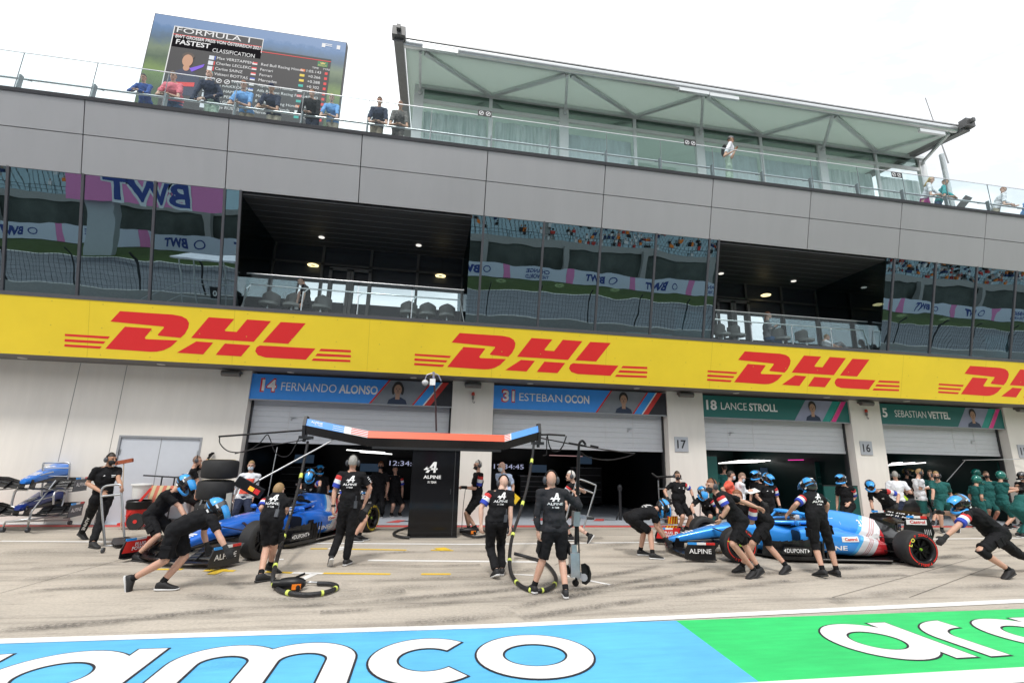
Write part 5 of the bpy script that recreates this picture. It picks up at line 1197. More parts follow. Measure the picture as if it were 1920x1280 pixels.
PP['B2'] = C_('crew member in blue helmet lunging in front of the left car, pushing its front wing', az=95, H=(404, 953, .05), N=(388, 966, 0), P=(331, 991, 0), LF=(300, 1107, 95), RF=(236, 1108, 85, 72), LK=(346, 1043, .1), RK=(309, 1050, -.1), RE=(411, 1004, -.22), RW=(424, 1028, -.25), LE=(382, 1000, .25), LW=(388, 1022, .25), RS=(397, 973, -.16), LS=(386, 968, .17),
  helmet='blue', hpitch=50, gloves='LR', near=1, stripe=None)
PP['TY'] = C_('man with headset standing behind the tyre stack with one gloved arm raised', az=110, H=(370, 863, 0), N=(363, 878, 0), P=(352, 933, 0), LF=(350, 984, 100), RF=(366, 984, 110), LE=(381, 872, .05), LW=(392, 857, .1), RE=(371, 902, -.1), RW=(368, 925, -.15), legs='trousers', headset=1, hair='stubble', gloves='L', logo='back', stripe=None, near=1)
PP['OF'] = C_('official in white shirt with red printed bib and face mask beside the tyre stack', az=10, H=(471, 873, 0), N=(470, 888, 0), P=(457, 935, 0), LF=(468, 992), RF=(446, 992), RE=(441, 912, .03), RW=(437, 928, 0), LE=(479, 915, .03), LW=(475, 932, 0), top='white', bot='navy', sleeve='long', legs='trousers', hair='fair', mask='white', bib='red', stripe=None, near=1)
PP['CK'] = C_('crew member in black shorts leaning over the left car cockpit, back turned', az=165, H=(523, 920, .2), N=(521, 933, .12), P=(510, 972, 0), LF=(487, 1091, 130), RF=(517, 1074, 110, 20), LK=(500, 1024, .12), RK=(514, 1022, .1), LE=(490, 952, .05), LW=(500, 968, .25), RE=(538, 953, .05), RW=(529, 972, .2), hair='fair', logo='back', radio='R', sole=0, near=1)
PP['HB'] = C_('crew member in black helmet with blue peak facing us behind the left car engine cover', az=0, H=(581, 890, -.1), N=(580, 906, 0), P=(577, 938, .15), LF=(590, 985), RF=(566, 985), RE=(562, 908, -.1), RW=(564, 920, -.3), LE=(600, 903, -.1), LW=(599, 915, -.3), helmet='blue', hpitch=50, gloves='LR', stripe='L', chest=1)
PP['WK'] = C_('grey haired man with headset walking away past the left car, hand on hip', az=178, H=(662, 867, 0), N=(660, 885, 0), P=(655, 951, 0), LF=(619, 1062, 195, 42), RF=(648, 1060, 165), LE=(627, 921, 0), LW=(625, 950, -.05), RE=(694, 915, .02), RW=(684, 942, .08), LK=(637, 1003, .12), legs='trousers', hair='grey', headset=1, logo='back', watch='L', radio='R', near=1)
PP['RW'] = C_('crew member hidden behind the left car rear wheel, bare legs showing', az=100, H=(657, 895, 0), N=(654, 908, 0), P=(656, 950, 0), LF=(672, 1013, 95), RF=(661, 1016, 90), helmet='black', top='black', LW=(640, 950, .1), RW=(640, 955, -.1))
PP['CT'] = C_('headset man in shorts holding a cable control beside the garage pillar', az=285, H=(896, 872, 0), N=(897, 886, 0), P=(894, 936, 0), LF=(879, 997, 280), RF=(893, 998, 290), LE=(897, 916, -.1), LW=(873, 914, -.15), RE=(886, 915, .1), RW=(870, 913, .05), hair='grey', headset=1, mask='black', glasses=1, watch='L', near=1)
PP['OB'] = C_('bald official in pale blue shirt and face mask standing in front of the open garage', az=315, haz=300, H=(941, 875, 0), N=(944, 888, 0), P=(949, 930, 0), LF=(958, 1001), RF=(942, 1001), LE=(962, 911, -.05), LW=(960, 930, -.05), RW=(940, 925, -.15), top='palebl', bot='navy', legs='trousers', mask='white', bib='white', stripe=None, skin=2, near=1)
PP['BD'] = C_('bald man in black trousers stooping with the air hose, back turned', az=183, H=(944, 905, .16), N=(939, 920, .08), P=(931, 979, 0), LF=(926, 1083, 195, 20), RF=(941, 1078, 170), LE=(902, 952, .0), LW=(902, 982, -.05), RE=(957, 958, .0), RW=(957, 986, -.05), legs='trousers', headset=1, skin=2, logo='back', radio='R', near=1)
PP['FR'] = C_('bald bearded crew member in zip top and shorts holding the tall jack handle, back turned', az=180, H=(1033, 899, 0), N=(1035, 917, 0), P=(1041, 993, 0), LF=(1001, 1112, 195), RF=(1061, 1121, 170), LE=(1007, 965, -.02), LW=(1009, 996, .0), RE=(1086, 949, .05), RW=(1081, 930, .22), LK=(1017, 1050, .08), top='blackz', sleeve='long', headset=1, logo='back', stripe=None, near=1)
PP['BH'] = C_('man with pale bald head and headset striding past with a steel hand trolley', az=225, haz=260, H=(1070, 892, 0), N=(1075, 906, 0), P=(1077, 950, 0), LF=(1071, 1014, 250), RF=(1106, 1018, 240, 55), RE=(1096, 922, .0), RW=(1086, 915, -.2), LE=(1060, 926, -.05), LW=(1062, 944, -.1), hair='white', headset=1, skin=2, logo='back', near=1)
PP['NW'] = C_('crew member in blue helmet bent double at the nose of the right car', az=88, H=(1243, 950, 0), N=(1227, 955, 0), P=(1181, 970, 0), LF=(1201, 1041, 85), RF=(1224, 1048, 80), LK=(1207, 997, .08), RK=(1219, 996, -.05), RE=(1230, 986, -.12), RW=(1247, 1010, -.05), LE=(1236, 985, .12), LW=(1251, 1012, .1), RS=(1227, 962, -.17), LS=(1227, 958, .17), helmet='blue', hpitch=70, logo='back', stripe=None, near=1, gloves='LR')
PP['HS'] = C_('stout headset man in shorts facing us with hands at his hips by plate 17 pillar', az=5, H=(1270, 892, 0), N=(1271, 904, 0), P=(1273, 943, 0), LF=(1287, 995, 20), RF=(1275, 996, 0), RE=(1246, 920, .05), RW=(1253, 935, -.1), LE=(1295, 918, .05), LW=(1300, 933, -.05), hair='brown', headset=1, mask='black', glasses=1, chest=1, fat=1.2, gloves='LR', near=1)
PP['WF'] = C_('crew member in black helmet facing us over the far front wheel of the right car', az=0, H=(1317, 922, -.2), N=(1320, 935, -.1), P=(1329, 956, .25), LF=(1338, 999), RF=(1318, 999), RE=(1296, 949, -.1), RW=(1303, 966, -.25), LE=(1345, 950, -.1), LW=(1345, 966, -.25), helmet='blue', hpitch=60, gloves='LR', chest=1)
PP['P1'] = C_('headset crew member pushing the right car nose with an arm stretched back', az=280, haz=275, H=(1334, 911, .1), N=(1345, 925, .05), P=(1385, 975, 0), LF=(1407, 1084, 285, 12), RF=(1418, 1083, 280, 25), LS=(1350, 931, -.17), RS=(1357, 927, .17), LE=(1364, 952, -.25), LW=(1352, 972, -.15), RE=(1396, 941, .15), RW=(1418, 950, .12), LK=(1374, 1019, -.12), RK=(1397, 1022, .1), hair='ginger', headset=1, mask='black', watch='L', sole=0, near=1)
PP['P2'] = C_('crew member with bent back pushing the right car beside the stretched arm', az=282, H=(1382, 931, .1), N=(1392, 944, .05), P=(1433, 976, 0), LF=(1391, 1072, 285), RF=(1469, 1076, 285, 14), LK=(1411, 1018, -.1), RK=(1442, 1024, .1), LW=(1380, 975, .1), RW=(1385, 970, .2), hair='ginger', sole=0, near=1)
PP['MA'] = C_('marshal in orange vest over blue shirt with face mask by the green panel', az=70, H=(1371, 891, 0), N=(1367, 903, 0), P=(1368, 940, 0), LF=(1376, 1000), RF=(1362, 1001), top='orange', bot='royal', legs='trousers', hair='dark', mask='white', stripe=None, RE=(1354, 916, -.1), LW=(1375, 930, 0))
PP['CB'] = C_('bald official in white shirt writing on a clipboard behind the right car', az=75, H=(1391, 894, 0), N=(1387, 905, 0), P=(1388, 940, 0), LF=(1395, 1000), RF=(1381, 1001), top='white', bot='grey', sleeve='long', legs='trousers', mask='white', stripe=None, RE=(1393, 922, -.1), RW=(1403, 920, -.15), LW=(1404, 921, .1), skin=2, hair='stubble', hpitch=30)
PP['H1'] = C_('crew member in blue peaked helmet seen in profile behind the facing helmeted man', az=290, H=(1418, 891, 0), N=(1421, 905, 0), P=(1424, 943, 0), LF=(1420, 996), RF=(1430, 996), helmet='blue', top='black')
PP['H2'] = C_('crew member in black helmet facing us with gloves beside the right car cockpit', az=350, haz=5, H=(1439, 896, 0), N=(1439, 910, 0), P=(1440, 950, 0), LF=(1448, 1001), RF=(1432, 1001), RE=(1418, 930, 0), RW=(1431, 942, -.2), LE=(1457, 932, 0), LW=(1463, 952, -.15), helmet='blue', hpitch=20, chest=1, gloves='LR')
PP['CB2'] = C_('crew member in pale blue helmet leaning over the right car sidepod, back turned', az=185, H=(1516, 911, .15), N=(1521, 927, .1), P=(1531, 968, 0), LF=(1533, 1080, 190, 10), RF=(1570, 1080, 175), LE=(1493, 945, .05), LW=(1478, 962, .25), RE=(1551, 945, .1), RW=(1549, 962, .2), LK=(1527, 1018, .06), RK=(1555, 1018, .06), helmet='blue', hpitch=35, logo='back', kneepad=1, sole=0, near=1)
PP['H3'] = C_('crew member in blue peaked helmet standing left of plate 16 pillar behind the engine cover', az=290, H=(1577, 898, 0), N=(1584, 912, 0), P=(1590, 948, 0), LF=(1583, 1000), RF=(1597, 1000), LE=(1603, 932, -.05), LW=(1592, 943, -.15), helmet='blue')
PP['H4'] = C_('crew member in blue peaked helmet leaning over the rear wing below plate 16', az=300, haz=320, H=(1631, 909, -.1), N=(1644, 921, 0), P=(1668, 945, .1), LF=(1660, 1001), RF=(1680, 1000), LS=(1660, 920, -.1), LE=(1685, 927, -.12), LW=(1682, 946, -.25), RE=(1634, 945, -.05), RW=(1637, 957, -.1), helmet='blue', hpitch=20, chest=1, gloves='LR')
PP['M2'] = C_('marshal in pale vest with headset standing by plate 16 pillar, back turned', az=140, H=(1678, 891, 0), N=(1680, 902, 0), P=(1682, 938, 0), LF=(1687, 996), RF=(1676, 996), top='white', bot='navy', legs='trousers', hair='grey', headset=1, stripe=None, RW=(1694, 918, 0))
PP['GO'] = C_('crew member in black and gold helmet inside the right garage', az=20, H=(1701, 885, 0), N=(1700, 897, 0), P=(1700, 932, 0), LF=(1704, 978), RF=(1696, 978), helmet='gold', Y=1.2, top='black', bot='green2', stripe=None)
PP['WG'] = C_('white shirted headset man with green shorts writing notes near the right garage', az=70, H=(1724, 886, 0), N=(1721, 898, 0), P=(1727, 937, 0), LF=(1733, 992), RF=(1722, 993), RE=(1725, 916, -.12), RW=(1741, 914, -.15), LW=(1743, 915, .08), top='white', bot='green', hair='fair', headset=1, mask='black', stripe=None, hpitch=25)
PP['GH'] = C_('green team man with headset and green mask leaning toward the note writer', az=320, H=(1755, 891, 0), N=(1760, 904, 0), P=(1768, 942, 0), LF=(1797, 998, 300, 20), RF=(1767, 999, 320), RE=(1750, 921, -.05), RW=(1748, 940, -.1), LE=(1782, 925, .1), top='green', bot='green', hair='fair', headset=1, mask='black', stripe=None, gloves='R')
PP['GB'] = C_('green team crew member hidden behind the green headset man', az=300, H=(1744, 888, 0), N=(1748, 900, 0), P=(1756, 935, 0), LF=(1750, 985), RF=(1762, 985), top='green', bot='green', hair='brown', stripe=None, Y=.3)
PP['PR'] = C_('crew member in blue and black helmet stretched low pushing the rear tyre at right', az=272, H=(1800, 943, .05), N=(1816, 956, 0), P=(1868, 999, -.1), k=1.16, LF=(1888, 1085, 275, 18), RF=(1955, 1068, 275, 30), LS=(1813, 968, -.17), RS=(1812, 953, .17), LE=(1795, 986, -.22), LW=(1772, 1007, -.15), RE=(1786, 963, .22), RW=(1763, 960, .25), LK=(1838, 1032, -.25), RK=(1912, 1040, .05), helmet='blue', hpitch=15, logo='back', kneepad=1, gloves='LR', sole=0, near=1)
GT = dict(top='green', bot='green', stripe=None)
PP['G1'] = C_('shorter green team crew member in green helmet in the right garage mouth', **D(GT, az=80, H=(1832, 899, 0), N=(1830, 911, 0), P=(1834, 944, 0), LF=(1842, 990), RF=(1829, 990), helmet='green', gloves='LR', RW=(1842, 943, -.1)))
PP['G2'] = C_('green team crew member in green helmet behind the shorter one', **D(GT, az=70, H=(1831, 886, 0), N=(1832, 898, 0), P=(1838, 934, 0), LF=(1846, 980), RF=(1838, 980), helmet='green', LW=(1862, 918, 0), LE=(1850, 920, 0)))
PP['G3'] = C_('green team man with dark face mask between the green helmets', **D(GT, az=330, H=(1849, 890, 0), N=(1853, 902, 0), P=(1856, 938, 0), LF=(1862, 984), RF=(1851, 984), hair='brown', mask='black'))
PP['G4'] = C_('tall green team crew member in glossy green helmet reaching right', **D(GT, az=85, H=(1877, 891, 0), N=(1876, 904, 0), P=(1880, 944, 0), LF=(1895, 991, 80), RF=(1884, 992, 80), RE=(1887, 922, -.1), RW=(1912, 917, -.1), LE=(1893, 915, .12), LW=(1914, 915, .1), helmet='green', gloves='LR'))
PP['G5'] = C_('green team crew member bending at the right picture edge', **D(GT, az=80, H=(1932, 930, 0), N=(1920, 930, 0), P=(1906, 955, 0), LF=(1920, 1008, 80), RF=(1910, 1006, 80), legs='trousers', helmet='green', LW=(1935, 960, 0), RW=(1935, 965, 0)))
PP['G6'] = C_('dark helmeted crew member at the right picture edge', az=270, H=(1916, 892, 0), N=(1918, 904, 0), P=(1922, 940, 0), LF=(1916, 988), RF=(1926, 988), helmet='black', stripe=None, RW=(1906, 912, 0))
PP['G7'] = C_('green team man half hidden behind the green panel left of the marshal', **D(GT, az=180, H=(1358, 877, 0), N=(1357, 889, 0), P=(1356, 925, 0), LF=(1352, 975), RF=(1362, 975), hair='dark', Y=.9))
PP['I1'] = C_('dark dressed crew man in the shade of the left garage beside the lit clock', az=0, H=(714, 872, 0), N=(713, 886, 0), P=(710, 926, 0), LF=(716, 969), RF=(704, 970), hair='ginger', mask='black', legs='trousers', stripe=None)
PP['I2'] = C_('crew member in shorts standing in the shade of the left garage', az=20, H=(741, 880, 0), N=(741, 892, 0), P=(740, 930, 0), LF=(748, 967), RF=(733, 968), hair='dark')
PP['I3'] = C_('crew member in blue helmet deep in the shade of the left garage', az=20, H=(599, 880, 0), N=(600, 893, 0), P=(602, 930, 0), LF=(608, 970), RF=(596, 970), helmet='blue', stripe=None)
# ---- upper floor balconies
def bal(label, px, py, Yb, **kw):
    h = at(px, py, Yb); f = Vector((h.x, Yb, 5.6))
    return person(label, D(dict(stripe=None, LF=(f+Vector((.09, 0, 0)),), RF=(f-Vector((.09, 0, 0)),), z=5.6, Y=Yb), kw), group='people on the balconies')
h = at(566, 527, -.25); k_ = .95
bal('cleaner in black wiping the left balcony rail with a white cloth', 572, 527, -.25, az=270, haz=290, hpitch=35, H=(565, 527, 0), N=(572, 537, 0), P=(574, 570, 0), RE=(562, 548, -.1), RW=(557, 566, -.2), LW=(566, 568, -.3), hair='dark', legs='trousers', near=0)
bal('woman with long auburn hair in dark jacket on the right balcony', 1441, 592, -.2, az=60, H=(1440, 591, 0), N=(1438, 603, 0), P=(1439, 634, 0), RW=(1452, 612, -.2), LW=(1454, 613, -.05), top='grey', bot='jeans', sleeve='long', legs='trousers', hair='ginger', long=1, skin=2)
p = at(1556, 640, -.45)
person('child in white shirt lying back on the right balcony seats', dict(az=60, k=.85, H=p+Vector((-.10, 0, .14)), N=p+Vector((-.22, .02, .0)), P=p+Vector((-.02, .02, -.38)), LF=(p+Vector((.78, .0, -.40)), 80), RF=(p+Vector((.72, .16, -.40)), 80), LK=p+Vector((.36, -.05, -.06)), RK=p+Vector((.36, .15, -.04)), top='white', bot='grey', legs='trousers', hair='fair', LW=p+Vector((.2, -.1, -.2)), RW=p+Vector((.15, -.2, -.25)), z=p.z-.48), group='people on the balconies')
# ---- people on the roof terrace
TG = 'spectators on the roof terrace'; ZF = 9.82
def leaner(label, px, py, k=1.0, side=0, lean=.25, Yh=-1.98, **kw):
    h = at(px, py, Yh); az = kw.pop('az', 0); hz = h.z
    Nn = h+Vector((0, .06, -.17*k)); Pp = Nn+Vector((side*.1, lean, -.49*k)); fy = Pp.y+.05
    rail = 11.11
    sp = dict(az=az, k=k, H=h, N=Nn, P=Pp, z=ZF, LF=(Vector((Pp.x+.1, fy, ZF)),), RF=(Vector((Pp.x-.1, fy+.08, ZF)),),
              LW=Vector((h.x+.04, -2.16, rail-.0)), RW=Vector((h.x-.03, -2.12, rail+.02)), LE=Vector((h.x+.26*k, -2.06, rail+.0)), RE=Vector((h.x-.26*k, -2.06, rail+.0)), hpitch=25, stripe=None)
    sp.update(kw); return person(label, sp, group=TG)
leaner('boy in dark blue jacket leaning on the roof railing, leftmost spectator', 269, 146, .86, top='blue', bot='jeans', sleeve='long', legs='trousers', hair='dark')
leaner('stout bearded man in pink shirt leaning on the roof railing', 325, 143, 1.0, top='pink', bot='jeans', legs='trousers', hair='brown', fat=1.35, skin=0)
leaner('white haired man in navy jacket leaning on the roof railing', 392, 139, 1.0, side=.6, top='navy', sleeve='long', bot='mint', legs='trousers', hair='white', fat=1.1, skin=2, LE=at(415, 178, -1.9), hpitch=10)
leaner('bearded man in sky blue polo shirt leaning on the roof railing', 457, 160, 1.0, side=.7, top='sky', bot='khaki', legs='trousers', hair='ginger')
leaner('man in dark cap and navy shirt leaning on the roof railing', 509, 165, 1.0, side=.6, top='navy', bot='beige', legs='trousers', hair='dark', cap='navy', skin=1)
leaner('man in black shirt resting his chin on folded arms at the roof railing', 585, 174, .98, side=.2, top='black', sleeve='long', bot='navy', legs='trousers', hair='brown', haz=40)
leaner('fair haired boy in light blue shirt with lanyard at the roof railing', 622, 184, .88, side=.3, top='sky', bot='beige', legs='trousers', hair='blond', skin=2)
leaner('man in blue shirt and black vest beside the pavilion left end', 712, 190, 1.0, side=-.6, top='navy', bot='khaki', legs='trousers', hair='brown', fat=1.1)
leaner('man in patterned top holding a phone beside the pavilion left end', 751, 197, .95, side=-.4, top='camo', bot='camo', legs='trousers', hair='stubble', skin=1, hpitch=35)
leaner('man in grey cap and white shirt with backpack before the pavilion', 1370, 262, 1.0, side=-.6, lean=.05, Yh=-1.75, az=60, haz=80, hpitch=10, top='white', bot='mint', legs='shorts', cap='grey', hair='dark', skin=1, backpack=1, LW=at(1378, 283, -1.9), RW=at(1372, 285, -2.0), LE=at(1372, 296, -1.85), RE=at(1358, 293, -1.9))
leaner('blond woman in magenta dress leaning on the roof railing at right', 1746, 337, .92, side=-.6, az=30, haz=40, top='white', bot='magenta', legs='skirt', hair='blond', long=1, skin=2)
leaner('man in teal shirt and dark vest bending over the roof railing at right', 1772, 342, .96, side=-.5, az=40, haz=60, hpitch=45, top='teal', bot='jeans', legs='trousers', hair='brown')
leaner('man in pale pink shirt bending over the roof railing near the right edge', 1881, 356, .96, side=-.9, az=60, haz=80, hpitch=50, top='white', bot='beige', legs='trousers', hair='ginger', skin=2, LW=at(1905, 386, -2.1))
leaner('person in blue at the right edge of the roof railing', 1932, 372, .96, top='sky', bot='jeans', legs='trousers', hair='dark')
# ================================================================ RACE CARS (local frame: x forward, y left, z up)
CARB = M('carbon_fibre', (.008, .008, .0095), .32, .2, var=.4, scale=40, coat=.3)
RUB = M('tyre_rubber', (.016, .016, .017), .72, var=.25, scale=10, bump=.12, bscale=40)
RIMM = M('rim_dark', (.02, .02, .022), .3, .8)
TRED = M('tyre_red_print', (.72, .03, .02), .6); TYEL = M('tyre_yellow_print', (.80, .62, .03), .6)
def livery(name, blue, lblue, off=0.0):
    m = bpy.data.materials.new(name); m.use_nodes = True; t = m.node_tree; b = t.nodes['Principled BSDF']; b.inputs['Roughness'].default_value = .28; b.inputs['Metallic'].default_value = .25; b.inputs['Coat Weight'].default_value = .5
    c = t.nodes.new('ShaderNodeTexCoord'); sp = t.nodes.new('ShaderNodeSeparateXYZ'); l = t.links.new; l(c.outputs['Object'], sp.inputs[0])
    a = t.nodes.new('ShaderNodeMath'); a.operation = 'MULTIPLY_ADD'; a.inputs[1].default_value = -.95; l(sp.outputs['Z'], a.inputs[0])
    q = t.nodes.new('ShaderNodeMath'); q.operation = 'MULTIPLY'; q.inputs[1].default_value = -1; l(sp.outputs['X'], q.inputs[0]); l(q.outputs[0], a.inputs[2])
    mr = t.nodes.new('ShaderNodeMapRange'); mr.inputs['From Min'].default_value = off; mr.inputs['From Max'].default_value = 2+off; l(a.outputs[0], mr.inputs['Value'])
    r = t.nodes.new('ShaderNodeValToRGB'); r.color_ramp.interpolation = 'CONSTANT'; E_ = r.color_ramp.elements
    E_[0].position = 0; E_[0].color = (*blue, 1); E_[1].position = .23; E_[1].color = (*lblue, 1)
    for p_, c_ in ((.275, (.78, .78, .80)), (.37, (.62, .34, .34)), (.385, (.78, .78, .8)), (.395, (.62, .34, .34)), (.41, (.78, .78, .8)), (.42, (.62, .34, .34)), (.435, (.78, .78, .8)), (.52, (.66, .03, .04))):
        e = E_.new(p_); e.color = (*c_, 1)
    l(mr.outputs[0], r.inputs['Fac']); gt = t.nodes.new('ShaderNodeMath'); gt.operation = 'LESS_THAN'; gt.inputs[1].default_value = -1.62; l(sp.outputs['X'], gt.inputs[0])
    mk = t.nodes.new('ShaderNodeMix'); mk.data_type = 'RGBA'; mk.inputs['B'].default_value = (.008, .008, .01, 1); l(gt.outputs[0], mk.inputs['Factor']); l(r.outputs['Color'], mk.inputs['A']); l(mk.outputs['Result'], b.inputs['Base Color']); return m
def sup(x, hw, z0, z1, n=24, e=.62, yc=0.0):
    out = []
    for i in range(n):
        a = 2*math.pi*i/n; ca, sa = math.cos(a), math.sin(a)
        out.append(Vector((x, yc+hw*math.copysign(abs(ca)**e, ca), (z0+z1)/2+(z1-z0)/2*math.copysign(abs(sa)**e, sa))))
    return out
def arc_text(b, s, c, u, v, R_, a0, h, step, wide=1.0):
    for i, ch in enumerate(s):
        if ch == ' ': continue
        a = rad(a0-step*i); d = u*math.cos(a)+v*math.sin(a); tdir = (u*math.sin(a)-v*math.cos(a))
        b.text(ch, c+d*R_, tdir, d, h, align='C', bold=.04, wide=wide)
def wheel(root, x, y, w, print_mat, plain=False, r=.335):
    s = 1 if y > 0 else -1; c = Vector((x, y, r)); ax = Vector((0, s, 0)); h = w/2
    wo = MB(); wo.lathe(c, ax, [(-h*.98, .22), (-h, .27), (-h*.93, r-.03), (-h*.75, r-.004), (0, r), (h*.75, r-.004), (h*.93, r-.03), (h, .27), (h*.98, .22)], 48)
    t = wo.build('wheel', RUB, root, smooth=40, local=True)
    b = MB(); b.lathe(c, ax, [(h*.98, .222), (h*.9, .205), (h*.55, .19), (h*.5, .06), (h*.72, .05), (h*.74, .001)], 36)
    for k in range(9):
        a = 2*math.pi*k/9; d = Vector((math.cos(a), 0, math.sin(a))); b.bar(c+ax*h*.62+d*.05, c+ax*h*.66+d*.19, .03, .02, ax)
    b.lathe(c, ax, [(-h*.98, .222), (-h*.5, .2), (-h*.5, .001)], 30); b.build('rim', RIMM, t, smooth=40, local=True)
    b = MB(); b.cyl(c+ax*h*.72, c+ax*h*.82, .03, .022, 10); b.build('wheel_nut', M('nut_green', (.3, .55, .05), .4, .5), t, local=True)
    if not plain:
        b = MB(); o = c+ax*(h+.004); u = Vector((-s, 0, 0)); v = Vector((0, 0, 1)); n = 12
        for a0, a1 in ((128, 238), (-52, 58)):
            for k in range(n):
                p0, p1 = rad(a0+(a1-a0)*k/n), rad(a0+(a1-a0)*(k+1)/n); b.poly([o+(u*math.cos(p0)+v*math.sin(p0))*.262, o+(u*math.cos(p1)+v*math.sin(p1))*.262, o+(u*math.cos(p1)+v*math.sin(p1))*.281, o+(u*math.cos(p0)+v*math.sin(p0))*.281])
        arc_text(b, 'PIRELLI', o, u, v, .258, -65, .042, 8.6, 1.2); arc_text(b, 'P ZERO', o, u, v, .258, 116, .042, 9.5, 1.2); b.build('tyre_lettering', print_mat, t, local=True)
        b = MB(); arc_text(b, 'LO', o+ax*.001, u, v, .22, 160, .06, 24, 1.2); b.build('chalk_mark', M('tyre_chalk', (.75, .75, .1), .7), t, local=True)
    return t
def front_assembly(root, LV, local=True, nose=True):
    """nose cone with front wing, in car coordinates"""
    if nose:
        b = MB(); b.loft([sup(2.93, .05, .235, .29), sup(2.88, .085, .215, .325), sup(2.7, .115, .215, .38), sup(2.35, .15, .27, .475), sup(1.95, .20, .33, .585), sup(1.55, .245, .33, .655), sup(1.4, .26, .32, .672)])
        no = b.build('nose', LV, root, smooth=50, local=local)
        b = MB()
        for x, w in ((2.78, .12), (2.70, .17), (2.62, .2), (2.54, .22), (2.46, .22)): b.hexa([(x-.018, -w/2, .40), (x+.018, -w/2, .40), (x+.018, w/2, .40), (x-.018, w/2, .40), (x-.018, -w/2, .42), (x+.018, -w/2, .42), (x+.018, w/2, .42), (x-.018, w/2, .42)])
        b2 = MB()
        for x, w in ((2.60, .13), (2.54, .14), (2.48, .15), (2.42, .16)): b2.poly([(x-.02, -w/2, .9), (x+.015, -w/2, .9), (x+.015, w/2, .9), (x-.02, w/2, .9)])
        decal_a(b2, Vector((1.9, 0, .9)), Vector((0, -1, 0)), Vector((1, 0, 0)), .17); decal_a(b2, Vector((2.75, 0, .9)), Vector((0, -1, 0)), Vector((1, 0, 0)), .07)
        DECALS.append((b2.build('nose_print', LETW, no, local=local), no, Vector((0, 0, -1))))
        b = MB(); b.loft([sup(2.9, .06, .20, .24, 12), sup(2.4, .15, .22, .30, 12), sup(1.9, .2, .2, .36, 12), sup(1.4, .26, .14, .34, 12)]); b.build('nose_underside', CARB, no, smooth=50, local=local)
    wg = MB()
    def sect(y, x, z, ch, pitch, th=.014):
        d = Vector((-math.cos(pitch), 0, math.sin(pitch))); n = Vector((math.sin(pitch), 0, math.cos(pitch)))
        return [Vector((x, y, z))+d*(ch*t)+n*o for t, o in ((0, 0), (.15, th), (.6, th*.6-.02*ch), (1, .004), (.6, -th*.2-.03*ch), (.15, -th*.3))]
    ys = [-.97, -.7, -.4, -.12, .12, .4, .7, .97]
    wg.loft([sect(y, 2.98-.28*abs(y), .085+(.03 if abs(y) < .3 else 0)+.02*(abs(y) > .8), .26, .06) for y in ys])
    for k, (dx, dz, ch, pt) in enumerate(((-.2, .05, .14, .35), (-.29, .09, .12, .55), (-.37, .145, .11, .75), (-.43, .20, .09, .9))):
        for sgn in (1, -1): wg.loft([sect(y*sgn, 2.98-.28*abs(y)+dx, .085+dz*(.55+.45*min(1, (abs(y)-.2)/.4)), ch, pt*(.5+.5*min(1, (abs(y)-.2)/.5))) for y in (.24, .4, .6, .8, .97)])
    w = wg.build('front_wing', CARB, root, smooth=50, local=local)
    for sgn in (1, -1):
        b = MB()
        for y in (.45, .72): b.hexa([(2.5, sgn*y-.004, .12), (2.85-.28*y, sgn*y-.004, .1), (2.85-.28*y, sgn*y+.004, .1), (2.5, sgn*y+.004, .12), (2.42, sgn*y-.004, .3), (2.6, sgn*y-.004, .2), (2.6, sgn*y+.004, .2), (2.42, sgn*y+.004, .3)])
        b.bar((2.75, sgn*.1, .1), (2.7, sgn*.1, .3), .02, .2, (1, 0, 0)); b.build('wing_strake', CARB, w, local=local)
    b = MB()
    for y in (.3, .5, .66, .85):
        for sgn in (1, -1): b.poly([(2.7-.28*y, sgn*y-.01, .215), (2.73-.28*y, sgn*y+.06, .215), (2.73-.28*y, sgn*y+.075, .215), (2.7-.28*y, sgn*y+.005, .215)])
    for sgn in (1, -1):
        e = MB(); y = sgn*.985; e.prism([(2.32, y-.006, .07), (2.93, y-.006, .06), (2.93, y-.006, .2), (2.86, y-.006, .345), (2.32, y-.006, .365)], (0, .012, 0)); e.box(2.3, 2.9, y-.006 if sgn < 0 else y-.09, y+.09 if sgn < 0 else y+.006, .05, .065)
        ep = e.build('wing_endplate', CARB, root, local=local)
        for k, mt in enumerate((LBLUE, WHITE, RED)):
            s_ = MB(); x1 = 2.86-k*.18; s_.box(x1-.18, x1, y-.009, y+.009, .33, .372); s_.build('endplate_stripe', mt, ep, local=local)
        l_ = MB(); u = Vector((-sgn, 0, 0)); l_.text('ALPINE', (2.62, y+sgn*.009, .17), u, (0, 0, 1), .085, w=.44, bold=.01, align='C'); l_.build('lettering', LETW, ep, local=local)
        l_ = MB(); l_.prism([(2.34, y-sgn*.008, .12), (2.9, y-sgn*.008, .14), (2.85, y-sgn*.008, .325), (2.34, y-sgn*.008, .34)], (0, -sgn*.002, 0)); rp_ = l_.build('inner_panel', RED, ep, local=local)
        l_ = MB(); u = Vector((sgn, 0, 0)); l_.text('PLUG', (2.60, y-sgn*.013, .24), u, (0, 0, 1), .055, bold=.03, align='C'); l_.text('POWER', (2.60, y-sgn*.013, .17), u, (0, 0, 1), .055, bold=.03, align='C'); l_.text('P', (2.60+sgn*.18, y-sgn*.013, .18), u, (0, 0, 1), .11, bold=.03, align='C'); l_.build('lettering', LETW, rp_, local=local)
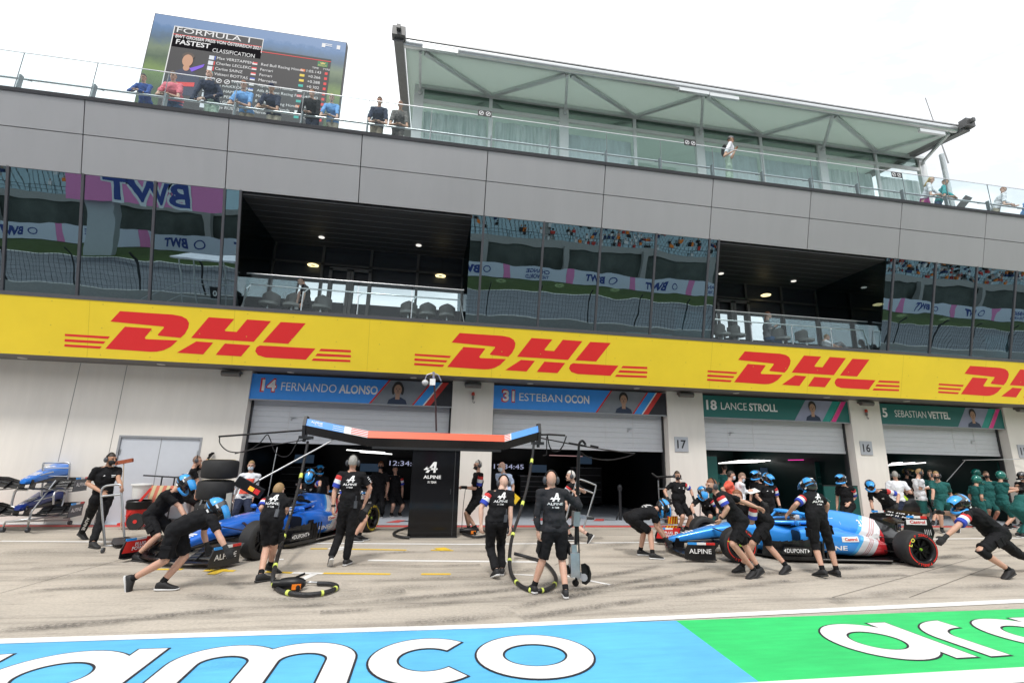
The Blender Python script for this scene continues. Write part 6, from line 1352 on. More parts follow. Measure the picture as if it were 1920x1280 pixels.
def car(label, rear, front, num, print_mat, plain_front, blue, lblue, halo_col):
    d = (front-rear); d.z = 0; d.normalize(); lf = Vector((-d.y, d.x, 0))
    c = (front+rear)/2-lf*.99; rz = math.atan2(d.y, d.x)
    R_ = thing('race_car', label, 'race car', (c.x, c.y, 0), rz, 'blue race cars')
    LV = livery('livery_'+num, blue, lblue, -.3 if plain_front else 0); FX, RX = 1.8, -1.8
    front_assembly(R_, LV)
    b = MB(); b.loft([sup(1.42, .26, .2, .674), sup(1.1, .29, .14, .70), sup(.8, .33, .1, .70), sup(.62, .36, .09, .66), sup(.3, .38, .08, .62), sup(-.2, .38, .08, .64), sup(-.6, .36, .08, .7), sup(-1.2, .28, .1, .6), sup(-1.7, .2, .12, .5)]); tub = b.build('body', LV, R_, smooth=50, local=True)
    b = MB(); b.loft([[Vector((x, y*1.0, z)) for y, z in ((-hw, zz), (-hw*.9, zz+.06), (-hw*.5, zz+.075), (hw*.5, zz+.075), (hw*.9, zz+.06), (hw, zz))] for x, hw, zz in ((.72, .2, .66), (.5, .33, .66), (.1, .36, .66), (-.25, .34, .68))], closed=False, caps=False)
    b.build('cockpit_opening', BLACKP, tub, smooth=40, local=True)
    b = MB()
    for sgn in (1, -1): b.tube([(.75, sgn*.22, .70), (.5, sgn*.35, .715), (.1, sgn*.385, .73), (-.3, sgn*.36, .78)], .04, 8)
    b.build('cockpit_surround', LV, tub, smooth=50, local=True)
    b = MB()
    def cov(x, hwb, hwt, z0, z1):
        return [Vector((x, y, z)) for y, z in ((-hwb, z0), (-hwb*.98, z0+(z1-z0)*.35), (-(hwb*.45+hwt*.55), z0+(z1-z0)*.7), (-hwt, z0+(z1-z0)*.93), (-hwt*.5, z1), (hwt*.5, z1), (hwt, z0+(z1-z0)*.93), (hwb*.45+hwt*.55, z0+(z1-z0)*.7), (hwb*.98, z0+(z1-z0)*.35), (hwb, z0))]
    b.loft([cov(-.28, .24, .12, .55, .965), cov(-.4, .28, .14, .5, .985), cov(-.75, .32, .10, .45, .955), cov(-1.15, .30, .05, .4, .90), cov(-1.55, .25, .03, .35, .80), cov(-1.9, .17, .025, .3, .66), cov(-2.15, .09, .02, .3, .5)])
    cv = b.build('engine_cover', LV, R_, smooth=50, local=True)
    b = MB(); b.loft([[(-.262, y, z) for y, z in [(.1*math.cos(t), .87+.075*math.sin(t)) for t in [2*math.pi*k/16 for k in range(16)]]], [(-.30, y, z) for y, z in [(.08*math.cos(t), .87+.06*math.sin(t)) for t in [2*math.pi*k/16 for k in range(16)]]]]); b.build('air_intake', BLACKP, cv, smooth=40, local=True)
    b = MB(); b.box(-.32, -.22, -.14, .14, 1.0, 1.035); b.cyl((-.28, 0, .97), (-.28, 0, 1.03), .02); b.build('camera_pod', CARB, cv, local=True)
    pods = []
    for sgn in (1, -1):
        b = MB(); b.loft([sup(.42, .19, .30, .62, 20, .55, sgn*.5), sup(.25, .24, .22, .66, 20, .55, sgn*.47), sup(-.2, .28, .14, .65, 20, .6, sgn*.43), sup(-.7, .27, .1, .58, 20, .65, sgn*.38), sup(-1.15, .21, .08, .48, 20, .7, sgn*.29), sup(-1.55, .14, .08, .38, 20, .75, sgn*.18), sup(-1.8, .08, .1, .3, 20, .8, sgn*.1)])
        p_ = b.build('sidepod', LV, R_, smooth=50, local=True); pods.append(p_)
        b = MB(); b.loft([sup(.432, .16, .34, .585, 16, .5, sgn*.5), sup(.40, .15, .35, .57, 16, .5, sgn*.5)]); b.build('pod_intake', BLACKP, p_, local=True)
        if sgn > 0:
            w = MB(); w.poly([(-.42, 2, .40), (-.82, 2, .40), (-.82, 2, .50), (-.42, 2, .50)])
            DECALS.append((w.build('sponsor_panel', WHITE, p_, local=True), p_, Vector((0, -1, 0))))
            w = MB(); w.text('Castrol', (-.48, 1.99, .425), (-1, 0, 0), (0, 0, 1), .055, w=.30, bold=.03)
            o_ = w.build('sponsor_lettering', RED, p_, local=True); o_['lift'] = .009; DECALS.append((o_, p_, Vector((0, -1, 0))))
            w = MB(); w.text('ALPINE', (.2, 2, .24), (-1, 0, 0), (0, 0, 1), .085, w=.72, bold=.02); DECALS.append((w.build('side_lettering', LETW, p_, local=True), p_, Vector((0, -1, 0))))
            w = MB(); w.text('RENAULT', (-.36, 2, .78), (-1, 0, 0), (0, 0, 1), .035, bold=.02); w.text('E-TECH', (-.36, 2, .69), (-1, 0, 0), (0, 0, 1), .06, bold=.02, wide=1.2)
            DECALS.append((w.build('cover_lettering', LETW, cv, local=True), cv, Vector((0, -1, 0))))
            w = MB(); w.text(num, (-1.12, 2, .66), (-1, 0, 0), (0, 0, 1), .12, bold=.02); decal_a(w, Vector((-1.38, 2, .38)), Vector((-1, 0, 0)), Vector((0, 0, 1)), .24); DECALS.append((w.build('start_number', LETW, cv, local=True), cv, Vector((0, -1, 0))))
    b = MB(); fl = [(1.15, .18), (.95, .45), (.8, .78), (.2, .8), (-1.35, .74), (-1.5, .55), (-2.0, .5)]
    b.prism([(x, y, .05) for x, y in fl]+[(x, -y, .05) for x, y in reversed(fl)], (0, 0, .018)); flo = b.build('floor', CARB, R_, local=True)
    b = MB()
    for sgn in (1, -1): b.prism([(.8, sgn*.79-.004, .07), (-1.35, sgn*.75-.004, .07), (-1.35, sgn*.75-.004, .085), (.8, sgn*.79-.004, .09)], (0, .008, 0))
    b.build('floor_edge', STEEL, flo, local=True)
    b = MB(); b.hexa([(-2.35, -.45, .28), (-1.75, -.4, .06), (-1.75, .4, .06), (-2.35, .45, .28), (-2.35, -.45, .31), (-1.75, -.4, .3), (-1.75, .4, .3), (-2.35, .45, .31)]); b.build('diffuser', CARB, flo, local=True)
    for sgn in (1, -1):
        b = MB()
        for k in range(6): b.prism([(1.12-.12*k, sgn*(.42+.06*k), .07), (.92-.12*k, sgn*(.5+.06*k), .07), (.9-.12*k, sgn*(.5+.06*k), .36+.02*k), (1.08-.12*k, sgn*(.42+.06*k), .3+.02*k)], (0, .006, 0))
        b.box(.15, .3, sgn*.74-.01, sgn*.74+.01, .08, .5); b.prism([(.32, sgn*.77, .07), (.02, sgn*.77, .07), (.06, sgn*.77, .42), (.24, sgn*.77, .42)], (0, .006, 0)); b.bar((.2, sgn*.77, .34), (1.0, sgn*.6, .37), .012, .03); b.bar((.2, sgn*.77, .24), (1.0, sgn*.66, .22), .01, .02); b.build('barge_board', CARB, R_, local=True)
        if sgn > 0:
            w = MB(); w.text('DUPONT', (.82, .84, .2), (-1, 0, 0), (0, 0, 1), .075, w=.40, bold=.02); w.poly([(.84, .84, .2), (.88, .84, .237), (.84, .84, .275)]); w.poly([(.40, .84, .2), (.36, .84, .237), (.40, .84, .275)])
            b = MB(); b.prism([(.92, .825, .17), (.33, .825, .16), (.30, .825, .30), (.86, .825, .31)], (0, .01, 0)); b.bar((1.05, .81, .10), (.1, .82, .10), .01, .05); b.bar((.6, .78, .06), (.6, .83, .2), .012, .02); [b.prism([(.28-.09*k, .80, .1), (.24-.09*k, .80, .1), (.20-.09*k, .80, .44), (.24-.09*k, .80, .44)], (0, .006, 0)) for k in range(4)]; bp_ = b.build('barge_panel', CARB, R_, local=True); w.build('lettering', LETW, bp_, local=True)
        b = MB(); b.bar((.42, sgn*.36, .66), (.44, sgn*.60, .72), .012, .02); b.ball((.45, sgn*.63, .735), (.03, .09, .05), 10, 8); mi_ = b.build('mirror', LV, R_, smooth=50, local=True)
        b = MB(); b.box(.415, .42, sgn*.63-.07, sgn*.63+.07, .705, .765); b.build('mirror_glass', M('mirror_glass', (.7, .75, .8), .03, 1.0, var=0), mi_, local=True)
        # suspension
        b = MB()
        for x0, z0, z1 in ((1.55, .58, .46), (2.02, .55, .46), (1.58, .34, .2), (2.05, .32, .2)): b.bar((x0, sgn*.2, z0), (FX, sgn*.72, z1), .05, .012)
        b.bar((1.7, sgn*.2, .3), (FX, sgn*.70, .44), .02, .02); b.lathe((FX, sgn*.66, .335), (0, sgn, 0), [(0, .12), (.02, .19), (.1, .19)], 18); b.box(FX-.12, FX+.14, sgn*.66-.02, sgn*.66+.02, .12, .52)
        b.build('front_suspension', CARB, R_, local=True)
        b = MB()
        for x0, z0, z1 in ((-1.45, .46, .46), (-1.95, .44, .46), (-1.4, .2, .2), (-2.05, .22, .2)): b.bar((x0, sgn*.15, z0), (RX, sgn*.64, z1), .055, .014)
        b.cyl((RX, sgn*.12, .32), (RX, sgn*.65, .33), .03); b.lathe((RX, sgn*.60, .335), (0, sgn, 0), [(0, .12), (.02, .19), (.08, .19)], 18); b.build('rear_suspension', CARB, R_, local=True)
    # halo
    b = MB(); b.tube([(-.32, .30, .74), (-.15, .30, .83), (.12, .275, .89), (.36, .19, .915), (.50, .08, .92), (.53, 0, .92), (.50, -.08, .92), (.36, -.19, .915), (.12, -.275, .89), (-.15, -.30, .83), (-.32, -.30, .74)], .034, 10); b.tube([(.52, 0, .91), (.62, 0, .82), (.74, 0, .69)], [.026, .022, .03], 10); b.build('halo', halo_col, R_, smooth=60, local=True)
    # rear wing
    b = MB()
    def rs(y, x, z, ch, p): 
        dd = Vector((-math.cos(p), 0, math.sin(p))); n = Vector((math.sin(p), 0, math.cos(p))); return [Vector((x, y, z))+dd*(ch*t)+n*o for t, o in ((0, 0), (.2, .02), (.7, .01), (1, 0), (.7, -.015), (.2, -.02))]
    b.loft([rs(y, -2.02, .74-.04*(abs(y) < .2), .26, .25) for y in (-.5, -.25, 0, .25, .5)]); b.loft([rs(y, -2.22, .84, .17, .95) for y in (-.5, 0, .5)])
    rwg = b.build('rear_wing', CARB, R_, smooth=50, local=True)
    b = MB(); b.text('ALPINE', (-2.205, .4, .845), (0, -1, 0), (-math.cos(.95)*.98, 0, math.sin(.95)), .10, w=.8, bold=.02); b.build('lettering', LETW, rwg, local=True)
    b = MB(); b.loft([rs(y, -2.1, .40, .2, .2) for y in (-.45, 0, .45)]); b.tube([(-2.0, .0, .35), (-2.08, 0, .6), (-2.12, 0, .74)], .025, 8); b.build('beam_wing', CARB, R_, smooth=50, local=True)
    b = MB(); b.loft([sup(-1.7, .1, .25, .45, 12), sup(-2.2, .06, .28, .38, 12), sup(-2.5, .05, .28, .36, 12)]); b.build('crash_structure', CARB, R_, smooth=50, local=True)
    b = MB(); b.box(-2.52, -2.5, -.04, .04, .28, .37); b.build('rain_light', M('rain_light_red', (.4, .01, .01), .3), R_, local=True)
    for sgn in (1, -1):
        y = sgn*.505; e = MB(); e.prism([(-1.88, y-.006, .36), (-1.84, y-.006, .6), (-1.92, y-.006, .86), (-2.42, y-.006, .92), (-2.5, y-.006, .6), (-2.36, y-.006, .3), (-2.2, y-.006, .24)], (0, .012, 0)); ep = e.build('rear_wing_endplate', CARB, R_, local=True)
        for k, mt in enumerate((LBLUE, WHITE, RED)): s_ = MB(); x1 = -1.96-k*.14; s_.box(x1-.14, x1, y-.009, y+.009, .885-.006*k, .925); s_.build('endplate_stripe', mt, ep, local=True)
        s_ = MB(); s_.box(-2.36, -1.93, y+sgn*.007, y+sgn*.009, .75, .85) if sgn > 0 else s_.box(-2.36, -1.93, y-.009, y-.007, .75, .85); s_.build('sponsor_panel', WHITE, ep, local=True)
        s_ = MB(); u = Vector((-sgn, 0, 0)); s_.text('Castrol', (-2.165, y+sgn*.012, .775), u, (0, 0, 1), .06, w=.32, bold=.03, align='C'); s_.build('sponsor_lettering', RED, ep, local=True)
        s_ = MB(); s_.text('yahoo!', (-2.2, y+sgn*.009, .40), u, (0, 0, 1), .06, w=.24, bold=.02, align='C')
        for k in range(4): s_.box(-2.30-.04*k, -2.292-.04*k, y+sgn*.006-.002, y+sgn*.006+.004, .55, .66)
        s_.poly([(-2.0, y+sgn*.009, .55), (-2.08, y+sgn*.009, .55), (-2.04, y+sgn*.009, .62)]); s_.build('lettering', LETW, ep, local=True)
    for sgn in (1, -1):
        wheel(R_, FX, sgn*.85, .30, print_mat, plain_front); wheel(R_, RX, sgn*.80, .40, print_mat, False)
    return R_
C1 = car('blue race car at left, nose pointing to the camera, plain black front tyres', gr(688, 999), gr(506, 1045), '14', TYEL, True, (.02, .17, .72), (.05, .33, .86), BLACKP)
C2 = car('blue and red race car at right seen from its side, red lettered tyres', gr(1752, 1065), gr(1376, 1056), '31', TRED, False, (.035, .29, .82), (.08, .46, .9), LBLUE)
mw = root_matrix(C2)
def cl_(x, y, z): return mw @ Vector((x, y, z))
person('race driver in white and blue helmet seated in the right race car cockpit', dict(az=math.degrees(math.atan2((mw.to_3x3() @ Vector((1, 0, 0))).x, -(mw.to_3x3() @ Vector((1, 0, 0))).y)), k=.95, H=cl_(.12, 0, .80), N=cl_(.08, 0, .64), P=cl_(.0, 0, .26), LF=(cl_(1.15, .1, .25), None, 0), RF=(cl_(1.15, -.1, .25), None, 0), LK=cl_(.62, .12, .42), RK=cl_(.62, -.12, .42),
  LW=cl_(.42, .1, .54), RW=cl_(.42, -.1, .54), LE=cl_(.22, .24, .48), RE=cl_(.22, -.24, .48), helmet='driver', top='navy', bot='navy', sleeve='long', legs='trousers', z=0.0))
# ================================================================ PIT EQUIPMENT
def lerp_path(pts, n=6):
    P = [Vector(p) for p in pts]; Q = []
    for i in range(len(P)-1):
        p0, p1, p2, p3 = P[max(i-1, 0)], P[i], P[i+1], P[min(i+2, len(P)-1)]
        for k in range(n):
            t = k/n; Q.append(.5*((2*p1)+(p2-p0)*t+(2*p0-5*p1+4*p2-p3)*t*t+(3*p1-p0-3*p2+p3)*t**3))
    Q.append(P[-1]); return Q
# ---- overhead gantry and its black cabinet
GY = -2.2
GA = thing('pit_gantry', 'low overhead gantry beam, red in the middle with blue raised ends', 'gantry', (.2, GY, 0))
def hexr(x, zc, r=.15, h=.165):   # hexagonal section
    return [Vector((x, GY+y*r, zc+z*h)) for y, z in ((-.55, 1), (.55, 1), (1, 0), (.65, -1.2), (-.65, -1.2), (-1, 0))]
gx = [(-2.86, 2.53), (-1.42, 2.285), (1.93, 2.285), (2.80, 2.55)]
b = MB(); b.loft([hexr(x, z) for x, z in gx]); b.build('beam', M('gantry_black', (.012, .012, .014), .25, .2), GA)
def facep(x, f):      # point on the upper front face: f=0 lower edge, 1 upper edge
    for (x0, z0), (x1, z1) in zip(gx, gx[1:]):
        if x0 <= x <= x1: t = (x-x0)/(x1-x0); zc = z0+(z1-z0)*t; break
    a = Vector((x, GY-.15, zc)); c = Vector((x, GY-.0825, zc+.165)); return a.lerp(c, f)+Vector((0, -.004, .002))
REDO = M('gantry_red', (.84, .10, .03), .3, coat=.3)
def strip(xs, mt, f0=0.0, f1=1.0, nm='beam_cover', lift=0.0):
    b = MB(); L0 = [facep(x, f0)+Vector((0, -lift, 0)) for x in xs]; L1 = [facep(x, f1)+Vector((0, -lift, 0)) for x in xs]
    for i in range(len(xs)-1): b.poly([L0[i], L0[i+1], L1[i+1], L1[i]])
    return b.build(nm, mt, GA)
GBL = M('gantry_blue', (.03, .26, .72), .3, coat=.5)
strip([-2.86, -1.98], GBL); strip([-1.98, -1.82], WHITE); strip([-1.82, -1.42], WHITE); strip([-1.42, 1.93], REDO); strip([1.93, 2.1], WHITE); strip([2.1, 2.80], GBL)
for k in range(4): strip([-1.82, -1.42], RED, .1+k*.24, .22+k*.24, 'cover_stripe', .002); strip([1.93, 2.08], RED, .1+k*.24, .22+k*.24, 'cover_stripe', .002)
for k in range(3): strip([-2.25, -1.98], WHITE, .15+k*.28, .2+k*.28, 'cover_stripe', .002)
b = MB()
for x0, t_, f in ((-2.76, 'ALPINE', .55), (-2.66, 'F1 TEAM', .3)):
    a = facep(x0, f); c = facep(x0+.25, f); u = (c-a).normalized(); v = (facep(x0, 1)-facep(x0, 0)).normalized(); b.text(t_, a+Vector((0, -.004, 0)), u, v, .045 if t_ == 'ALPINE' else .025, bold=.02, wide=1.3)
b.build('lettering', LETW, GA)
for x, zc, s in ((-2.86, 2.53, -1), (2.80, 2.55, 1)):
    b = MB(); R0 = hexr(x, zc, .19, .225); R1 = hexr(x+s*.07, zc, .19, .225); R2 = hexr(x+s*.07, zc, .13, .15); R3 = hexr(x+s*.02, zc, .13, .15); b.loft([R0, R1, R2, R3]); b.build('end_cap', M('gantry_endcap', (.02, .02, .022), .4), GA)
    b = MB(); b.box(x-.14, x+.16, GY-.12, GY+.08, zc-.31, zc-.24); b.cyl((x+s*.02, GY-.05, zc-.38), (x+s*.02, GY-.05, zc-.24), .04); b.build('hose_bracket', DARKM, GA)
b = MB(); b.bar((-1.3, GY, 2.06), (1.85, GY, 2.06), .2, .06); b.build('lower_rail', DARKM, GA)
# supporting cabinet
CX0, CX1 = -.32, .84
CB = thing('equipment_cabinet', 'tall glossy black cabinet with white logo under the gantry', 'cabinet', ((CX0+CX1)/2, -1.95, 0))
GLB = M('gloss_black', (.005, .005, .006), .08, .0, var=.15, spec=.3)
b = MB(); b.box(CX0, CX1, -2.26, -1.6, .03, 2.12); b.build('shell', GLB, CB)
b = MB(); b.box(CX0+.02, CX1-.14, -2.272, -2.26, .06, 2.06); b.build('door', GLB, CB)
b = MB(); b.box(CX1-.13, CX1-.11, -2.275, -2.26, .05, 2.07); b.box(CX0-.01, CX1+.01, -2.27, -1.59, 0, .03); b.bar((CX1-.2, -2.28, 1.0), (CX1-.2, -2.28, 1.12), .02, .015, (0, 1, 0)); b.build('trim', DARKM, CB)
b = MB(); decal_a(b, Vector((.12, -2.276, 1.5)), Vector((1, 0, 0)), Vector((0, 0, 1)), .26); b.text('ALPINE', (.18, -2.276, 1.36), (1, 0, 0), (0, 0, 1), .075, w=.42, align='C', bold=.02); b.text('F1 TEAM', (.18, -2.276, 1.25), (1, 0, 0), (0, 0, 1), .05, w=.2, align='C', bold=.02); b.build('logo', LETW, CB)
b = MB(); b.tube([at(818, 808, GY), at(817, 760, GY), at(814, 718, GY)], .022, 8); cm = b.build('camera_mast', M('mast_dark', (.04, .015, .015), .4), GA)
q = at(811, 717, GY); b = MB(); b.box(q.x-.07, q.x+.07, q.y-.06, q.y+.06, q.z-.07, q.z+.09); b.build('camera_box', WHITE, cm)
q = at(797, 717, GY); b = MB(); b.ball(q, (.085, .085, .075), 14, 10); b.build('dome_camera', M('dome_grey', (.55, .56, .58), .2), cm, smooth=60)
b = MB(); b.tube([at(797, 712, GY), at(800, 703, GY), at(812, 699, GY), at(822, 703, GY), at(827, 714, GY)], .016, 6); b.cyl(at(813, 710, GY), at(813, 697, GY), .03); b.build('camera_arm', M('arm_violet_grey', (.3, .3, .4), .4, .5), cm)
# ---- boom arms with cable loops
def boom(label, segs, r=.014, cat='boom arm', mat=None, name='boom_arm'):
    b = MB(); b.tube(segs, r, 8); return b.build(name, mat or BLACKP, GA, smooth=60)
o = boom('black straight boom reaching left from the left gantry end', [at(572, 806, GY), at(410, 818, GY-.3)], .022)
o = boom('grey slanted boom holding the pit light from the left gantry end', [at(628, 822, GY), at(600, 838, GY-.2), at(486, 900, GY-.9)], .02, mat=STEEL)
o = boom('thin black boom left of the gantry with coiled cable', [at(585, 822, GY), at(500, 836, GY-.3), at(440, 850, GY-.5)], .012)
o = boom('black cable looping below the left boom', lerp_path([at(412, 818, GY-.3), at(413, 832, GY-.3), at(430, 846, GY-.3), at(460, 846, GY-.3), at(485, 832, GY-.25), at(500, 815, GY-.25), at(506, 822, GY-.25), at(515, 846, GY-.25), at(530, 856, GY-.2), at(545, 850, GY-.2), at(560, 822, GY-.1)]), .012, 'cable', name='cable_loop')
o = boom('long dark boom reaching right from the right gantry end', [at(1000, 818, GY), at(1070, 832, GY-.3), at(1130, 842, GY-.6), at(1190, 850, GY-.9)], .016)
b = MB(); b.bar(at(1107, 836, GY-.45), at(1122, 839, GY-.55), .06, .07); b.bar(at(1066, 830, GY-.3), at(1100, 836, GY-.45), .03, .04); b.build('boom_clamp', BLACKP, o)
boom('short black boom with pivot at the right gantry end', [at(1000, 815, GY), at(1030, 814, GY-.1), at(1060, 816, GY-.2)], .025)
boom('black cable hanging in a loop under the short right boom', lerp_path([at(1026, 815, GY-.1), at(1032, 840, GY-.1), at(1045, 846, GY-.1), at(1055, 836, GY-.15), at(1062, 817, GY-.2)]), .016, 'cable', name='cable_loop')
boom('black cable hanging in a wide loop from the long right boom', lerp_path([at(1087, 846, GY-.5), at(1105, 857, GY-.5), at(1140, 862, GY-.6), at(1175, 856, GY-.8), at(1191, 849, GY-.9)]), .014, 'cable', name='cable_loop')
boom('thin strut hanging under the right gantry end', [at(1025, 818, GY), at(1025, 852, GY), at(1018, 854, GY)], .014, name='hanging_strut')
boom('long pale pole hanging beside the pit light boom', [at(520, 838, -.9), at(508, 900, -1.0), at(497, 960, -1.1)], .012, mat=STEEL, name='hanging_pole', cat='pole')
# pit light
PLT = thing('pit_light', 'black pit stop light panel with red and amber lamps on a slanted boom', 'traffic light', at(470, 915, GY-1.0))
pc = at(468, 913, GY-1.0); ux = (at(498, 930, GY-1.0)-at(440, 898, GY-1.0)).normalized(); uz = Vector((-ux.z, 0, ux.x)); b = MB(); b.obox(pc, ux*.30, Vector((0, .05, 0)), uz*.10); b.bar(at(486, 900, GY-.9), pc, .03, .03); b.build('housing', BLACKP, PLT)
b = MB(); b.obox(pc+ux*.06+Vector((0, -.052, 0)), ux*.055, Vector((0, .006, 0)), uz*.04); b.build('amber_lamp', M('amber_lamp', (.8, .3, .03), .3, emit=(1, .30, .03), es=.7), PLT)
b = MB(); b.obox(pc+ux*.19+Vector((0, -.052, 0)), ux*.055, Vector((0, .006, 0)), uz*.05); b.build('red_lamp', M('red_lamp', (.5, .02, .02), .3, emit=(.5, .02, .03), es=.25), PLT)
# ---- air hoses with yellow bands and wheel guns
HOSE = M('air_hose', (.016, .016, .018), .5, var=.6, scale=45, bump=.5, bscale=50); HBAND = M('hose_band_lime', (.62, .72, .14), .6)
def hose(label, pts, bands, r=.031):
    h = MB(); P = lerp_path(pts, 8); h.tube(P, r, 10); o = tag(h.build('air_hose', HOSE, smooth=60), label, 'air hose', 'black air hoses with lime bands')
    for f in bands:
        i = int(f*(len(P)-4)); b = MB(); b.tube(P[i:i+2], r+.006, 10); b.build('hose_band', HBAND, o, smooth=60)
    return o
g = lambda px, py, z=.04: gr(px, py, z)
hose('black banded air hose hanging before the left car, looped on the ground', [at(577, 828, GY), at(571, 860, GY-.4), at(558, 920, GY-1.2), at(542, 975, GY-2.2), at(530, 1012, GY-2.9), at(519, 1050, GY-3.6), g(512, 1080, .12), g(514, 1096), g(530, 1108), g(570, 1114), g(610, 1110), g(632, 1100), g(620, 1094), g(595, 1093)], (.12, .3, .42, .55, .66, .78, .85))
hose('black banded air hose hanging beside the front bald man, looped on the ground', [at(1001, 826, GY), at(999, 850, GY-.3), at(990, 905, GY-1.2), at(975, 960, GY-2.0), at(962, 1000, GY-2.9), at(956, 1035, GY-3.5), g(957, 1068, .1), g(968, 1090), g(990, 1104), g(1018, 1106), g(1039, 1096), g(1041, 1078), g(1022, 1055), g(990, 1044), g(964, 1037, .1)], (.1, .2, .3, .4, .52, .6, .66, .74))
def gun(px, py, label, s=1.0):
    p = gr(px, py, .07); o = thing('wheel_gun', label, 'wheel gun', (p.x, p.y, 0), group='wheel guns'); b = MB()
    b.lathe(p+Vector((-.2*s, 0, .02)), (1, 0, 0), [(0, .001), (0, .07), (.1, .085), (.2, .09), (.3, .07), (.34, .04), (.34, .001)], 14); b.lathe(p+Vector((-.3*s, 0, .02)), (1, 0, 0), [(0, .001), (0, .055), (.1, .06)], 12); b.cyl(p+Vector((.05, -.02, .02)), p+Vector((.08, -.16, -.03)), .03); b.bar(p+Vector((.0, 0, .1)), p+Vector((.12, 0, .15)), .03, .03); b.build('gun_body', BLACKP, o, smooth=45)
    b = MB(); b.box(p.x-.02, p.x+.1, p.y-.1, p.y-.07, .03, .10); b.build('trigger_guard', M('gun_orange', (.85, .22, .02), .4), o)
gun(553, 1096, 'black and orange wheel gun lying inside the left hose loop')
gun(884, 996, 'black and orange wheel gun at the feet of the cable control man')
b = MB(); b.tube(lerp_path([g(570, 1094), g(580, 1091), g(600, 1092)]), .018, 8); tag(b.build('air_fitting', STEEL, smooth=60), 'silver fitting joining the wheel gun to the left hose', 'fitting')
b = MB(); b.tube(lerp_path([g(868, 1000), g(890, 1006), g(912, 1003), g(908, 995), g(880, 993)]), .028, 8); tag(b.build('coiled_hose', HOSE, smooth=60), 'short coil of black hose on the ground right of the cabinet', 'air hose')
b = MB(); b.tube(lerp_path([at(767, 988, -2.0), g(745, 995), g(738, 1001), g(752, 1006), g(768, 1007)]), .03, 8); tag(b.build('ground_cable', HOSE, smooth=60), 'black cable curling out of the cabinet left side', 'cable')
b = MB(); w_ = PP['CT']['wr']['L']; b.tube([w_, w_+Vector((-.04, -.02, -.4)), Vector((w_.x-.06, w_.y-.05, .01))], .008, 6); b.box(w_.x-.12, w_.x+.03, w_.y-.1, w_.y+.02, w_.z-.02, w_.z+.05); tag(b.build('cable_control', BLACKP), 'small black hand control on a cable held by the headset man at the pillar', 'controller')
# ---- jack held upright by the front man
JY = PP['FR']['Y']+.22
JK = thing('car_jack', 'tall quick lift jack with silver mechanism held upright by the front man', 'jack', gr(1083, 1090))
jp = lambda px, py, dy=0: at(px, py, JY+dy)
b = MB(); b.tube([jp(1080, 1020), jp(1082, 950), jp(1085, 850)], .028, 10); b.tube(lerp_path([jp(1085, 850), jp(1086, 832), jp(1092, 826), jp(1098, 833)]), .02, 8); b.tube([jp(1084, 985), jp(1087, 1070)], .012, 8); b.build('pole', BLACKP, JK, smooth=60)
ALJ = M('cast_aluminium', (.48, .49, .51), .38, .9, var=.2)
b = MB(); b.bar(jp(1079, 985), jp(1080, 958), .12, .1); b.bar(jp(1078, 965), jp(1110, 971, -.1), .04, .05); b.bar(jp(1076, 1035), jp(1077, 1080), .14, .12, (0, 1, 0)); b.bar(jp(1070, 1055), jp(1088, 1082), .1, .06, (0, 1, 0)); b.bar(jp(1075, 1020), jp(1076, 1035), .08, .08, (0, 1, 0)); b.cyl(jp(1095, 1082, -.06), jp(1095, 1082, .0), .055); b.build('lift_mechanism', ALJ, JK)
b = MB(); b.tube([jp(1100, 971, -.1), jp(1114, 971, -.14)], .02, 8); b.tube([jp(1077, 982), jp(1062, 992, -.1)], .018, 8); b.build('foot_lever', BLACKP, JK, smooth=60)
b = MB(); b.loft([[jp(1089+dx*s_, 1057+dy*s_, d_) for dx, dy in ((0, 0), (8, -2), (16, 4), (20, 18), (18, 32), (10, 39), (2, 36))] for s_, d_ in ((1, 0), (1, -.05), (.8, -.055), (.8, -.02))]); b.build('jack_pad', BLACKP, JK, smooth=35)
b = MB(); b.tube([jp(1065, 1075), jp(1062, 1060)], .04, 10); b.tube([jp(1080, 1070), jp(1081, 1094)], .02, 8); b.cyl(gr(1079, 1092, .05)+Vector((0, -.02, 0)), gr(1079, 1092, .05)+Vector((0, .02, 0)), .05, n=14); b.build('wheel', BLACKP, JK, smooth=50)
# ---- hand trolleys
def trolley(label, paths, r, plate=None, wheels=()):
    o = thing('hand_trolley', label, 'trolley', (sum((p[-1].x for p in paths[:1]), 0), paths[0][-1].y, 0), group='steel hand trolleys')
    b = MB()
    for p in paths: b.tube(p, r, 8)
    b.build('frame', STEEL, o, smooth=60)
    if plate: b = MB(); b.prism(plate, (0, 0, .02)); b.build('plate', BLACKP, o)
    for w in wheels: b = MB(); b.cyl(w+Vector((-.015, 0, 0)), w+Vector((.015, 0, 0)), .05, n=14); b.build('wheel', EARC, o)
    return o
YA = PP['A']['Y']-.3
ta = lambda px, py, dy=0: at(px, py, YA+dy)
trolley('steel hand trolley pushed by the headset man at the left wall', [lerp_path([ta(197, 1026, 0), ta(193, 975), ta(190, 925), ta(196, 912), ta(210, 909), ta(224, 908), ta(227, 916), ta(230, 960), ta(233, 1006)], 4), [ta(190, 930), ta(228, 926)], [ta(196, 1024), ta(212, 1022)]], .022,
        [gr(208, 1018, .06), gr(212, 1010, .06), gr(240, 1007, .06), gr(253, 1013, .06), gr(243, 1021, .06), gr(215, 1023, .06)], [gr(193, 1031, .05), gr(233, 1014, .05)])
YB_ = PP['BH']['Y']-.15
tb = lambda px, py, dy=0: at(px, py, YB_+dy)
trolley('steel frame trolley carried by the striding pale bald man', [lerp_path([tb(1060, 978), tb(1067, 950), tb(1080, 905), tb(1086, 898), tb(1112, 907), tb(1117, 913), tb(1108, 945), tb(1094, 990)], 4), [tb(1095, 917), tb(1112, 924)]], .02)
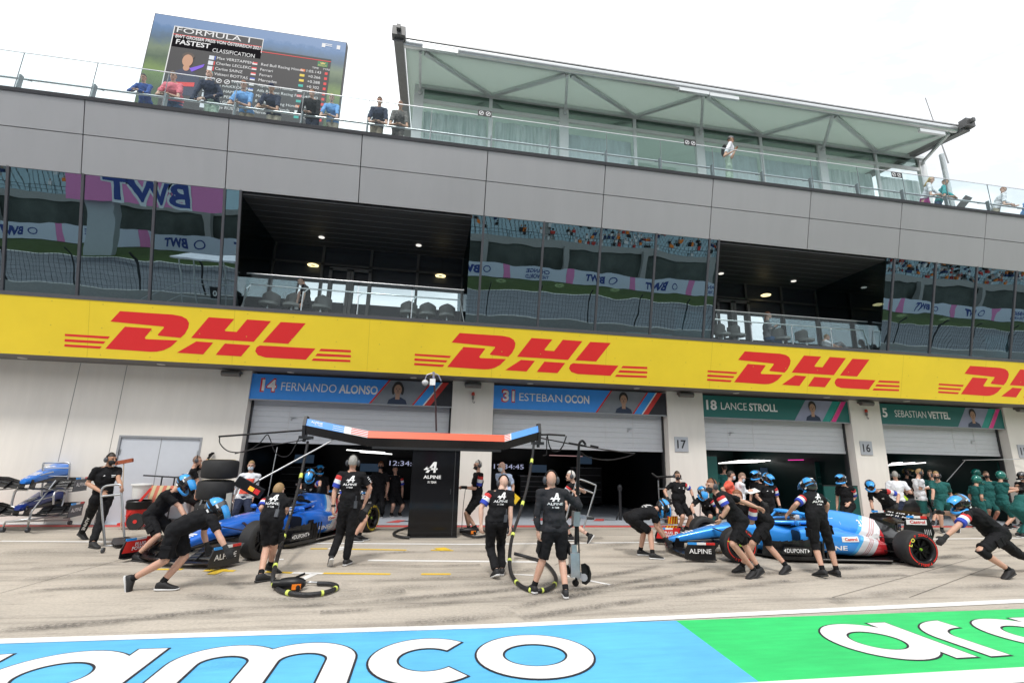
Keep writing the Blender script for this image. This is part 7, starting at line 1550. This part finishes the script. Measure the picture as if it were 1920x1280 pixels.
# broom against the wall door
b = MB(); b.tube([at(232, 868, -.6), at(226, 1000, -1.0)], .013, 8); br = tag(b.build('broom', M('broom_wood', (.42, .33, .24), .6)), 'upturned broom with red brown bristles behind the trolley man', 'broom')
b = MB(); b.bar(at(217, 868, -.6), at(249, 862, -.6), .08, .09); b.build('brush_head', M('bristle_red', (.35, .09, .04), .9, var=.4, scale=60, bump=.6, bscale=80), br)
# cleaning trolley: red bin with white bucket
q = gr(252, 990); cz = q
BN = thing('cleaning_bin', 'red wheeled bin with black bag and white bucket beside the grey door', 'bin', (q.x, q.y, 0))
b = MB(); b.lathe(q+Vector((0, 0, .1)), (0, 0, 1), [(0, .001), (0, .2), (.52, .25)], 20); b.build('bin_body', M('bin_red', (.55, .02, .015), .4), BN, smooth=40)
b = MB(); b.lathe(q+Vector((0, 0, .5)), (0, 0, 1), [(-.04, .25), (0, .265), (.1, .262), (.13, .27), (.16, .25)], 20); b.build('bag_rim', BLACKP, BN, smooth=40)
b = MB(); b.lathe(q+Vector((-.02, .02, .70)), (0, 0, 1), [(0, .16), (.3, .2), (.31, .23), (.34, .23), (.36, .001)], 20); b.build('bucket', M('bucket_white', (.72, .72, .70), .45), BN, smooth=40)
b = MB(); b.bar(q+Vector((-.12, -.22, .3)), q+Vector((.3, -.2, .95)), .03, .05); b.bar(q+Vector((-.3, -.1, .12)), q+Vector((.2, -.1, .1)), .2, .05); b.build('bin_frame', RED, BN)
b = MB(); b.cyl(q+Vector((.12, -.28, .19)), q+Vector((.12, -.22, .19)), .19, n=22); w1 = b.build('wheel', RUB, BN); b = MB(); b.cyl(q+Vector((.12, -.285, .19)), q+Vector((.12, -.28, .19)), .045, n=12); b.build('hub', RED, w1)
# chevron trolley behind
q = gr(292, 985); CV = thing('chevron_trolley', 'low steel trolley with red and yellow chevron board behind the crew member', 'trolley', (q.x, q.y, 0))
def chev(b, x0, x1, y, z0, z1):
    n = 4; b.m = 0; b.poly([(x0, y, z0), (x1, y, z0), (x1, y, z1), (x0, y, z1)]); w = (x1-x0)/n; b.m = 1
    for k in range(n): b.poly([(x0+w*k, y-.003, z0), (x0+w*(k+.5), y-.003, z0), (x0+w*min(k+1, n), y-.003, z1), (x0+w*(k+.5), y-.003, z1)])
b = MB(); chev(b, q.x-.3, q.x+.35, q.y, .55, .98); b.build('chevron_board', [M('chevron_red', (.75, .22, .15), .6), M('chevron_cream', (.75, .66, .40), .6)], CV)
b = MB(); b.tube([q+Vector((-.55, .1, 1.22)), q+Vector((.75, .1, 1.16))], .02, 8)
for dx in (-.1, .2): b.tube([q+Vector((dx, .1, .1)), q+Vector((dx, .1, 1.2)), q+Vector((dx+.15, .1, 1.2))], .018, 6)
b.box(q.x-.4, q.x+.5, q.y, q.y+.5, .1, .14); b.build('frame', DARKM, CV)
# ---- tyre stack
ts = at(405, 920, -2.3); z = .12
TT = thing('tyre_trolley', 'low trolley with lever under the tyre stack', 'trolley', (ts.x, ts.y, 0)); b = MB(); b.box(ts.x-.35, ts.x+.35, ts.y-.3, ts.y+.3, .06, .11); b.bar((ts.x+.36, ts.y-.25, .1), (ts.x+.4, ts.y-.25, 1.0), .05, .05, (0, 1, 0)); b.bar((ts.x-.3, ts.y-.3, .1), (ts.x-.12, ts.y-.3, .95), .03, .03); b.build('frame', ALJ, TT)
b = MB(); b.obox((ts.x+.4, ts.y-.28, .78), (.055, 0, .01), (0, .03, 0), (-.01, 0, .22)); b.build('grip', M('grip_grey', (.4, .4, .37), .5), TT)
for dx in (-.28, .28):
    b = MB(); b.cyl((ts.x+dx, ts.y-.28, .04), (ts.x+dx, ts.y-.22, .04), .04, n=12); b.build('castor', BLACKP, TT)
def tyre(name, c, r, w, label, group, col=TYEL):
    b = MB(); h = w/2; b.lathe(c, (0, 0, 1), [(-h*.98, .2), (-h, .25), (-h*.9, r-.03), (-h*.72, r-.005), (0, r), (h*.72, r-.005), (h*.9, r-.03), (h, .25), (h*.98, .2)], 40); t = tag(b.build(name, RUB, smooth=40), label, 'tyre', group)
    b = MB(); b.lathe(c, (0, 0, 1), [(-h*.8, .205), (h*.8, .205), (h*.5, .1), (h*.5, .001)], 24); b.build('rim', RIMM, t, smooth=40)
    b = MB(); b.lathe(c+Vector((0, 0, h+.002)), (0, 0, 1), [(0, .27), (.001, .29)], 30); b.build('colour_ring', col, t)
tops = [(405, 861, 897), (404, 899, 936), (399, 939, 982)]
for i, (px, y0, y1) in enumerate(tops):
    c = at(px+(8 if i == 0 else 0), (y0+y1)/2, -2.3); w = (at(px, y0, -2.3)-at(px, y1, -2.3)).length*.98; tyre('slick_tyre', c, .375, w, ('topmost', 'middle', 'lowest')[i]+' slick tyre of the stack left of the white shirted official', 'tyres in the left stack')
# ---- spare nose rack at the left wall
RK_ = thing('nose_rack', 'tubular steel rack on castors carrying two blue nose cones at the left wall', 'rack', gr(90, 985))
RY = -1.0
rk = lambda px, py, dy=0: at(px, py, RY+dy)
b = MB()
b.tube(lerp_path([rk(76, 940, .3), rk(80, 905, .3), rk(81, 872, .3), rk(86, 867, .3), rk(110, 867, .3), rk(126, 867, .3), rk(131, 873, .3), rk(126, 905, .3), rk(117, 945, .3)], 4), .022, 8); b.tube([rk(80, 877, .3), rk(130, 877, .3)], .014, 6); b.tube([rk(79, 892, .3), rk(128, 893, .3)], .014, 6)
b.tube(lerp_path([rk(52, 918, -.2), rk(33, 918, -.2), rk(27, 925, -.2), rk(22, 945, -.2), rk(25, 950, -.2), rk(50, 954, -.2)], 4), .024, 8)
b.tube(lerp_path([rk(100, 945, -.3), rk(103, 922, -.3), rk(122, 922, .2), rk(116, 948, .2)], 3), .02, 8)
b.tube([gr(5, 990, .08), gr(10, 978, .25), gr(60, 972, .32), rk(110, 967, .2), rk(130, 966, .2), gr(131, 976, .08)], .02, 8); b.tube([gr(52, 990, .08), gr(54, 976, .3), rk(60, 955, -.2)], .02, 8); b.tube([gr(54, 976, .3), rk(125, 960, .3)], .014, 6); b.tube([rk(88, 960, 0), rk(88, 972, 0)], .016, 6); b.tube([gr(10, 978, .25), gr(130, 974, .15)], .016, 6)
b.tube([rk(60, 958, -.2), rk(105, 900, .0)], .016, 6); b.tube([rk(118, 945, .3), rk(110, 967, .2)], .018, 6); b.tube([rk(40, 900, 0), rk(100, 884, .1)], .016, 6); b.tube([rk(30, 948, 0), rk(100, 930, .1)], .016, 6)
b.build('frame', STEEL, RK_, smooth=60)
for px, py in ((5, 993), (52, 993), (131, 979)):
    q = gr(px, py, .05); b = MB(); b.cyl(q+Vector((-.03, 0, 0)), q+Vector((.03, 0, 0)), .05, n=14); b.build('castor', EARC, RK_)
def spare(label, tip, rot, blue, pitch):
    LVs = livery('spare_'+label[:6], blue, blue); t = thing('nose_cone', label, 'nose cone', (0, 0, 0), group='spare nose cones on the rack')
    front_assembly(t, LVs); t.rotation_euler = (0, 0, rot)
    t.location = tip-Matrix.Rotation(rot, 3, 'Z') @ Vector((2.93, 0, .25))
    return t
spare('bright blue spare nose cone with front wing on the upper rack tier', at(42, 905, -1.35), rad(277), (.02, .20, .72), 0)
spare('navy blue spare nose cone with front wing on the lower rack tier', at(31, 955, -1.35), rad(277), (.006, .03, .22), 0)
# ---- tyre rack with chevrons by plate 17
q = gr(1240, 985); RW_ = thing('tyre_rack', 'silver tube tyre rack with red and yellow chevrons in front of plate 17 pillar', 'rack', (q.x, q.y, 0))
tr = lambda px, py, dy=0: at(px, py, -.9+dy)
b = MB(); b.tube([tr(1237, 990), tr(1237, 960), tr(1234, 900)], .02, 8)
for py in (916, 935, 955): b.tube([tr(1235, py), tr(1262, py)], .014, 6)
b.tube([tr(1225, 982), tr(1330, 980)], .02, 8); b.tube([tr(1230, 990), tr(1225, 980), tr(1240, 972), tr(1330, 972)], .018, 8); b.tube([tr(1312, 990), tr(1313, 950), tr(1313, 925)], .016, 8); b.tube([tr(1322, 990), tr(1322, 925)], .012, 8); b.tube([tr(1262, 992), tr(1285, 972)], .012, 6); b.tube([tr(1285, 992), tr(1262, 972)], .012, 6); b.build('frame', STEEL, RW_, smooth=60)
b = MB(); x0, x1 = tr(1249, 975).x, tr(1268, 975).x; chev(b, x0, x1, -1.0, tr(1250, 981).z, tr(1250, 966).z); x0, x1 = tr(1243, 975).x, tr(1265, 975).x; chev(b, x0, x1, -1.05, tr(1250, 990).z, tr(1250, 983).z); b.build('chevron_board', [M('chevron_bright_red', (.68, .03, .02), .5), M('chevron_bright_yellow', (.85, .55, .02), .5)], RW_)
b = MB(); b.tube([at(1222, 887, -.4), at(1232, 894, -.5), at(1262, 893, -.6)], .03, 8); b.bar(at(1238, 893, -.5), at(1250, 893, -.55), .06, .06); b.tube([at(1235, 896, -.5), at(1236, 940, -.6)], .014, 8); tag(b.build('boom_microphone', BLACKP, smooth=60), 'black boom device on a stand left of the stout headset man', 'boom')
# ---- garage fittings
STRIPW = M('strip_light', (.8, .8, .8), .4, emit=(1, .98, .95), es=2.0)
def striplight(a, c, label, w=.06, grp='strip lights in the garages', mt=None):
    b = MB(); b.bar(a, c, w, .03); tag(b.build('strip_light', mt or STRIPW), label, 'strip light', grp)
striplight(at(650, 843, 3.0), at(722, 848, 3.0), 'white strip light under the leftmost garage ceiling'); striplight(at(675, 847, 4.0), at(735, 851, 4.0), 'white strip light deeper in the leftmost garage')
DIM = M('strip_light_dim', (.5, .3, .3), .4, emit=(.5, .3, .3), es=.3)
striplight(at(1030, 853, 2.5), at(1092, 855, 2.5), 'dim reddish strip light in the second garage', .03, 'strip lights in the garages', DIM)
for i in range(7):
    striplight(at(1348+i*6, 868-i*.8, 3.5+i*.5), at(1420+i*14, 866-i*1.6, 4.0+i*.5), 'white strip light in the garage between plates 17 and 16', .05)
for i in range(4):
    striplight(at(1664+i*4, 872-i*2, 3.0+i*.8), at(1735+i*12, 867-i*2.4, 3.6+i*.8), 'white strip light in the garage right of plate 16', .05)
PKL = M('pink_line_light', (.6, .05, .3), .4, emit=(.8, .05, .35), es=.8)
striplight(at(1478, 862, 3), at(1516, 861.5, 3), 'pink light line in the garage between plates 17 and 16', .03, None, PKL); striplight(at(1518, 868, 3.2), at(1522, 900, 3.2), 'upright pink light line in the garage between plates 17 and 16', .02, None, PKL)
CLK = M('clock_digits', (.6, .62, .75), .4, emit=(.5, .53, .75), es=.42)
for px, py, nm in ((730, 868, 'leftmost'), (926, 874, 'second')):
    p = at(px, py+4, 7.4); o = thing('garage_clock', 'lit digital clock on the rear wall of the %s garage' % nm, 'clock', p, group='lit clocks in the garages'); b = MB(); b.box(p.x-.1, p.x+1.5, 7.42, 7.5, p.z-.1, p.z+.35); b.build('case', BLACKP, o)
    b = MB(); b.text('12:34:45', (p.x, 7.4, p.z), (1, 0, 0), (0, 0, 1), .2, w=1.35); b.build('digits', CLK, o)
def gpanel(x0, x1, Yp, z0, z1, label, txt=None, mt=None):
    o = thing('partition_screen', label, 'panel', ((x0+x1)/2, Yp, z0), group='dark green garage panels'); b = MB(); b.box(x0, x1, Yp, Yp+.05, z0, z1); b.build('panel', mt or GREEN, o)
    b = MB(); b.box(x0-.01, x1+.01, Yp-.005, Yp+.055, z1, z1+.03); b.build('panel_edge', DARKM, o)
    if txt: b = MB(); [b.text(t_, ((x0+x1)/2, Yp-.006, zz_), (1, 0, 0), (0, 0, 1), h_, align='C') for t_, zz_, h_ in txt]; b.build('lettering', M('dim_lettering', (.3, .36, .35), .5), o)
gpanel(at(1326, 900, .5).x, at(1347, 900, .5).x, .5, 0, at(1330, 855, .5).z, 'tall green panel standing right of plate 17 pillar')
gpanel(at(1532, 900, 2.2).x, at(1558, 900, 2.2).x, 2.2, .2, at(1540, 866, 2.2).z, 'tall dark green panel with faint lettering deep in the garage left of plate 16', (('cognizant', 1.15, .09), ('ASTON MARTIN', 1.4, .05)))
gpanel(at(1548, 940, .1).x, at(1624, 940, .1).x, .1, 0, at(1560, 911, .1).z, 'low green barrier panel left of plate 16 pillar')
gpanel(at(1878, 900, .8).x, at(1908, 900, .8).x, .8, 0, at(1880, 866, .8).z, 'tall green panel at the right end of the right garage')
gpanel(at(1800, 900, 3.5).x, at(1880, 900, 3.5).x, 3.5, 0, at(1820, 880, 3.5).z, 'dark rear screen with pale wing emblem in the right garage', (('CAR', 1.2, .12),), INW2)
p = at(1850, 880, 3.45); b = MB(); b.poly([(p.x-.55, 3.44, p.z+.1), (p.x-.1, 3.44, p.z+.02), (p.x+.1, 3.44, p.z+.02), (p.x+.55, 3.44, p.z+.1), (p.x+.4, 3.44, p.z-.03), (p.x+.1, 3.44, p.z-.06), (p.x-.1, 3.44, p.z-.06), (p.x-.4, 3.44, p.z-.03)]); tag(b.build('wing_emblem', M('emblem_grey', (.35, .4, .4), .4, .6)), 'pale winged emblem above the green crew in the right garage', 'emblem')
b = MB(); b.tube([at(1805, 862, .3), at(1830, 862, .2), at(1925, 860, -.2)], .014, 6); b.tube([at(1810, 862, .3), at(1775, 902, -.6)], .012, 6); tag(b.build('overhead_boom', STEEL, smooth=60), 'thin pale boom with slanted line above the green crew', 'boom arm')
# car inside the right garage: black body hint with lime covers
q = at(1685, 960, .6); b = MB(); b.loft([sup(q.x-.9, .1, .3, .5, 14, .6, q.y), sup(q.x-.3, .3, .2, .85, 14, .6, q.y), sup(q.x+.5, .35, .15, .95, 14, .6, q.y), sup(q.x+1.2, .15, .2, .6, 14, .6, q.y)]); gc = tag(b.build('garage_equipment', CARB, smooth=50), 'dark covered bodywork inside the right garage behind the bending crew member', 'bodywork')
b = MB(); q = at(1692, 932, -.3); b.prism([q+Vector((-.16, 0, .1)), q+Vector((.0, 0, .14)), q+Vector((.22, 0, -.04)), q+Vector((.18, 0, -.1)), q+Vector((-.05, 0, -.02))], (0, .06, 0)); tag(b.build('lime_cover', M('lime_cloth', (.5, .75, .05), .6)), 'lime green cover beside the bending helmeted crew member', 'cover')
RACKM = M('dark_cabinet', (.03, .032, .036), .4, .3); TRIMM = M('cabinet_trim', (.25, .26, .28), .35, .8); SCRN = M('small_screen', (.02, .03, .05), .3, emit=(.10, .18, .30), es=.1)
for i, (px, Yc, w, h, lab) in enumerate(((560, 5.5, 1.5, 1.3, 'dark tool cabinet with steel edges, left rear of the leftmost garage'), (690, 6.2, 1.8, 1.0, 'low dark tool cabinet under the lit clock of the leftmost garage'), (1010, 6.0, 1.6, 1.1, 'dark tool cabinet at the rear of the second garage beside its clock'), (1100, 5.2, 1.3, 1.5, 'tall dark tool cabinet with steel edges in the second garage'),
        (1450, 5.0, 1.6, 1.2, 'dark tool cabinet deep in the garage between plates 17 and 16'), (1505, 6.4, 1.2, 1.6, 'tall dark tool cabinet deep in the garage left of plate 16'), (1780, 5.0, 1.8, 1.3, 'dark tool cabinet deep in the garage right of plate 16'))):
    q = at(px, 930, Yc); o = thing('tool_cabinet', lab, 'cabinet', (q.x, Yc, 0), group='tool cabinets in the garages')
    b = MB(); b.box(q.x-w/2, q.x+w/2, Yc, Yc+.6, .1, h); b.build('cabinet_body', RACKM, o)
    b = MB(); b.box(q.x-w/2-.01, q.x+w/2+.01, Yc-.02, Yc+.62, h, h+.03)
    for k in range(1, 5): b.box(q.x-w/2+.04, q.x+w/2-.04, Yc-.015, Yc, .1+(h-.1)*k/5-.01, .1+(h-.1)*k/5+.01)
    b.build('drawer_edge', TRIMM, o)
    b = MB(); b.box(q.x-w*.25, q.x+w*.25, Yc+.2, Yc+.24, h+.15, h+.5); b.bar((q.x, Yc+.25, h), (q.x, Yc+.25, h+.3), .04, .04, (0, 1, 0)); b.build('screen_case', BLACKP, o)
    b = MB(); b.poly([(q.x-w*.25+.02, Yc+.197, h+.17), (q.x+w*.25-.02, Yc+.197, h+.17), (q.x+w*.25-.02, Yc+.197, h+.48), (q.x-w*.25+.02, Yc+.197, h+.48)]); b.build('screen', SCRN, o)
# floor emblems in the garages
b = MB(); rd = MB()
for px, py in ((731, 976), (1120, 973), (1005, 972)):
    g0 = gr(px-8, py+3, .012); 
    rd.poly([g0, g0+Vector((.35, 0, 0)), g0+Vector((.55, .5, 0)), g0+Vector((.3, .55, 0))]); b.poly([g0+Vector((.4, .2, 0)), g0+Vector((.95, .25, 0)), g0+Vector((.55, .42, 0)), g0+Vector((.5, .35, 0)), g0+Vector((.75, .27, 0)), g0+Vector((.42, .27, 0))])
rd.build('red_floor_marking', PAINTR)['kind'] = 'structure'; b.build('black_floor_marking', PAINTK)['kind'] = 'structure'
q = at(1125, 960, 1.6); b = MB(); b.lathe((q.x-1.0, q.y, 0), (0, 0, 1), [(0, .16), (.03, .16), (.03, .11), (.5, .04), (.55, .03), (.55, .001)], 16); tag(b.build('traffic_cone', M('cone_red', (.35, .07, .05), .5), smooth=40), 'small red cone on the second garage floor', 'cone')
q = at(1163, 950, 1.0); b = MB(); b.tube([(q.x, q.y, 0), (q.x, q.y, 1.0)], .05, 8); b.tube([(q.x-.15, q.y, 0), (q.x, q.y, .35), (q.x+.15, q.y, 0)], .03, 8); b.ball((q.x, q.y, 1.0), (.09, .07, .12), 10, 8); tag(b.build('air_gun_stand', DARKM, smooth=50), 'dark stand with round head in the second garage', 'stand')
# clipboard and papers
def card(c, u, v, w, h, mt, label, cat, name):
    b = MB(); c = Vector(c); b.obox(c, Vector(u).normalized()*w/2, Vector(v).normalized()*h/2, Vector(u).cross(Vector(v)).normalized()*.004); tag(b.build(name, mt), label, cat)
PAPER = M('paper_white', (.78, .78, .77), .7)
w_ = PP['CB']['wr']['R']; card(w_+Vector((.10, -.05, .0)), (1, 0, .25), (0, 1, .3), .32, .24, PAPER, 'white clipboard held by the bald official behind the right car', 'clipboard', 'clipboard')
w_ = PP['WG']['wr']['R']; card(w_+Vector((.10, 0, .03)), (1, 0, .2), (0, 1, .3), .22, .16, PAPER, 'white note pad held by the white shirted headset man', 'note pad', 'note_pad')
p = at(964, 933, PP['OB']['Y']-.1); card(p, (.6, 0, .75), (.75, .1, -.6), .2, .26, YEL, 'yellow folder in the hand of the bald official', 'folder', 'folder')
p = at(556, 572, -.47); b = MB(); b.loft([[p+Vector((x*.06, y*.04, z)) for x, y in ((-1, 0), (0, -1), (1, 0), (0, 1))] for z in (-.12, -.02, .05)]); tag(b.build('cleaning_cloth', WHITE), 'white cloth in the hand of the balcony cleaner', 'cloth')
# ================================================================ bake the smoothed surfaces once, then lay the printing on the cloth
from mathutils.bvhtree import BVHTree
bpy.context.view_layer.update()
dg = bpy.context.evaluated_depsgraph_get()
for o in PENDING:
    me = bpy.data.meshes.new_from_object(o.evaluated_get(dg), depsgraph=dg)
    o['_n'] = 1
    o.modifiers.clear(); old = o.data; o.data = me; me.name = old.name
    if not me.materials: me.materials.append(old.materials[0])
    del o['_n']
    me.polygons.foreach_set('use_smooth', [True]*len(me.polygons))
for d, s, into in DECALS:
    bv = BVHTree.FromPolygons([v.co for v in s.data.vertices], [p.vertices for p in s.data.polygons])
    bmx = bmesh.new(); bmx.from_mesh(d.data); bmesh.ops.triangulate(bmx, faces=bmx.faces[:])
    for _ in range(3):
        es = [e for e in bmx.edges if e.calc_length() > .03]
        if not es: break
        bmesh.ops.subdivide_edges(bmx, edges=es, cuts=1); bmesh.ops.triangulate(bmx, faces=bmx.faces[:])
    bad = []
    for v in bmx.verts:
        hit = bv.ray_cast(v.co, into, 2.6)
        if hit[0] is not None: v.co = hit[0]-into*d.get('lift', .006)
        else: bad.append(v)
    bmesh.ops.delete(bmx, geom=bad, context='VERTS')
    bmx.to_mesh(d.data); bmx.free()
